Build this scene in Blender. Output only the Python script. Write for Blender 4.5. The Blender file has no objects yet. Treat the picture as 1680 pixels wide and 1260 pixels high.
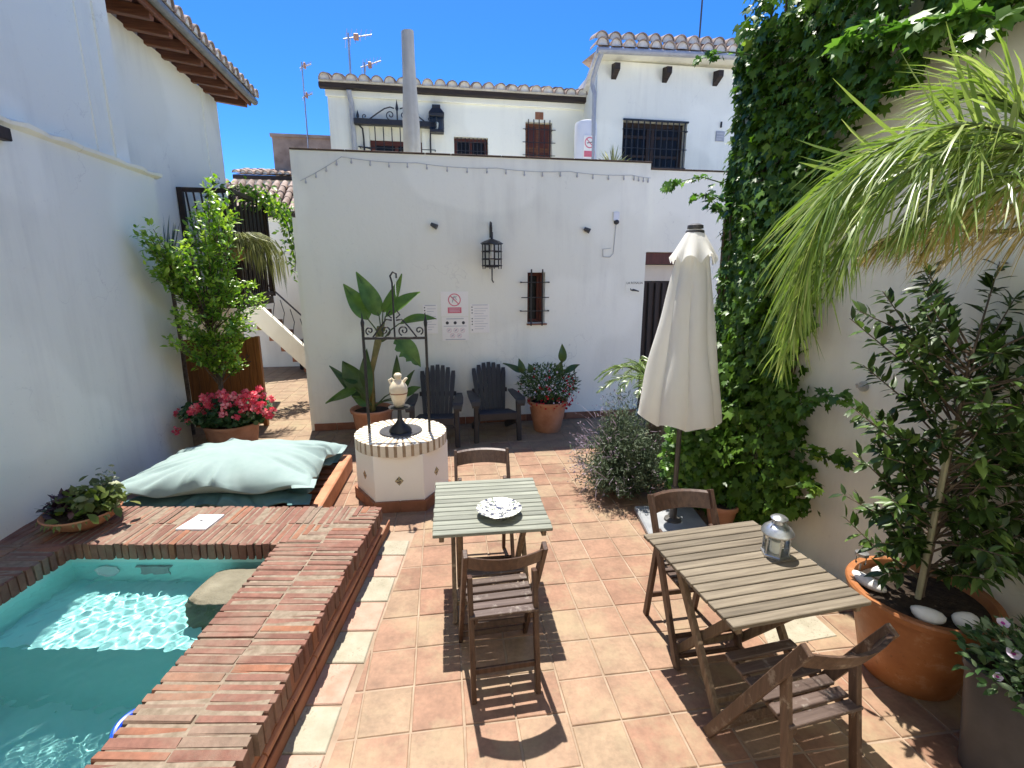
import bpy, math, random
import numpy as np
from mathutils import Vector, Matrix, Euler
random.seed(7)
RNG = np.random.default_rng(7)
SC = bpy.context.scene
COL = SC.collection
R = math.radians

# ------------------------------------------------------------------ camera
F_PX, PITCH, CAM_H = 805.0, math.atan(180 / 805.0), 2.15
cam = bpy.data.cameras.new('camera')
cam_o = bpy.data.objects.new('camera', cam)
COL.objects.link(cam_o)
cam.sensor_width = 36
cam.lens = 36 * F_PX / 1680
cam.clip_start, cam.clip_end = 0.05, 500
cam_o.location = (0, 0, CAM_H)
cam_o.rotation_euler = (math.pi / 2 - PITCH, 0, 0)
SC.camera = cam_o

# ------------------------------------------------------------------ sky, sun, exposure
SUN_EL, SUN_AZ = R(70.5), R(-17)          # azimuth from +Y, negative = to the left
world = bpy.data.worlds.new('World')
SC.world = world
world.use_nodes = True
wn = world.node_tree
sky = wn.nodes.new('ShaderNodeTexSky')
sky.sky_type = 'NISHITA'
sky.sun_disc = False
sky.sun_elevation, sky.sun_rotation = SUN_EL, SUN_AZ
sky.altitude = 700
sky.air_density, sky.dust_density, sky.ozone_density = 0.5, 0.3, 6.0
wn.nodes['Background'].inputs['Strength'].default_value = 0.132
hs_ = wn.nodes.new('ShaderNodeHueSaturation')
hs_.inputs['Saturation'].default_value = 1.25
hs_.inputs['Hue'].default_value = 0.505
wn.links.new(sky.outputs[0], hs_.inputs['Color'])
wn.links.new(hs_.outputs[0], wn.nodes['Background'].inputs['Color'])
sun = bpy.data.lights.new('sun', 'SUN')
sun.energy = 3.4
sun.angle = R(0.53)
sun.color = (1.0, 0.95, 0.87)
sun.cycles.is_caustics_light = True
sun_o = bpy.data.objects.new('sun', sun)
COL.objects.link(sun_o)
SDIR = Vector((math.sin(SUN_AZ) * math.cos(SUN_EL), math.cos(SUN_AZ) * math.cos(SUN_EL), math.sin(SUN_EL)))
sun_o.rotation_euler = (-SDIR).to_track_quat('-Z', 'Y').to_euler()
sun_o.location = (0, 0, 20)
SC.view_settings.view_transform = 'Standard'
SC.view_settings.look = 'None'
SC.view_settings.exposure = 1.52
SC.view_settings.gamma = 1
SC.cycles.use_denoising = True
SC.cycles.max_bounces = 16
SC.cycles.diffuse_bounces = 12
SC.cycles.transparent_max_bounces = 16
SC.cycles.sample_clamp_indirect = 8

# ------------------------------------------------------------------ helpers: places
def at(px, py, Y):
    """the point seen at a photo position when it stands Y metres ahead"""
    a, b = (px - 840) / F_PX, (py - 630) / F_PX
    d = Vector((a, math.cos(PITCH) - b * math.sin(PITCH), -math.sin(PITCH) - b * math.cos(PITCH)))
    return Vector((0, 0, CAM_H)) + d * (Y / d.y)
HA = R(9.4)                                # the houses' plan is turned by this angle
HO = Vector((-2.77, 6.59, 0))
def hw(a, b, z=0.0):
    """house plan (a along the back wall, b behind it) to world"""
    return Vector((HO.x + a * math.cos(HA) - b * math.sin(HA), HO.y + a * math.sin(HA) + b * math.cos(HA), z))

# ------------------------------------------------------------------ helpers: objects
def link(name, me, mats, parent=None):
    o = bpy.data.objects.new(name, me)
    COL.objects.link(o)
    if mats is not None and len(me.materials) == 0:
        for m in (mats if isinstance(mats, (list, tuple)) else [mats]):
            me.materials.append(m)
    if parent is not None:
        o.parent = parent
    return o
def tag(o, label=None, cat=None, group=None, kind=None):
    if label: o['label'] = label
    if cat: o['category'] = cat
    if group: o['group'] = group
    if kind: o['kind'] = kind
    return o
def thing(name, label, cat, loc=(0, 0, 0), rz=0.0, group=None):
    o = bpy.data.objects.new(name, None)
    COL.objects.link(o)
    o.location = loc
    o.rotation_euler = (0, 0, rz)
    o.empty_display_size = 0.1
    return tag(o, label, cat, group)
def hthing(name, label, cat, a=0, b=0, z=0, group=None, turn=0.0):
    return thing(name, label, cat, hw(a, b, z), HA + turn, group)
def copy_tree(o, parent=None):
    c = o.copy()
    COL.objects.link(c)
    c.parent = parent
    for ch in list(o.children):
        copy_tree(ch, c)
    return c

class MB:
    """collects polygons, then becomes ONE mesh object"""
    def __init__(s):
        s.v, s.f, s.mi = [], [], []
    def add(s, vs, fs, mi=0):
        n = len(s.v)
        s.v += [tuple(p) for p in vs]
        s.f += [tuple(i + n for i in f) for f in fs]
        s.mi += [mi] * len(fs)
        return s
    def box(s, x0, x1, y0, y1, z0, z1, M=None, mi=0):
        vs = [Vector(p) for p in ((x0, y0, z0), (x1, y0, z0), (x1, y1, z0), (x0, y1, z0), (x0, y0, z1), (x1, y0, z1), (x1, y1, z1), (x0, y1, z1))]
        if M is not None: vs = [M @ p for p in vs]
        return s.add(vs, [(3, 2, 1, 0), (4, 5, 6, 7), (0, 1, 5, 4), (1, 2, 6, 5), (2, 3, 7, 6), (3, 0, 4, 7)], mi)
    def cbox(s, x0, x1, y0, y1, z0, z1, c=0.004, M=None, mi=0):
        """box with chamfered edges"""
        P, F = [], []
        xs, ys, zs = (x0, x1), (y0, y1), (z0, z1)
        idx = {}
        for i in (0, 1):
            for j in (0, 1):
                for k in (0, 1):
                    sx, sy, sz = 1 - 2 * i, 1 - 2 * j, 1 - 2 * k
                    for ax in range(3):
                        p = [xs[i] + sx * c, ys[j] + sy * c, zs[k] + sz * c]
                        p[ax] = (xs[i], ys[j], zs[k])[ax]
                        idx[i, j, k, ax] = len(P)
                        P.append(Vector(p))
        def q(*ks): F.append([idx[k] for k in ks])
        for e in (0, 1):
            r = [(e, 0, 0), (e, 1, 0), (e, 1, 1), (e, 0, 1)]
            q(*[(a, b, d, 0) for a, b, d in (r if e else r[::-1])])
            r = [(0, e, 0), (0, e, 1), (1, e, 1), (1, e, 0)]
            q(*[(a, b, d, 1) for a, b, d in (r if e else r[::-1])])
            r = [(0, 0, e), (1, 0, e), (1, 1, e), (0, 1, e)]
            q(*[(a, b, d, 2) for a, b, d in (r if e else r[::-1])])
        for j in (0, 1):
            for k in (0, 1):
                t = [(0, j, k, 1), (1, j, k, 1), (1, j, k, 2), (0, j, k, 2)]
                q(*(t if (j + k) % 2 == 0 else t[::-1]))
        for i in (0, 1):
            for k in (0, 1):
                t = [(i, 0, k, 2), (i, 1, k, 2), (i, 1, k, 0), (i, 0, k, 0)]
                q(*(t if (i + k) % 2 == 0 else t[::-1]))
        for i in (0, 1):
            for j in (0, 1):
                t = [(i, j, 0, 0), (i, j, 1, 0), (i, j, 1, 1), (i, j, 0, 1)]
                q(*(t if (i + j) % 2 == 0 else t[::-1]))
        for i in (0, 1):
            for j in (0, 1):
                for k in (0, 1):
                    t = [(i, j, k, 0), (i, j, k, 1), (i, j, k, 2)]
                    q(*(t[::-1] if (i + j + k) % 2 == 0 else t))
        if M is not None: P = [M @ p for p in P]
        return s.add(P, F, mi)
    def bar(s, p0, p1, w, h, up=(0, 0, 1), c=0.003, mi=0):
        """timber from p0 to p1, w across, h along 'up'"""
        p0, p1 = Vector(p0), Vector(p1)
        d = (p1 - p0); L = d.length; d.normalize()
        x = d.cross(Vector(up))
        if x.length < 1e-4: x = d.cross(Vector((1, 0, 0)))
        x.normalize(); u = x.cross(d).normalized()
        M = Matrix(((x.x, d.x, u.x, p0.x), (x.y, d.y, u.y, p0.y), (x.z, d.z, u.z, p0.z), (0, 0, 0, 1)))
        if c: return s.cbox(-w / 2, w / 2, 0, L, -h / 2, h / 2, c, M, mi)
        return s.box(-w / 2, w / 2, 0, L, -h / 2, h / 2, M, mi)
    def tube(s, pts, r, n=8, mi=0, cap=True):
        pts = [Vector(p) for p in pts]
        rs = r if isinstance(r, (list, tuple)) else [r] * len(pts)
        vs, fs = [], []
        ref = None
        for i, p in enumerate(pts):
            d = (pts[min(i + 1, len(pts) - 1)] - pts[max(i - 1, 0)]).normalized()
            if ref is None:
                ref = d.orthogonal().normalized()
            ref = (ref - d * ref.dot(d))
            ref = ref.normalized() if ref.length > 1e-5 else d.orthogonal().normalized()
            w = d.cross(ref)
            for k in range(n):
                t = 2 * math.pi * k / n
                vs.append(p + (ref * math.cos(t) + w * math.sin(t)) * rs[i])
        for i in range(len(pts) - 1):
            for k in range(n):
                k2 = (k + 1) % n
                fs.append((i * n + k, i * n + k2, (i + 1) * n + k2, (i + 1) * n + k))
        if cap:
            fs.append(tuple(range(n))[::-1])
            fs.append(tuple((len(pts) - 1) * n + k for k in range(n)))
        return s.add(vs, fs, mi)
    def lathe(s, prof, n=32, c=(0, 0, 0), mi=0, wob=0.0, cap=False):
        vs, fs = [], []
        for r, z in prof:
            for k in range(n):
                t = 2 * math.pi * k / n
                q = 1 + wob * math.sin(3 * t + z * 5)
                vs.append((c[0] + r * q * math.cos(t), c[1] + r * q * math.sin(t), c[2] + z))
        for i in range(len(prof) - 1):
            for k in range(n):
                k2 = (k + 1) % n
                fs.append((i * n + k, i * n + k2, (i + 1) * n + k2, (i + 1) * n + k))
        if cap:
            fs.append(tuple(range(n))[::-1])
            fs.append(tuple((len(prof) - 1) * n + k for k in range(n)))
        return s.add(vs, fs, mi)
    def prism(s, poly, z0, z1, ch=0.0, mi=0):
        n = len(poly)
        cx = sum(p[0] for p in poly) / n; cy = sum(p[1] for p in poly) / n
        vs = [(p[0], p[1], z0) for p in poly]
        if ch:
            vs += [(p[0], p[1], z1 - ch) for p in poly]
            for p in poly:
                d = Vector((cx - p[0], cy - p[1])); d.normalize()
                vs.append((p[0] + d.x * ch * 1.4, p[1] + d.y * ch * 1.4, z1))
            fs = [tuple(range(n))[::-1], tuple(range(2 * n, 3 * n))]
            for r0 in (0, n):
                fs += [(r0 + i, r0 + (i + 1) % n, r0 + n + (i + 1) % n, r0 + n + i) for i in range(n)]
        else:
            vs += [(p[0], p[1], z1) for p in poly]
            fs = [tuple(range(n))[::-1], tuple(range(n, 2 * n))] + [(i, (i + 1) % n, n + (i + 1) % n, n + i) for i in range(n)]
        return s.add(vs, fs, mi)
    def mesh(s, name, mats=None, smooth=False):
        me = bpy.data.meshes.new(name)
        me.from_pydata(s.v, [], s.f)
        for m in (mats if isinstance(mats, (list, tuple)) else [mats] if mats else []):
            me.materials.append(m)
        if any(s.mi): me.polygons.foreach_set('material_index', s.mi)
        if smooth: me.polygons.foreach_set('use_smooth', [True] * len(s.f))
        me.update()
        return me
    def build(s, name, mats, parent=None, smooth=False, label=None):
        me = s.mesh(name, mats, smooth)
        if smooth == 'auto':
            try: me.set_sharp_from_angle(angle=R(35))
            except Exception: pass
        o = link(name, me, None, parent)
        if label: o['label'] = label
        return o

def np_mesh(name, V, k, mats, parent=None, tint=None, smooth=False, loops=None):
    """V: (n*k,3) vertices of n pieces; loops: per-piece faces (list of index tuples of one length)"""
    V = np.asarray(V, dtype=np.float32).reshape(-1, 3)
    n = len(V) // k
    L = np.asarray(loops, dtype=np.int32)
    nf, fl = L.shape
    idx = (np.arange(n, dtype=np.int32)[:, None, None] * k + L[None]).reshape(-1)
    me = bpy.data.meshes.new(name)
    me.vertices.add(len(V)); me.vertices.foreach_set('co', V.reshape(-1))
    me.loops.add(len(idx)); me.loops.foreach_set('vertex_index', idx)
    me.polygons.add(n * nf)
    me.polygons.foreach_set('loop_start', np.arange(n * nf, dtype=np.int32) * fl)
    if smooth: me.polygons.foreach_set('use_smooth', np.ones(n * nf, dtype=bool))
    me.update(calc_edges=True)
    if tint is not None:
        a = me.attributes.new('tint', 'FLOAT', 'FACE')
        a.data.foreach_set('value', np.repeat(np.asarray(tint, dtype=np.float32), nf))
    return link(name, me, mats, parent)

# ------------------------------------------------------------------ materials
def nodes(name):
    m = bpy.data.materials.new(name); m.use_nodes = True
    nt = m.node_tree
    return m, nt, nt.nodes['Principled BSDF'], nt.nodes['Material Output']
def NN(nt, t, **kw):
    n = nt.nodes.new(t)
    for k, v in kw.items():
        if k in n.inputs.keys(): n.inputs[k].default_value = v
        else: setattr(n, k, v)
    return n
def ramp(nt, fac, stops):
    r = nt.nodes.new('ShaderNodeValToRGB')
    el = r.color_ramp.elements
    while len(el) < len(stops): el.new(0.5)
    for e, (p, c) in zip(el, stops):
        e.position = p; e.color = (*c, 1) if len(c) == 3 else c
    nt.links.new(fac, r.inputs[0])
    return r.outputs[0]
def mixc(nt, fac, a, b, mode='MIX'):
    m = nt.nodes.new('ShaderNodeMix'); m.data_type = 'RGBA'; m.blend_type = mode
    for s, v in ((0, fac), (6, a), (7, b)):
        if hasattr(v, 'links') or hasattr(v, 'is_linked'): nt.links.new(v, m.inputs[s])
        elif isinstance(v, (int, float)): m.inputs[s].default_value = v
        else: m.inputs[s].default_value = (*v, 1)
    return m.outputs[2]
def bumpn(nt, bs, h, strength=0.3, dist=0.01):
    b = NN(nt, 'ShaderNodeBump'); b.inputs['Strength'].default_value = strength; b.inputs['Distance'].default_value = dist
    nt.links.new(h, b.inputs['Height']); nt.links.new(b.outputs[0], bs.inputs['Normal'])
def noise(nt, scale, detail=4, rough=0.6, vec=None):
    n = NN(nt, 'ShaderNodeTexNoise'); n.inputs['Scale'].default_value = scale; n.inputs['Detail'].default_value = detail; n.inputs['Roughness'].default_value = rough
    if vec is None:
        g = NN(nt, 'ShaderNodeNewGeometry'); vec = g.outputs['Position']
    nt.links.new(vec, n.inputs['Vector'])
    return n.outputs[0]
def surf(name, c1, c2, scale=3.0, rough=0.7, bump=0.15, bscale=40.0, bdist=0.004, objvar=0.0, spec=0.3, metal=0.0, lo=0.3, hi=0.7):
    """two-tone noise surface; objvar: brightness difference from piece to piece"""
    m, nt, bs, out = nodes(name)
    col = ramp(nt, noise(nt, scale), [(lo, c1), (hi, c2)])
    if objvar:
        oi = NN(nt, 'ShaderNodeObjectInfo')
        v = ramp(nt, oi.outputs['Random'], [(0, (1 - objvar,) * 3), (1, (1 + objvar * 0.4,) * 3)])
        col = mixc(nt, 1.0, col, v, 'MULTIPLY')
    nt.links.new(col, bs.inputs['Base Color'])
    bs.inputs['Roughness'].default_value = rough
    bs.inputs['Specular IOR Level'].default_value = spec
    bs.inputs['Metallic'].default_value = metal
    if bump: bumpn(nt, bs, noise(nt, bscale, 5), bump, bdist)
    return m
def leafmat(name, stops, trans=0.35, rough=0.4, spec=0.5, attr=True):
    m, nt, bs, out = nodes(name)
    if attr:
        a = NN(nt, 'ShaderNodeAttribute', attribute_name='tint'); fac = a.outputs['Fac']
    else:
        fac = noise(nt, 9.0, 3)
    col = ramp(nt, fac, stops)
    nt.links.new(col, bs.inputs['Base Color'])
    bs.inputs['Roughness'].default_value = rough
    bs.inputs['Specular IOR Level'].default_value = spec
    tr = NN(nt, 'ShaderNodeBsdfTranslucent')
    hs = NN(nt, 'ShaderNodeHueSaturation'); hs.inputs['Saturation'].default_value = 1.1; hs.inputs['Value'].default_value = 1.6
    nt.links.new(col, hs.inputs['Color']); nt.links.new(hs.outputs[0], tr.inputs['Color'])
    mx = NN(nt, 'ShaderNodeMixShader'); mx.inputs[0].default_value = trans
    nt.links.new(bs.outputs[0], mx.inputs[1]); nt.links.new(tr.outputs[0], mx.inputs[2]); nt.links.new(mx.outputs[0], out.inputs[0])
    return m
def woodmat(name, c1, c2, rough=0.6, axis=0, objvar=0.2, bump=0.3, worn=None):
    m, nt, bs, out = nodes(name)
    tc = NN(nt, 'ShaderNodeTexCoord'); oi = NN(nt, 'ShaderNodeObjectInfo')
    ad = NN(nt, 'ShaderNodeVectorMath', operation='ADD'); sc = NN(nt, 'ShaderNodeVectorMath', operation='SCALE'); sc.inputs['Scale'].default_value = 7.3
    cb = NN(nt, 'ShaderNodeCombineXYZ')
    for i in range(3): nt.links.new(oi.outputs['Random'], cb.inputs[i])
    nt.links.new(cb.outputs[0], sc.inputs[0])
    nt.links.new(tc.outputs['Object'], ad.inputs[0]); nt.links.new(sc.outputs[0], ad.inputs[1])
    mp = NN(nt, 'ShaderNodeMapping'); s = [55, 55, 55]; s[axis] = 3.0
    mp.inputs['Scale'].default_value = s
    nt.links.new(ad.outputs[0], mp.inputs[0])
    g = noise(nt, 1.0, 6, 0.65, mp.outputs[0])
    col = ramp(nt, g, [(0.32, c1), (0.68, c2)])
    if worn:
        w = noise(nt, 14, 5, 0.7)
        f = ramp(nt, w, [(0.56, (0, 0, 0)), (0.66, (1, 1, 1))])
        col = mixc(nt, f, col, worn)
    v = ramp(nt, oi.outputs['Random'], [(0, (1 - objvar,) * 3), (1, (1 + objvar * 0.5,) * 3)])
    col = mixc(nt, 1.0, col, v, 'MULTIPLY')
    nt.links.new(col, bs.inputs['Base Color'])
    bs.inputs['Roughness'].default_value = rough
    bs.inputs['Specular IOR Level'].default_value = 0.35
    bumpn(nt, bs, g, bump, 0.003)
    return m

def plaster(name, base=(0.88, 0.87, 0.75), stain=(0.55, 0.53, 0.47), amount=0.45):
    m, nt, bs, out = nodes(name)
    big = noise(nt, 0.9, 5, 0.6)
    g = NN(nt, 'ShaderNodeNewGeometry')
    mp = NN(nt, 'ShaderNodeMapping'); mp.inputs['Scale'].default_value = (5, 5, 0.5)
    nt.links.new(g.outputs['Position'], mp.inputs[0])
    streak = noise(nt, 1.0, 5, 0.65, mp.outputs[0])
    mul = NN(nt, 'ShaderNodeMath', operation='MULTIPLY'); nt.links.new(big, mul.inputs[0]); nt.links.new(streak, mul.inputs[1])
    f = ramp(nt, mul.outputs[0], [(0.25, (0, 0, 0)), (0.55, (amount,) * 3)])
    col = mixc(nt, f, base, stain)
    pt_ = ramp(nt, noise(nt, 0.55, 2, 0.4), [(0.46, (1, 1, 1)), (0.50, (0.93, 0.93, 0.925))])
    col = mixc(nt, 1.0, col, pt_, 'MULTIPLY')
    hc = NN(nt, 'ShaderNodeTexVoronoi', feature='DISTANCE_TO_EDGE'); hc.inputs['Scale'].default_value = 0.8
    wv_ = NN(nt, 'ShaderNodeVectorMath', operation='ADD'); nz_ = NN(nt, 'ShaderNodeTexNoise'); nz_.inputs['Scale'].default_value = 3.0; nz_.inputs['Detail'].default_value = 6
    nt.links.new(g.outputs['Position'], nz_.inputs['Vector']); nt.links.new(g.outputs['Position'], wv_.inputs[0]); nt.links.new(nz_.outputs[1], wv_.inputs[1]); nt.links.new(wv_.outputs[0], hc.inputs['Vector'])
    cf = ramp(nt, hc.outputs['Distance'], [(0.0, (0.5,) * 3), (0.006, (0, 0, 0))])
    cm = ramp(nt, noise(nt, 0.7, 2, 0.5), [(0.52, (0, 0, 0)), (0.60, (1, 1, 1))])
    col = mixc(nt, mixc(nt, 1.0, cf, cm, 'MULTIPLY'), col, stain)
    sp = noise(nt, 28, 3, 0.5)
    f2 = ramp(nt, sp, [(0.66, (0, 0, 0)), (0.74, (0.18, 0.18, 0.18))])
    col = mixc(nt, f2, col, stain)
    nt.links.new(col, bs.inputs['Base Color'])
    bs.inputs['Roughness'].default_value = 0.9
    bs.inputs['Specular IOR Level'].default_value = 0.15
    h = NN(nt, 'ShaderNodeMath', operation='ADD'); nt.links.new(noise(nt, 3.5, 4), h.inputs[0])
    sm = NN(nt, 'ShaderNodeMath', operation='MULTIPLY'); sm.inputs[1].default_value = 0.12; nt.links.new(noise(nt, 45, 4), sm.inputs[0]); nt.links.new(sm.outputs[0], h.inputs[1])
    bumpn(nt, bs, h.outputs[0], 0.22, 0.03)
    return m

M = {}
M['plaster'] = plaster('whitewash')
M['plaster_old'] = plaster('old_whitewash', (0.88, 0.865, 0.74), (0.52, 0.49, 0.40), 0.5)
M['plaster_cream'] = plaster('cream_render', (0.72, 0.66, 0.56), (0.5, 0.43, 0.35), 0.5)
M['concrete'] = surf('stained_concrete', (0.24, 0.17, 0.12), (0.46, 0.34, 0.25), 2.2, 0.9, 0.3)
M['grout'] = surf('grout', (0.22, 0.155, 0.105), (0.36, 0.275, 0.20), 4, 0.95, 0.3)
M['stone_white'] = None
M['stone_pink'] = None
M['coping_dark'] = surf('dark_brown_coping', (0.045, 0.030, 0.022), (0.10, 0.065, 0.045), 6, 0.8, 0.3, 40, 0.003, 0.2)
M['skirting'] = surf('terracotta_skirting', (0.20, 0.085, 0.045), (0.32, 0.14, 0.08), 7, 0.75, 0.2, 40, 0.003, 0.15)
M['mortar'] = surf('mortar', (0.15, 0.115, 0.08), (0.27, 0.215, 0.16), 22, 0.95, 0.5)
M['roof_tile'] = surf('roof_tile', (0.24, 0.17, 0.13), (0.48, 0.38, 0.31), 8, 0.9, 0.4, 40, 0.004, 0.35)
M['roof_mortar'] = surf('roof_mortar', (0.55, 0.52, 0.46), (0.74, 0.71, 0.66), 12, 0.95, 0.3)
M['dark_wood'] = woodmat('dark_brown_wood', (0.018, 0.010, 0.007), (0.050, 0.028, 0.018), 0.5, 2)
M['eave_wood'] = woodmat('reddish_eave_wood', (0.10, 0.035, 0.015), (0.22, 0.085, 0.04), 0.6, 0)
M['fascia'] = woodmat('black_brown_fascia', (0.020, 0.014, 0.011), (0.05, 0.036, 0.03), 0.7, 0)
M['red_frame'] = woodmat('red_brown_frame', (0.07, 0.016, 0.010), (0.13, 0.035, 0.02), 0.5, 2)
M['gate_wood'] = woodmat('orange_gate_wood', (0.16, 0.055, 0.014), (0.32, 0.13, 0.035), 0.45, 2, 0.15)
M['iron'] = surf('black_iron', (0.010, 0.010, 0.011), (0.022, 0.021, 0.022), 20, 0.45, 0.2, 80, 0.001, spec=0.5)
M['gutter'] = surf('grey_gutter', (0.13, 0.135, 0.12), (0.20, 0.20, 0.18), 10, 0.5, 0.1, spec=0.5)
M['pipe_grey'] = surf('grey_pipe', (0.30, 0.31, 0.33), (0.40, 0.41, 0.43), 10, 0.5, 0.1, spec=0.5)
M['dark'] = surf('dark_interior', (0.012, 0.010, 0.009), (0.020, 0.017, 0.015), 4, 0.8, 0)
M['white_paint'] = surf('white_enamel', (0.702, 0.702, 0.720), (0.738, 0.738, 0.756), 4, 0.3, 0.05, spec=0.5)
M['terracotta'] = surf('terracotta_pot', (0.36, 0.15, 0.075), (0.52, 0.25, 0.14), 6, 0.75, 0.25, 60, 0.003)
M['terracotta_glaze_plain'] = surf('glazed_orange_terracotta', (0.28, 0.105, 0.035), (0.44, 0.19, 0.075), 4, 0.42, 0.15, 30, 0.003, spec=0.5)
M['soil'] = surf('potting_soil', (0.018, 0.012, 0.008), (0.05, 0.034, 0.022), 30, 0.95, 0.9, 50, 0.02)
M['teal_fabric'] = surf('pale_aqua_fabric', (0.226, 0.306, 0.288), (0.270, 0.346, 0.328), 6, 0.85, 0.3, 300, 0.002)
M['teal_dark'] = surf('teal_fabric', (0.08, 0.17, 0.17), (0.12, 0.23, 0.23), 6, 0.9, 0.3, 300, 0.002)
M['canvas'] = None
M['grey_canvas'] = surf('grey_cover', (0.46, 0.43, 0.37), (0.56, 0.53, 0.46), 5, 0.9, 0.2, 120, 0.002)
M['pole'] = surf('grey_bronze_pole', (0.05, 0.048, 0.045), (0.08, 0.075, 0.07), 9, 0.45, 0.1, spec=0.5)
M['plastic_dark'] = surf('dark_navy_plastic', (0.016, 0.016, 0.019), (0.024, 0.024, 0.028), 8, 0.5, 0.1, 60, 0.002, spec=0.4)
M['base_grey'] = surf('grey_umbrella_base', (0.22, 0.23, 0.24), (0.34, 0.35, 0.36), 6, 0.4, 0.2, spec=0.5)
M['planter_grey'] = surf('anthracite_planter', (0.045, 0.045, 0.05), (0.075, 0.074, 0.08), 6, 0.42, 0.2, 40, 0.002, spec=0.4)
M['table_green'] = woodmat('weathered_green_grey_wood', (0.147, 0.157, 0.126), (0.264, 0.271, 0.222), 0.75, 0, 0.2)
M['table_brown'] = woodmat('weathered_brown_grey_wood', (0.102, 0.081, 0.057), (0.205, 0.170, 0.122), 0.75, 0, 0.25)
M['table_leg'] = woodmat('weathered_leg_wood', (0.12, 0.080, 0.050), (0.24, 0.175, 0.115), 0.7, 2, 0.2)
M['chair_wood'] = woodmat('worn_dark_chair_wood', (0.040, 0.020, 0.013), (0.095, 0.052, 0.033), 0.45, 2, 0.15, 0.3, worn=None)
M['seat_wood'] = woodmat('scuffed_seat_wood', (0.060, 0.038, 0.030), (0.12, 0.085, 0.070), 0.42, 0, 0.2, 0.3, worn=(0.20, 0.165, 0.14))
M['chair_worn'] = woodmat('scuffed_chair_wood', (0.060, 0.033, 0.021), (0.13, 0.078, 0.050), 0.5, 2, 0.15, 0.3, worn=(0.24, 0.19, 0.145))
M['glass_dark'] = surf('dark_window_glass', (0.010, 0.010, 0.010), (0.02, 0.019, 0.018), 2, 0.12, 0, spec=0.15)
M['pool_paint'] = surf('aqua_pool_paint', (0.34, 0.70, 0.68), (0.43, 0.77, 0.75), 3, 0.6, 0.1, 40, 0.003)
M['pool_stone'] = surf('sandstone_block', (0.128, 0.112, 0.075), (0.225, 0.203, 0.143), 6, 0.8, 0.6, 25, 0.02)
M['blue_plastic'] = surf('bright_blue_plastic', (0.005, 0.06, 0.55), (0.01, 0.08, 0.65), 5, 0.3, 0, spec=0.5)
M['paper'] = surf('laminated_paper', (0.84, 0.81, 0.74), (0.87, 0.84, 0.77), 5, 0.35, 0, spec=0.5)
M['ink_red'] = surf('faded_red_ink', (0.62, 0.12, 0.17), (0.70, 0.20, 0.25), 9, 0.5, 0)
M['ink_pink'] = surf('pink_ink', (0.68, 0.45, 0.47), (0.74, 0.52, 0.54), 9, 0.5, 0)
M['ink_black'] = surf('black_ink', (0.03, 0.03, 0.035), (0.06, 0.06, 0.065), 9, 0.5, 0)
M['ink_grey'] = surf('grey_ink', (0.42, 0.42, 0.43), (0.52, 0.52, 0.53), 9, 0.5, 0)
M['cable'] = surf('pale_cable', (0.42, 0.42, 0.42), (0.5, 0.5, 0.5), 9, 0.6, 0)
M['cable_dark'] = surf('dark_cable', (0.10, 0.10, 0.10), (0.15, 0.15, 0.15), 9, 0.6, 0)
M['zinc'] = surf('zinc_metal', (0.42, 0.43, 0.44), (0.62, 0.63, 0.64), 30, 0.32, 0.2, 60, 0.002, metal=0.9)
M['candle'] = surf('candle_wax', (0.75, 0.73, 0.66), (0.8, 0.78, 0.7), 5, 0.5, 0)
M['jug'] = surf('cream_glazed_jug', (0.66, 0.55, 0.38), (0.78, 0.70, 0.54), 8, 0.35, 0.1, 20, 0.003, spec=0.5)
M['pebble'] = surf('white_pebble', (0.66, 0.64, 0.60), (0.78, 0.77, 0.74), 12, 0.6, 0.15, 40, 0.003)
M['bark'] = surf('bark', (0.07, 0.05, 0.035), (0.17, 0.13, 0.095), 18, 0.9, 0.6, 40, 0.01)
M['stake'] = surf('pale_cane_stake', (0.34, 0.32, 0.20), (0.48, 0.45, 0.32), 14, 0.6, 0.2)
M['antenna'] = surf('antenna_metal', (0.40, 0.38, 0.36), (0.55, 0.52, 0.5), 9, 0.4, 0, metal=0.6)
M['antenna_orange'] = surf('orange_antenna_plastic', (0.55, 0.26, 0.12), (0.62, 0.33, 0.18), 9, 0.5, 0)
M['well_tile_a'] = surf('cream_rim_brick', (0.66, 0.60, 0.48), (0.78, 0.72, 0.60), 12, 0.7, 0.3, 50, 0.003, 0.1)
M['well_tile_b'] = surf('tan_rim_joint', (0.28, 0.21, 0.14), (0.40, 0.31, 0.21), 14, 0.8, 0.3, 50, 0.003, 0.15)
# foliage colours
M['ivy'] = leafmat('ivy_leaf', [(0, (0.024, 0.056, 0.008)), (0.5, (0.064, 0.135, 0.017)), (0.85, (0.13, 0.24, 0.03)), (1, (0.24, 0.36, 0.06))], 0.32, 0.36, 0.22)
M['ivy_light'] = leafmat('young_ivy_leaf', [(0, (0.04, 0.10, 0.018)), (0.6, (0.09, 0.20, 0.03)), (1, (0.18, 0.32, 0.06))], 0.35, 0.4, 0.5)
M['citrus'] = leafmat('citrus_leaf', [(0, (0.05, 0.13, 0.016)), (0.5, (0.15, 0.29, 0.03)), (1, (0.34, 0.48, 0.07))], 0.35, 0.32, 0.6)
M['laurel'] = leafmat('dark_laurel_leaf', [(0, (0.018, 0.036, 0.008)), (0.55, (0.045, 0.088, 0.018)), (0.85, (0.10, 0.17, 0.035)), (1, (0.22, 0.31, 0.08))], 0.22, 0.42, 0.4)
M['lavender'] = leafmat('lavender_leaf', [(0, (0.045, 0.07, 0.035)), (0.6, (0.10, 0.135, 0.075)), (1, (0.22, 0.23, 0.17))], 0.2, 0.6, 0.3)
M['lavender_flower'] = leafmat('lavender_flower', [(0, (0.22, 0.17, 0.22)), (1, (0.36, 0.30, 0.36))], 0.2, 0.7, 0.2)
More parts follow.
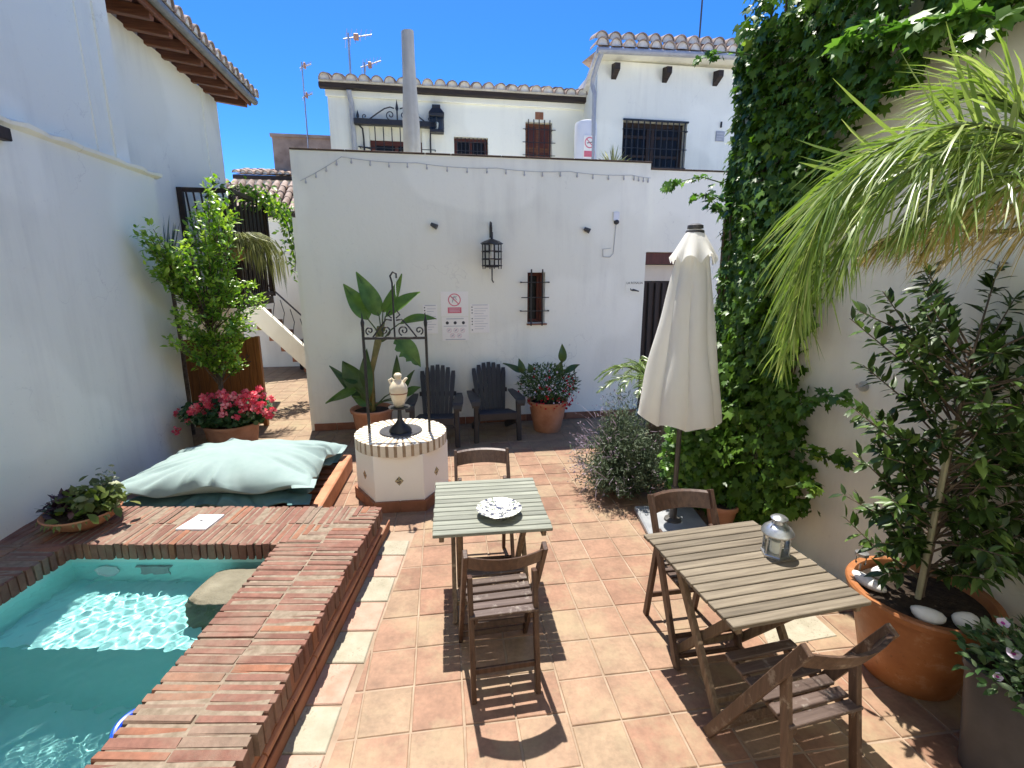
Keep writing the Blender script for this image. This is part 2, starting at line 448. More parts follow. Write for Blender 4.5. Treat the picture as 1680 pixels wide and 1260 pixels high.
M['palm'] = leafmat('palm_leaf', [(0, (0.076, 0.134, 0.021)), (0.5, (0.176, 0.260, 0.048)), (1, (0.353, 0.403, 0.142))], 0.38, 0.38, 0.5)
M['palm_dry'] = leafmat('dry_palm_leaf', [(0, (0.22, 0.20, 0.05)), (0.5, (0.42, 0.33, 0.12)), (1, (0.55, 0.46, 0.30))], 0.3, 0.6, 0.3)
M['cycad'] = leafmat('cycad_leaf', [(0, (0.06, 0.11, 0.02)), (1, (0.20, 0.28, 0.07))], 0.25, 0.35, 0.5)
M['strelitzia'] = leafmat('strelitzia_leaf', [(0.3, (0.075, 0.15, 0.03)), (0.7, (0.14, 0.25, 0.05))], 0.4, 0.35, 0.5, attr=False)
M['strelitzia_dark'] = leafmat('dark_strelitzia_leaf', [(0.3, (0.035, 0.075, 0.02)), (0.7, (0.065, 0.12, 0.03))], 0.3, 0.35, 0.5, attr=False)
M['stalk'] = surf('yellowish_stalk', (0.12, 0.12, 0.035), (0.28, 0.22, 0.08), 9, 0.6, 0.3)
M['stem'] = surf('green_stem', (0.05, 0.08, 0.025), (0.10, 0.13, 0.045), 9, 0.6, 0.2)
M['geranium'] = leafmat('geranium_leaf', [(0, (0.02, 0.055, 0.014)), (0.6, (0.05, 0.11, 0.03)), (1, (0.22, 0.28, 0.16))], 0.25, 0.5, 0.4)
M['petal_red'] = leafmat('coral_red_petal', [(0, (0.62, 0.07, 0.11)), (0.6, (0.72, 0.14, 0.18)), (1, (0.78, 0.34, 0.35))], 0.3, 0.6, 0.2)
M['petal_deep'] = leafmat('deep_red_petal', [(0, (0.25, 0.008, 0.015)), (1, (0.50, 0.03, 0.05))], 0.25, 0.6, 0.2)
M['petal_white'] = leafmat('white_lilac_petal', [(0, (0.62, 0.54, 0.66)), (1, (0.78, 0.76, 0.78))], 0.25, 0.6, 0.2)
M['petal_pink'] = leafmat('magenta_petal_eye', [(0, (0.38, 0.05, 0.28)), (1, (0.5, 0.12, 0.4))], 0.25, 0.6, 0.2)
M['purple_leaf'] = leafmat('dark_purple_leaf', [(0, (0.022, 0.010, 0.018)), (0.8, (0.055, 0.022, 0.04)), (1, (0.30, 0.14, 0.14))], 0.15, 0.45, 0.4)
M['coleus'] = leafmat('olive_coleus_leaf', [(0, (0.05, 0.07, 0.016)), (0.6, (0.12, 0.17, 0.03)), (1, (0.30, 0.32, 0.16))], 0.3, 0.45, 0.4)
M['aloe'] = leafmat('grey_green_succulent', [(0, (0.07, 0.11, 0.085)), (1, (0.16, 0.22, 0.17))], 0.1, 0.5, 0.3)
M['fern'] = leafmat('pale_trailing_strand', [(0, (0.08, 0.10, 0.02)), (0.6, (0.24, 0.26, 0.08)), (1, (0.42, 0.42, 0.22))], 0.3, 0.5, 0.4)

# per-piece coloured terracotta for tiles and bricks
def pieces(name, stops, mott, rough=0.7, bump=0.3, lichen=None):
    m, nt, bs, out = nodes(name)
    oi = NN(nt, 'ShaderNodeObjectInfo')
    col = ramp(nt, oi.outputs['Random'], stops)
    n1 = ramp(nt, noise(nt, 6.5, 6, 0.65), [(0.30, (1 - mott,) * 3), (0.72, (1 + mott * 0.35,) * 3)])
    col = mixc(nt, 1.0, col, n1, 'MULTIPLY')
    n2 = ramp(nt, noise(nt, 38, 4, 0.6), [(0.35, (0.88,) * 3), (0.65, (1.05,) * 3)])
    col = mixc(nt, 1.0, col, n2, 'MULTIPLY')
    if lichen:
        f = ramp(nt, noise(nt, 2.1, 6, 0.7), [(0.48, (0, 0, 0)), (0.66, (0.68,) * 3)])
        col = mixc(nt, f, col, lichen)
        f = ramp(nt, noise(nt, 21, 5, 0.75), [(0.60, (0, 0, 0)), (0.72, (0.5,) * 3)])
        col = mixc(nt, f, col, tuple(c * 0.5 for c in lichen))
    nt.links.new(col, bs.inputs['Base Color'])
    bs.inputs['Roughness'].default_value = rough
    bs.inputs['Specular IOR Level'].default_value = 0.3
    bumpn(nt, bs, noise(nt, 24, 6, 0.65), bump, 0.006)
    return m
M['tile'] = pieces('terracotta_floor_tile', [(0, (0.223, 0.119, 0.074)), (0.2, (0.299, 0.171, 0.109)), (0.45, (0.271, 0.147, 0.093)), (0.65, (0.314, 0.195, 0.125)), (0.85, (0.294, 0.204, 0.128)), (1, (0.275, 0.141, 0.090))], 0.32, 0.62, 0.25, lichen=(0.309, 0.247, 0.147))
M['brick'] = pieces('aged_red_brick', [(0, (0.166, 0.079, 0.057)), (0.25, (0.232, 0.109, 0.079)), (0.45, (0.205, 0.104, 0.077)), (0.6, (0.227, 0.106, 0.077)), (0.82, (0.289, 0.123, 0.068)), (0.93, (0.227, 0.144, 0.104)), (1, (0.223, 0.158, 0.118))], 0.36, 0.85, 0.7, lichen=(0.236, 0.180, 0.131))

# pitted stone: fine dark pores
def pitted(name, c1, c2, pit):
    m, nt, bs, out = nodes(name)
    col = ramp(nt, noise(nt, 8, 5, 0.6), [(0.3, c1), (0.7, c2)])
    pn = noise(nt, 70, 4, 0.7)
    big = ramp(nt, noise(nt, 5, 3, 0.5), [(0.42, (0, 0, 0)), (0.60, (1, 1, 1))])
    f = ramp(nt, pn, [(0.55, (0, 0, 0)), (0.66, (0.75,) * 3)])
    f = mixc(nt, 1.0, f, big, 'MULTIPLY')
    col = mixc(nt, f, col, pit)
    nt.links.new(col, bs.inputs['Base Color']); bs.inputs['Roughness'].default_value = 0.85
    bs.inputs['Specular IOR Level'].default_value = 0.2
    iv_ = NN(nt, 'ShaderNodeMath', operation='SUBTRACT'); iv_.inputs[0].default_value = 1.0
    nt.links.new(pn, iv_.inputs[1]); bumpn(nt, bs, iv_.outputs[0], 0.5, 0.006)
    return m
M['stone_white'] = pitted('pitted_white_stone', (0.282, 0.256, 0.187), (0.381, 0.345, 0.266), (0.166, 0.137, 0.094))
M['stone_pink'] = pitted('pitted_pink_stone', (0.331, 0.207, 0.149), (0.431, 0.298, 0.232), (0.215, 0.124, 0.083))
# cream canvas lets some sun through
m, nt, bs, out = nodes('cream_canvas')
col = ramp(nt, noise(nt, 4, 4), [(0.3, (0.87, 0.86, 0.80)), (0.7, (0.91, 0.90, 0.85))])
nt.links.new(col, bs.inputs['Base Color']); bs.inputs['Roughness'].default_value = 0.9; bs.inputs['Specular IOR Level'].default_value = 0.1
bumpn(nt, bs, noise(nt, 30, 3), 0.15, 0.004)
tr = NN(nt, 'ShaderNodeBsdfTranslucent'); nt.links.new(col, tr.inputs['Color'])
mx = NN(nt, 'ShaderNodeMixShader'); mx.inputs[0].default_value = 0.42
nt.links.new(bs.outputs[0], mx.inputs[1]); nt.links.new(tr.outputs[0], mx.inputs[2]); nt.links.new(mx.outputs[0], out.inputs[0])
M['canvas'] = m

# big pot: fired clay with lime bloom, scuffs and darker damp patches
m, nt, bs, out = nodes('stained_orange_clay')
col = ramp(nt, noise(nt, 3.5, 5, 0.65), [(0.30, (0.24, 0.085, 0.028)), (0.70, (0.42, 0.175, 0.065))])
col = mixc(nt, ramp(nt, noise(nt, 7, 6, 0.75), [(0.56, (0, 0, 0)), (0.72, (0.42,) * 3)]), col, (0.50, 0.36, 0.25))
col = mixc(nt, ramp(nt, noise(nt, 30, 4, 0.7), [(0.62, (0, 0, 0)), (0.70, (0.5,) * 3)]), col, (0.12, 0.05, 0.022))
nt.links.new(col, bs.inputs['Base Color'])
nt.links.new(ramp(nt, noise(nt, 5, 4), [(0.3, (0.35,) * 3), (0.7, (0.62,) * 3)]), bs.inputs['Roughness'])
bs.inputs['Specular IOR Level'].default_value = 0.4
bumpn(nt, bs, noise(nt, 26, 5), 0.25, 0.005)
M['terracotta_glaze'] = m

# ================================================================== THE SETTING
g = MB(); g.add([(-60, -60, -0.03), (60, -60, -0.03), (60, 90, -0.03), (-60, 90, -0.03), (-3.3, 0.1, -0.03), (-1.3, 0.1, -0.03), (-1.3, 3.3, -0.03), (-3.3, 3.3, -0.03)], [(0, 1, 5, 4), (1, 2, 6, 5), (2, 3, 7, 6), (3, 0, 4, 7)])
tag(g.build('ground', M['plaster_cream']), kind='structure')

# ---------------------------------------------------------------- courtyard floor with its tiles
TH = R(8.0)
E1, E2 = Vector((math.cos(TH), math.sin(TH))), Vector((-math.sin(TH), math.cos(TH)))
G0 = Vector((-0.82, 2.452))
PI_, PJ_ = 0.2575, 0.2775
fl = MB(); fl.add([(-1.3, -3, -0.0055), (8, -3, -0.0055), (8, 14, -0.0055), (-1.3, 14, -0.0055), (-8, 3.3, -0.0055), (-1.3, 3.3, -0.0055), (-8, 14, -0.0055)], [(0, 1, 2, 3), (4, 5, 3, 6)])
floor = tag(fl.build('courtyard_floor', M['grout']), kind='structure')
def clip(poly, keep):
    out = []
    for i, p in enumerate(poly):
        q = poly[(i + 1) % len(poly)]
        dp, dq = keep(p), keep(q)
        if dp >= 0: out.append(p)
        if dp * dq < 0:
            t = dp / (dp - dq); out.append((p[0] + (q[0] - p[0]) * t, p[1] + (q[1] - p[1]) * t))
    return out
def plan(x, y):
    dx, dy = x - HO.x, y - HO.y
    return dx * math.cos(HA) + dy * math.sin(HA), -dx * math.sin(HA) + dy * math.cos(HA)
tiles = []
XS = -0.828
for i in range(-16, 14):
    for j in range(-5, 34):
        jo = j + (0.72 if i >= 4 else 0.0)
        if i >= 4 and j > 30: continue
        c = G0 + E1 * ((i + 0.5) * PI_) + E2 * ((jo + 0.5) * PJ_)
        a, b = plan(c.x, c.y)
        if c.y < 1.25 or a < -1.7 and b < 0 or a < -2.4 or b > 5.3: continue
        if b > 0.15 and a > 0.15: continue
        if c.x > 3.4: continue
        if c.y < 3.66 and c.x < XS - 0.14: continue
        g2 = 0.0052
        jit = lambda: random.uniform(-0.0024, 0.0024)
        poly = []
        for su, sv in ((0, 0), (1, 0), (1, 1), (0, 1)):
            p = G0 + E1 * ((i + su) * PI_ + (g2 if su == 0 else -g2) + jit()) + E2 * ((jo + sv) * PJ_ + (g2 if sv == 0 else -g2) + jit())
            poly.append((p.x, p.y))
        if c.y < 3.75: poly = clip(poly, lambda p: p[0] - XS)
        if len(poly) < 3: continue
        tiles.append((math.hypot(c.x, c.y), poly, c))
tiles.sort(key=lambda t: t[0])
rest = MB()
for k, (d, poly, c) in enumerate(tiles):
    if k < 300:
        t = MB(); t.prism([(p[0] - c.x, p[1] - c.y) for p in poly], -0.012, random.uniform(-0.0022, 0.0016), 0.0035)
        o = t.build('tile', M['tile'], floor)
        o.location = (c.x, c.y, 0)
        o.rotation_euler = (random.uniform(-0.004, 0.004), random.uniform(-0.004, 0.004), 0)
    else:
        rest.prism(poly, -0.012, random.uniform(-0.002, 0.001), 0.003)
tag(rest.build('tile', M['tile'], floor), kind='stuff')
y = 1.30
k = 0
while y < 3.66:
    L = random.uniform(0.255, 0.285)
    y1 = min(y + L, 3.68)
    s = MB()
    x0 = -1.105 + random.uniform(-0.004, 0.004); x1 = XS - 0.012 - 0.035 * ((y - 1.3) / 2.4 < 0.35) * random.random()
    s.prism([(x0, y - y + 0.004), (x1, 0.004 + random.uniform(0, 0.008)), (x1 - random.uniform(0, 0.012), y1 - y - 0.005), (x0, y1 - y - 0.003)], -0.012, 0.004, 0.005)
    o = s.build('paving_stone', M['stone_white'] if k % 2 == 0 else M['stone_pink'], floor)
    o.location = (0, y, 0)
    y = y1; k += 1
# pale flagstone beside the right table
s = MB(); s.prism([(0, 0), (0.46, 0.1), (0.42, 0.36), (0.05, 0.30)], -0.01, 0.006, 0.004)
o = s.build('paving_stone', M['stone_white'], floor); o.location = (1.52, 2.48, 0)

# ---------------------------------------------------------------- pool
PX0, PX1, PY0, PY1 = -3.10, -1.61, 0.25, 3.10
DZ, WZ, BEN, BENY, DEEP = 0.32, 0.172, -0.15, 2.47, -0.88
pool = MB()
pool.add([(PX0, PY0, DEEP), (PX1, PY0, DEEP), (PX1, BENY, DEEP), (PX0, BENY, DEEP)], [(0, 1, 2, 3)])
pool.add([(PX0, BENY, BEN), (PX1, BENY, BEN), (PX1, PY1, BEN), (PX0, PY1, BEN)], [(0, 1, 2, 3)])
pool.add([(PX0, BENY, DEEP), (PX1, BENY, DEEP), (PX1, BENY, BEN), (PX0, BENY, BEN)], [(0, 1, 2, 3)])
t = 0.22
pool.add([(PX0, PY1, BEN), (PX1, PY1, BEN), (PX1, PY1, t), (PX0, PY1, t)], [(0, 1, 2, 3)])
pool.add([(PX0, PY0, DEEP), (PX0, PY1, DEEP), (PX0, PY1, t), (PX0, PY0, t)], [(0, 1, 2, 3)])
pool.add([(PX1, PY0, DEEP), (PX1, PY1, DEEP), (PX1, PY1, t), (PX1, PY0, t)], [(3, 2, 1, 0)])
pool.add([(PX0, PY0, DEEP), (PX1, PY0, DEEP), (PX1, PY0, t), (PX0, PY0, t)], [(3, 2, 1, 0)])
basin = tag(pool.build('pool_basin', M['pool_paint']), kind='structure')
basin.cycles.is_caustics_receiver = True
# fittings on the far wall under water
m = MB(); m.box(-2.62, -2.42, PY1 - 0.012, PY1 - 0.001, -0.02, 0.10); m.box(-2.645, -2.395, PY1 - 0.02, PY1 - 0.001, 0.10, 0.118)
m.build('skimmer_mouth', M['base_grey'], basin)
m = MB(); m.lathe([(0.0, 0), (0.075, 0), (0.085, 0.006), (0.085, 0.014)], 24)
o = m.build('pool_light', M['white_paint'], basin); o.location = (-2.85, PY1 - 0.001, 0.03); o.rotation_euler = (R(90), 0, 0)
# rippled water
NXW, NYW = 300, 580
X, Y = np.meshgrid(np.linspace(PX0, PX1, NXW), np.linspace(PY0, PY1, NYW), indexing='ij')
rg = np.random.default_rng(3); Z = np.zeros_like(X)
for i in range(46):
    an = rg.uniform(0, 2 * np.pi); kk = 2 * np.pi / rg.uniform(0.035, 0.13)
    Z += rg.uniform(0.3, 1) * np.sin(kk * (np.cos(an) * X + np.sin(an) * Y) + rg.uniform(0, 7)) / kk
V = np.stack([X, Y, Z * 0.021 + WZ], -1).reshape(-1, 3)
wmat, nt, bs, out = nodes('clear_water')
bs.inputs['Base Color'].default_value = (0.80, 0.97, 0.96, 1)
bs.inputs['Transmission Weight'].default_value = 1.0
bs.inputs['Roughness'].default_value = 0.0
bs.inputs['IOR'].default_value = 1.33
ii, jj = np.meshgrid(np.arange(NXW - 1), np.arange(NYW - 1), indexing='ij')
q = (ii * NYW + jj).reshape(-1)
me = bpy.data.meshes.new('pool_water')
me.from_pydata(V.tolist(), [], np.stack([q, q + NYW, q + NYW + 1, q + 1], -1).tolist())
me.polygons.foreach_set('use_smooth', [True] * len(me.polygons))
water = tag(link('pool_water', me, wmat), kind='structure')
water.cycles.is_caustics_caster = True

# deck: mortar bed, bricks on edge
XW = -4.3
dk = MB()
zt = DZ - 0.005
dk.box(PX1 + 0.004, -1.068, -1.0, PY1, -0.02, zt)
dk.box(XW, -1.0685, PY1 + 0.004, 3.64, -0.02, zt)
dk.box(XW, PX0 - 0.004, -1.0, PY1, -0.02, zt - 0.001)
deck = tag(dk.build('pool_deck', M['mortar']), kind='structure')
bv = []
for v in range(14):
    m = MB()
    m.cbox(0, 1, -0.0228, 0.0228, -0.115, 0, random.uniform(0.003, 0.0075))
    m.v = [(x, yy + random.uniform(-0.0035, 0.0035), z + random.uniform(-0.005, 0.0025)) for x, yy, z in m.v]
    bv.append(m.mesh('brick', M['brick']))
def brick(x, y, L, rz, dz=0.0):
    me = random.choice(bv)
    o = bpy.data.objects.new('brick', me); COL.objects.link(o); o.parent = deck
    o.location = (x, y, DZ + dz + random.uniform(-0.004, 0.003))
    o.rotation_euler = (random.uniform(-0.02, 0.02), random.uniform(-0.006, 0.006), rz + random.uniform(-0.012, 0.012))
    o.scale = (L, random.uniform(0.84, 1.12), 1)
PB = 0.0545
n_b = 0
yy = 0.95
while yy < 3.64:
    lim = PX1 + max(0.0, yy - PY1)
    for x0, x1 in ((PX1 - 0.018, -1.338), (-1.328, -1.046)):
        s0 = max(x0, lim if yy > PY1 else x0) + random.uniform(-0.004, 0.004)
        if x1 - s0 > 0.03: brick(s0, yy + random.uniform(-0.003, 0.003), x1 - s0 + random.uniform(-0.009, 0.008), 0)
    yy += PB
xx = XW + 0.35
while xx < -1.06:
    for y0, y1 in ((PY1 - 0.018, 3.366), (3.376, 3.655)):
        s0 = y0 if xx < PX1 else max(y0, PY1 + (xx - PX1) + 0.006)
        a, b = plan(xx, y1)
        if y1 - s0 > 0.03 and a > -1.5: brick(xx, s0 + random.uniform(-0.004, 0.004), y1 - s0 + random.uniform(-0.004, 0.006), R(90))
    xx += PB
yy = 1.6
while yy < PY1 - 0.02:
    brick(PX0 + 0.018, yy, 0.30, R(180)); 
    if yy > 2.2: brick(PX0 - 0.29, yy, 0.27, R(180))
    yy += PB
# face of the deck towards the patio: recessed band, terracotta ridge, skirting
m = MB(); m.box(-1.085, -1.066, -1, 3.63, -0.01, 0.2); m.build('wall_band', M['skirting'], deck)
y = 0.6
while y < 3.62:
    m = MB(); m.tube([(0, 0.003, 0), (0, 0.272, 0)], 0.021, 10)
    o = m.build('ridge_tile', M['terracotta'], deck, smooth='auto'); o.location = (-1.066, y, 0.135 + random.uniform(-0.003, 0.003)); y += 0.275
y = 0.6
while y < 3.62:
    m = MB(); m.cbox(-0.012, 0.0, 0.003, 0.268, 0, 0.09, 0.003)
    o = m.build('skirting_tile', M['skirting'], deck); o.location = (-1.053 + random.uniform(-0.002, 0.001), y, 0.004); o.rotation_euler = (0, R(4), 0); y += 0.272
# white skimmer lid in the far deck
m = MB(); m.prism([(-2.465, 3.275), (-2.245, 3.275), (-2.235, 3.50), (-2.43, 3.50)], DZ - 0.01, DZ + 0.012, 0.004); m.lathe([(0.0, 0.013), (0.012, 0.013), (0.014, 0.0)], 12, (-2.35, 3.4, DZ), mi=1)
tag(m.build('skimmer_lid', [M['white_paint'], M['ink_black']]), 'cream white skimmer lid set into the brick pool edge', 'lid')
# sandstone block standing in the far corner of the pool
m = MB()
N = 14
vs, fs = [], []
for lev, (zz, gw) in enumerate(((BEN, 1.0), (0.05, 1.03), (0.12, 1.0), (0.165, 0.93), (0.186, 0.80), (0.192, 0.55))):
    for k in range(N * 2):
        tt = 2 * math.pi * k / (N * 2)
        ex = 0.42
        cx = math.copysign(abs(math.cos(tt)) ** ex, math.cos(tt)); sy = math.copysign(abs(math.sin(tt)) ** ex, math.sin(tt))
        vs.append((cx * 0.205 * gw * (1 + 0.04 * math.sin(3 * tt + lev)) + random.uniform(-.005, .005), sy * 0.20 * gw * (1 + 0.04 * math.cos(2 * tt + lev)) + random.uniform(-.005, .005), zz + random.uniform(-.005, .005)))
for lev in range(5):
    for k in range(N * 2):
        k2 = (k + 1) % (N * 2); fs.append((lev * N * 2 + k, lev * N * 2 + k2, (lev + 1) * N * 2 + k2, (lev + 1) * N * 2 + k))
fs.append(tuple(5 * N * 2 + k for k in range(N * 2)))
m.add(vs, fs)
o = tag(m.build('stone_step', M['pool_stone'], smooth='auto'), 'rough sandstone block at water level in the far corner of the pool', 'step')
o.location = (-1.84, 2.83, 0.0)
o.cycles.is_caustics_receiver = True
# blue hose ring at the pool edge
m = MB(); m.tube([(-1.665 + 0.085 * math.cos(t), 1.80 + 0.085 * math.sin(t), WZ + 0.015 + 0.01 * math.sin(t)) for t in [R(20) + k * R(320) / 28 for k in range(29)]], 0.017, 10)
tag(m.build('pool_ring', M['blue_plastic'], smooth='auto'), 'bright blue plastic ring floating against the pool edge', 'ring')

# ---------------------------------------------------------------- walls with openings
def wall_holes(x0, x1, z0, z1, holes, T=0.3):
    """wall facing -y, front at y=0; openings cut right through"""
    m = MB()
    xs = sorted({x0, x1, *[h[0] for h in holes], *[h[1] for h in holes]})
    zs = sorted({z0, z1, *[h[2] for h in holes], *[h[3] for h in holes]})
    for i in range(len(xs) - 1):
        for j in range(len(zs) - 1):
            cx, cz = (xs[i] + xs[i + 1]) / 2, (zs[j] + zs[j + 1]) / 2
            if any(h[0] < cx < h[1] and h[2] < cz < h[3] for h in holes): continue
            a = (xs[i], xs[i + 1], zs[j], zs[j + 1])
            m.add([(a[0], 0, a[2]), (a[1], 0, a[2]), (a[1], 0, a[3]), (a[0], 0, a[3])], [(0, 1, 2, 3)])
            m.add([(a[0], T, a[2]), (a[1], T, a[2]), (a[1], T, a[3]), (a[0], T, a[3])], [(3, 2, 1, 0)])
    for h in holes:
        m.add([(h[0], 0, h[2]), (h[1], 0, h[2]), (h[1], 0, h[3]), (h[0], 0, h[3]), (h[0], T, h[2]), (h[1], T, h[2]), (h[1], T, h[3]), (h[0], T, h[3])],
              [(0, 4, 5, 1), (1, 5, 6, 2), (2, 6, 7, 3), (3, 7, 4, 0)])
    m.add([(x0, 0, z0), (x1, 0, z0), (x1, 0, z1), (x0, 0, z1), (x0, T, z0), (x1, T, z0), (x1, T, z1), (x0, T, z1)],
          [(2, 6, 7, 3), (1, 5, 6, 2), (3, 7, 4, 0)])
    return m
def window(parent, x0, x1, z0, z1, y, frame='red_frame', fw=0.05, mull=(0.5,), tran=(), name='window', glass='glass_dark'):
    f = MB()
    f.cbox(x0, x0 + fw, y, y + 0.05, z0, z1); f.cbox(x1 - fw, x1, y, y + 0.05, z0, z1)
    f.cbox(x0 + fw, x1 - fw, y + 0.002, y + 0.048, z0, z0 + fw); f.cbox(x0 + fw, x1 - fw, y + 0.002, y + 0.048, z1 - fw, z1)
    for t in mull:
        c = x0 + (x1 - x0) * t; f.cbox(c - fw * 0.4, c + fw * 0.4, y - 0.004, y + 0.04, z0 + fw, z1 - fw)
    for t in tran:
        c = z0 + (z1 - z0) * t; f.cbox(x0 + fw, x1 - fw, y + 0.004, y + 0.036, c - fw * 0.3, c + fw * 0.3)
    w = f.build(name, M[frame], parent)
    p = MB(); p.box(x0 + 0.01, x1 - 0.01, y + 0.024, y + 0.03, z0 + 0.01, z1 - 0.01); p.build('pane', M[glass], w)
    return w
def grille(parent, x0, x1, z0, z1, y, nv, nh, r=0.008, ext=0.03, name='window_grille'):
    gm = MB()
    xs = nv if isinstance(nv, (list, tuple)) else [x0 + (x1 - x0) * (i + 0.5) / nv for i in range(nv)]
    zs = nh if isinstance(nh, (list, tuple)) else [z0 + (z1 - z0) * (i + 0.5) / nh for i in range(nh)]
    gr = None
    for i, x in enumerate(xs):
        b_ = MB(); b_.bar((x, y, z0 - ext), (x, y, z1 + ext), 2 * r, 2 * r, up=(0, 1, 0), c=0.002)
        if gr is None: gr = b_.build(name, M['iron'], parent)
        else: b_.build('bar', M['iron'], gr)
    for z in zs:
        b_ = MB(); b_.bar((x0 - ext, y - r * 1.2, z), (x1 + ext, y - r * 1.2, z), 2 * r, 1.4 * r, c=0.002); b_.build('bar', M['iron'], gr)
    for x in (x0, x1):
        b_ = MB(); b_.bar((x, y, zs[0]), (x, y + 0.10, zs[0]), 2 * r, 2 * r, c=0.002); b_.bar((x, y, zs[-1]), (x, y + 0.10, zs[-1]), 2 * r, 2 * r, c=0.002); b_.build('bracket', M['iron'], gr)
    return gr

# barrel roof tile: half-round, mortar plug in its front end
def tile_mesh(Rf=0.105, Rb=0.085, L=0.42, n=10, name='roof_tile', plug=True):
    m = MB(); th = 0.016
    vs = []
    for yy_, rr in ((0, Rf), (L, Rb)):
        for k in range(n + 1):
            t = math.pi * k / n
            vs.append((-rr * math.cos(t), yy_, rr * math.sin(t) * 1.05))
    for k in range(n + 1):
        t = math.pi * k / n
        vs.append((-(Rf - th) * math.cos(t), 0, (Rf - th) * math.sin(t) * 1.05))
    q = n + 1
    fs = [(k, k + 1, q + k + 1, q + k) for k in range(n)] + [(k + 1, k, 2 * q + k, 2 * q + k + 1) for k in range(n)]
    m.add(vs, fs)
    if plug:
        pv = [(-(Rf - th) * math.cos(math.pi * k / n), 0.03, (Rf - th) * math.sin(math.pi * k / n) * 1.05) for k in range(n + 1)]
        m.add(pv, [tuple(range(n + 1))[::-1]], 1)
        m.add([pv[0], pv[-1], (Rf - th, 0, 0), (-(Rf - th), 0, 0)], [(0, 1, 2, 3)], 1)
        sk = [(-(Rf - th) * math.cos(math.pi * k / n), 0, (Rf - th) * math.sin(math.pi * k / n) * 1.05) for k in range(n + 1)]
        m.add(pv + sk, [(k, k + 1, n + 2 + k, n + 1 + k) for k in range(n)], 0)
    me = m.mesh(name, [M['roof_tile'], M['roof_mortar']])
    return me
TM = tile_mesh()
TM_small = tile_mesh(0.085, 0.07, 0.40, 8)
def put_tile(parent, x, y, z, rx=0.0, rz=0.0, me=None, flip=False, sc=1.0):
    o = bpy.data.objects.new('roof_tile', me or TM); COL.objects.link(o); o.parent = parent
    o.location = (x, y, z + random.uniform(-0.006, 0.006))
    o.rotation_euler = (rx, math.pi if flip else random.uniform(-0.04, 0.04), rz + random.uniform(-0.03, 0.03))
    o.scale = (sc * random.uniform(0.94, 1.06), 1, sc * random.uniform(0.94, 1.06))
    return o

# ---- low white house at the back of the courtyard, its roof a terrace
bh = hthing('white_house', 'low white house with roof terrace closing the back of the courtyard', 'house')
W = (3.03, 3.285, 1.46, 2.175)
wall_holes(-0.0, 4.78, 0.0, 3.665, [W], 0.32).build('wall', M['plaster'], bh)
m = MB(); m.box(-0.045, 0.0, 0.012, 0.30, 0, 2.86); m.build('wall_corner', M['plaster'], bh)
m = MB(); m.box(0.02, 4.75, 0.325, 3.2, 0, 2.74); m.box(0.0, 0.30, 0.322, 6.2, 2.0, 3.2); m.build('terrace', M['plaster_old'], bh)
x = 0.0
while x < 4.78:
    m = MB(); m.cbox(x + 0.003, min(x + 0.33, 4.79), -0.022, 0.34, 3.667, 3.686, 0.004); m.build('coping_tile', M['coping_dark'], bh); x += 0.333
x = 0.0
while x < 4.7:
    m = MB(); m.cbox(x + 0.002, min(x + 0.30, 4.76), -0.016, -0.001, 0.003, 0.105, 0.003); m.build('skirting_tile', M['skirting'], bh); x += 0.302
w = window(bh, W[0] + 0.004, W[1] - 0.004, W[2] + 0.004, W[3] - 0.004, 0.16, 'red_frame', 0.045, (0.72,))
m = MB(); m.cbox(W[0] - 0.01, W[1] + 0.03, -0.035, 0.16, W[2] - 0.022, W[2] - 0.001, 0.003); m.build('window_sill', M['skirting'], bh)
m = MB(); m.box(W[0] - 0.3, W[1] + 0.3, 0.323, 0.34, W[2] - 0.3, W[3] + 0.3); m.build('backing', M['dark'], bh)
m = MB(); m.box(W[0] + 0.07, W[0] + 0.13, 0.195, 0.20, W[2] + 0.06, W[3] - 0.1); m.build('curtain', M['canvas'], bh)
grille(bh, 2.93, 3.33, 1.43, 2.22, -0.055, [3.075, 3.235], [1.64, 1.83, 2.04], 0.009, 0.0)
# wing on the right with the doorway
D0, D1, DT = 4.795, 5.86, 2.47
wg = hthing('white_wing', 'white house wing with the dark doorway behind the cream parasol', 'house')
m = wall_holes(4.785, 9.0, 0.0, 3.60, [(D0, D1, 0.0, DT)], 0.34)
o = m.build('wall', M['plaster'], wg); o.location = (0, 0.10, 0)
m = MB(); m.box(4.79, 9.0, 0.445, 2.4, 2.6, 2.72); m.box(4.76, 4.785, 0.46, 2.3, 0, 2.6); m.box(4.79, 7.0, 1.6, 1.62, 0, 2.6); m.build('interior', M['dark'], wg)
m = MB(); m.box(D0 + 0.002, D1 - 0.002, 0.16, 0.42, DT - 0.17, DT - 0.004); m.build('lintel', M['red_frame'], wg)
m = MB(); m.box(D0 + 0.03, D1 - 0.03, 0.30, 0.32, DT - 0.42, DT - 0.18); m.build('transom_panel', M['plaster_cream'], wg)
dr = MB(); dr.cbox(D0 + 0.02, D1 - 0.02, 0.33, 0.37, 0.02, DT - 0.43); dr = dr.build('door', M['dark_wood'], wg)
for k in range(9):
    m = MB(); x = D0 + 0.09 + k * 0.11; m.tube([(x, 0.31 + 0.008 * math.sin(k), 0.1), (x + 0.01, 0.305, 1.0), (x, 0.31, DT - 0.45)], 0.012, 6); m.build('curtain_strand', M['dark'], dr)
x = 4.79
while x < 8.8:
    m = MB(); m.cbox(x + 0.003, x + 0.33, 0.08, 0.46, 3.603, 3.622, 0.004); m.build('coping_tile', M['coping_dark'], wg); x += 0.333

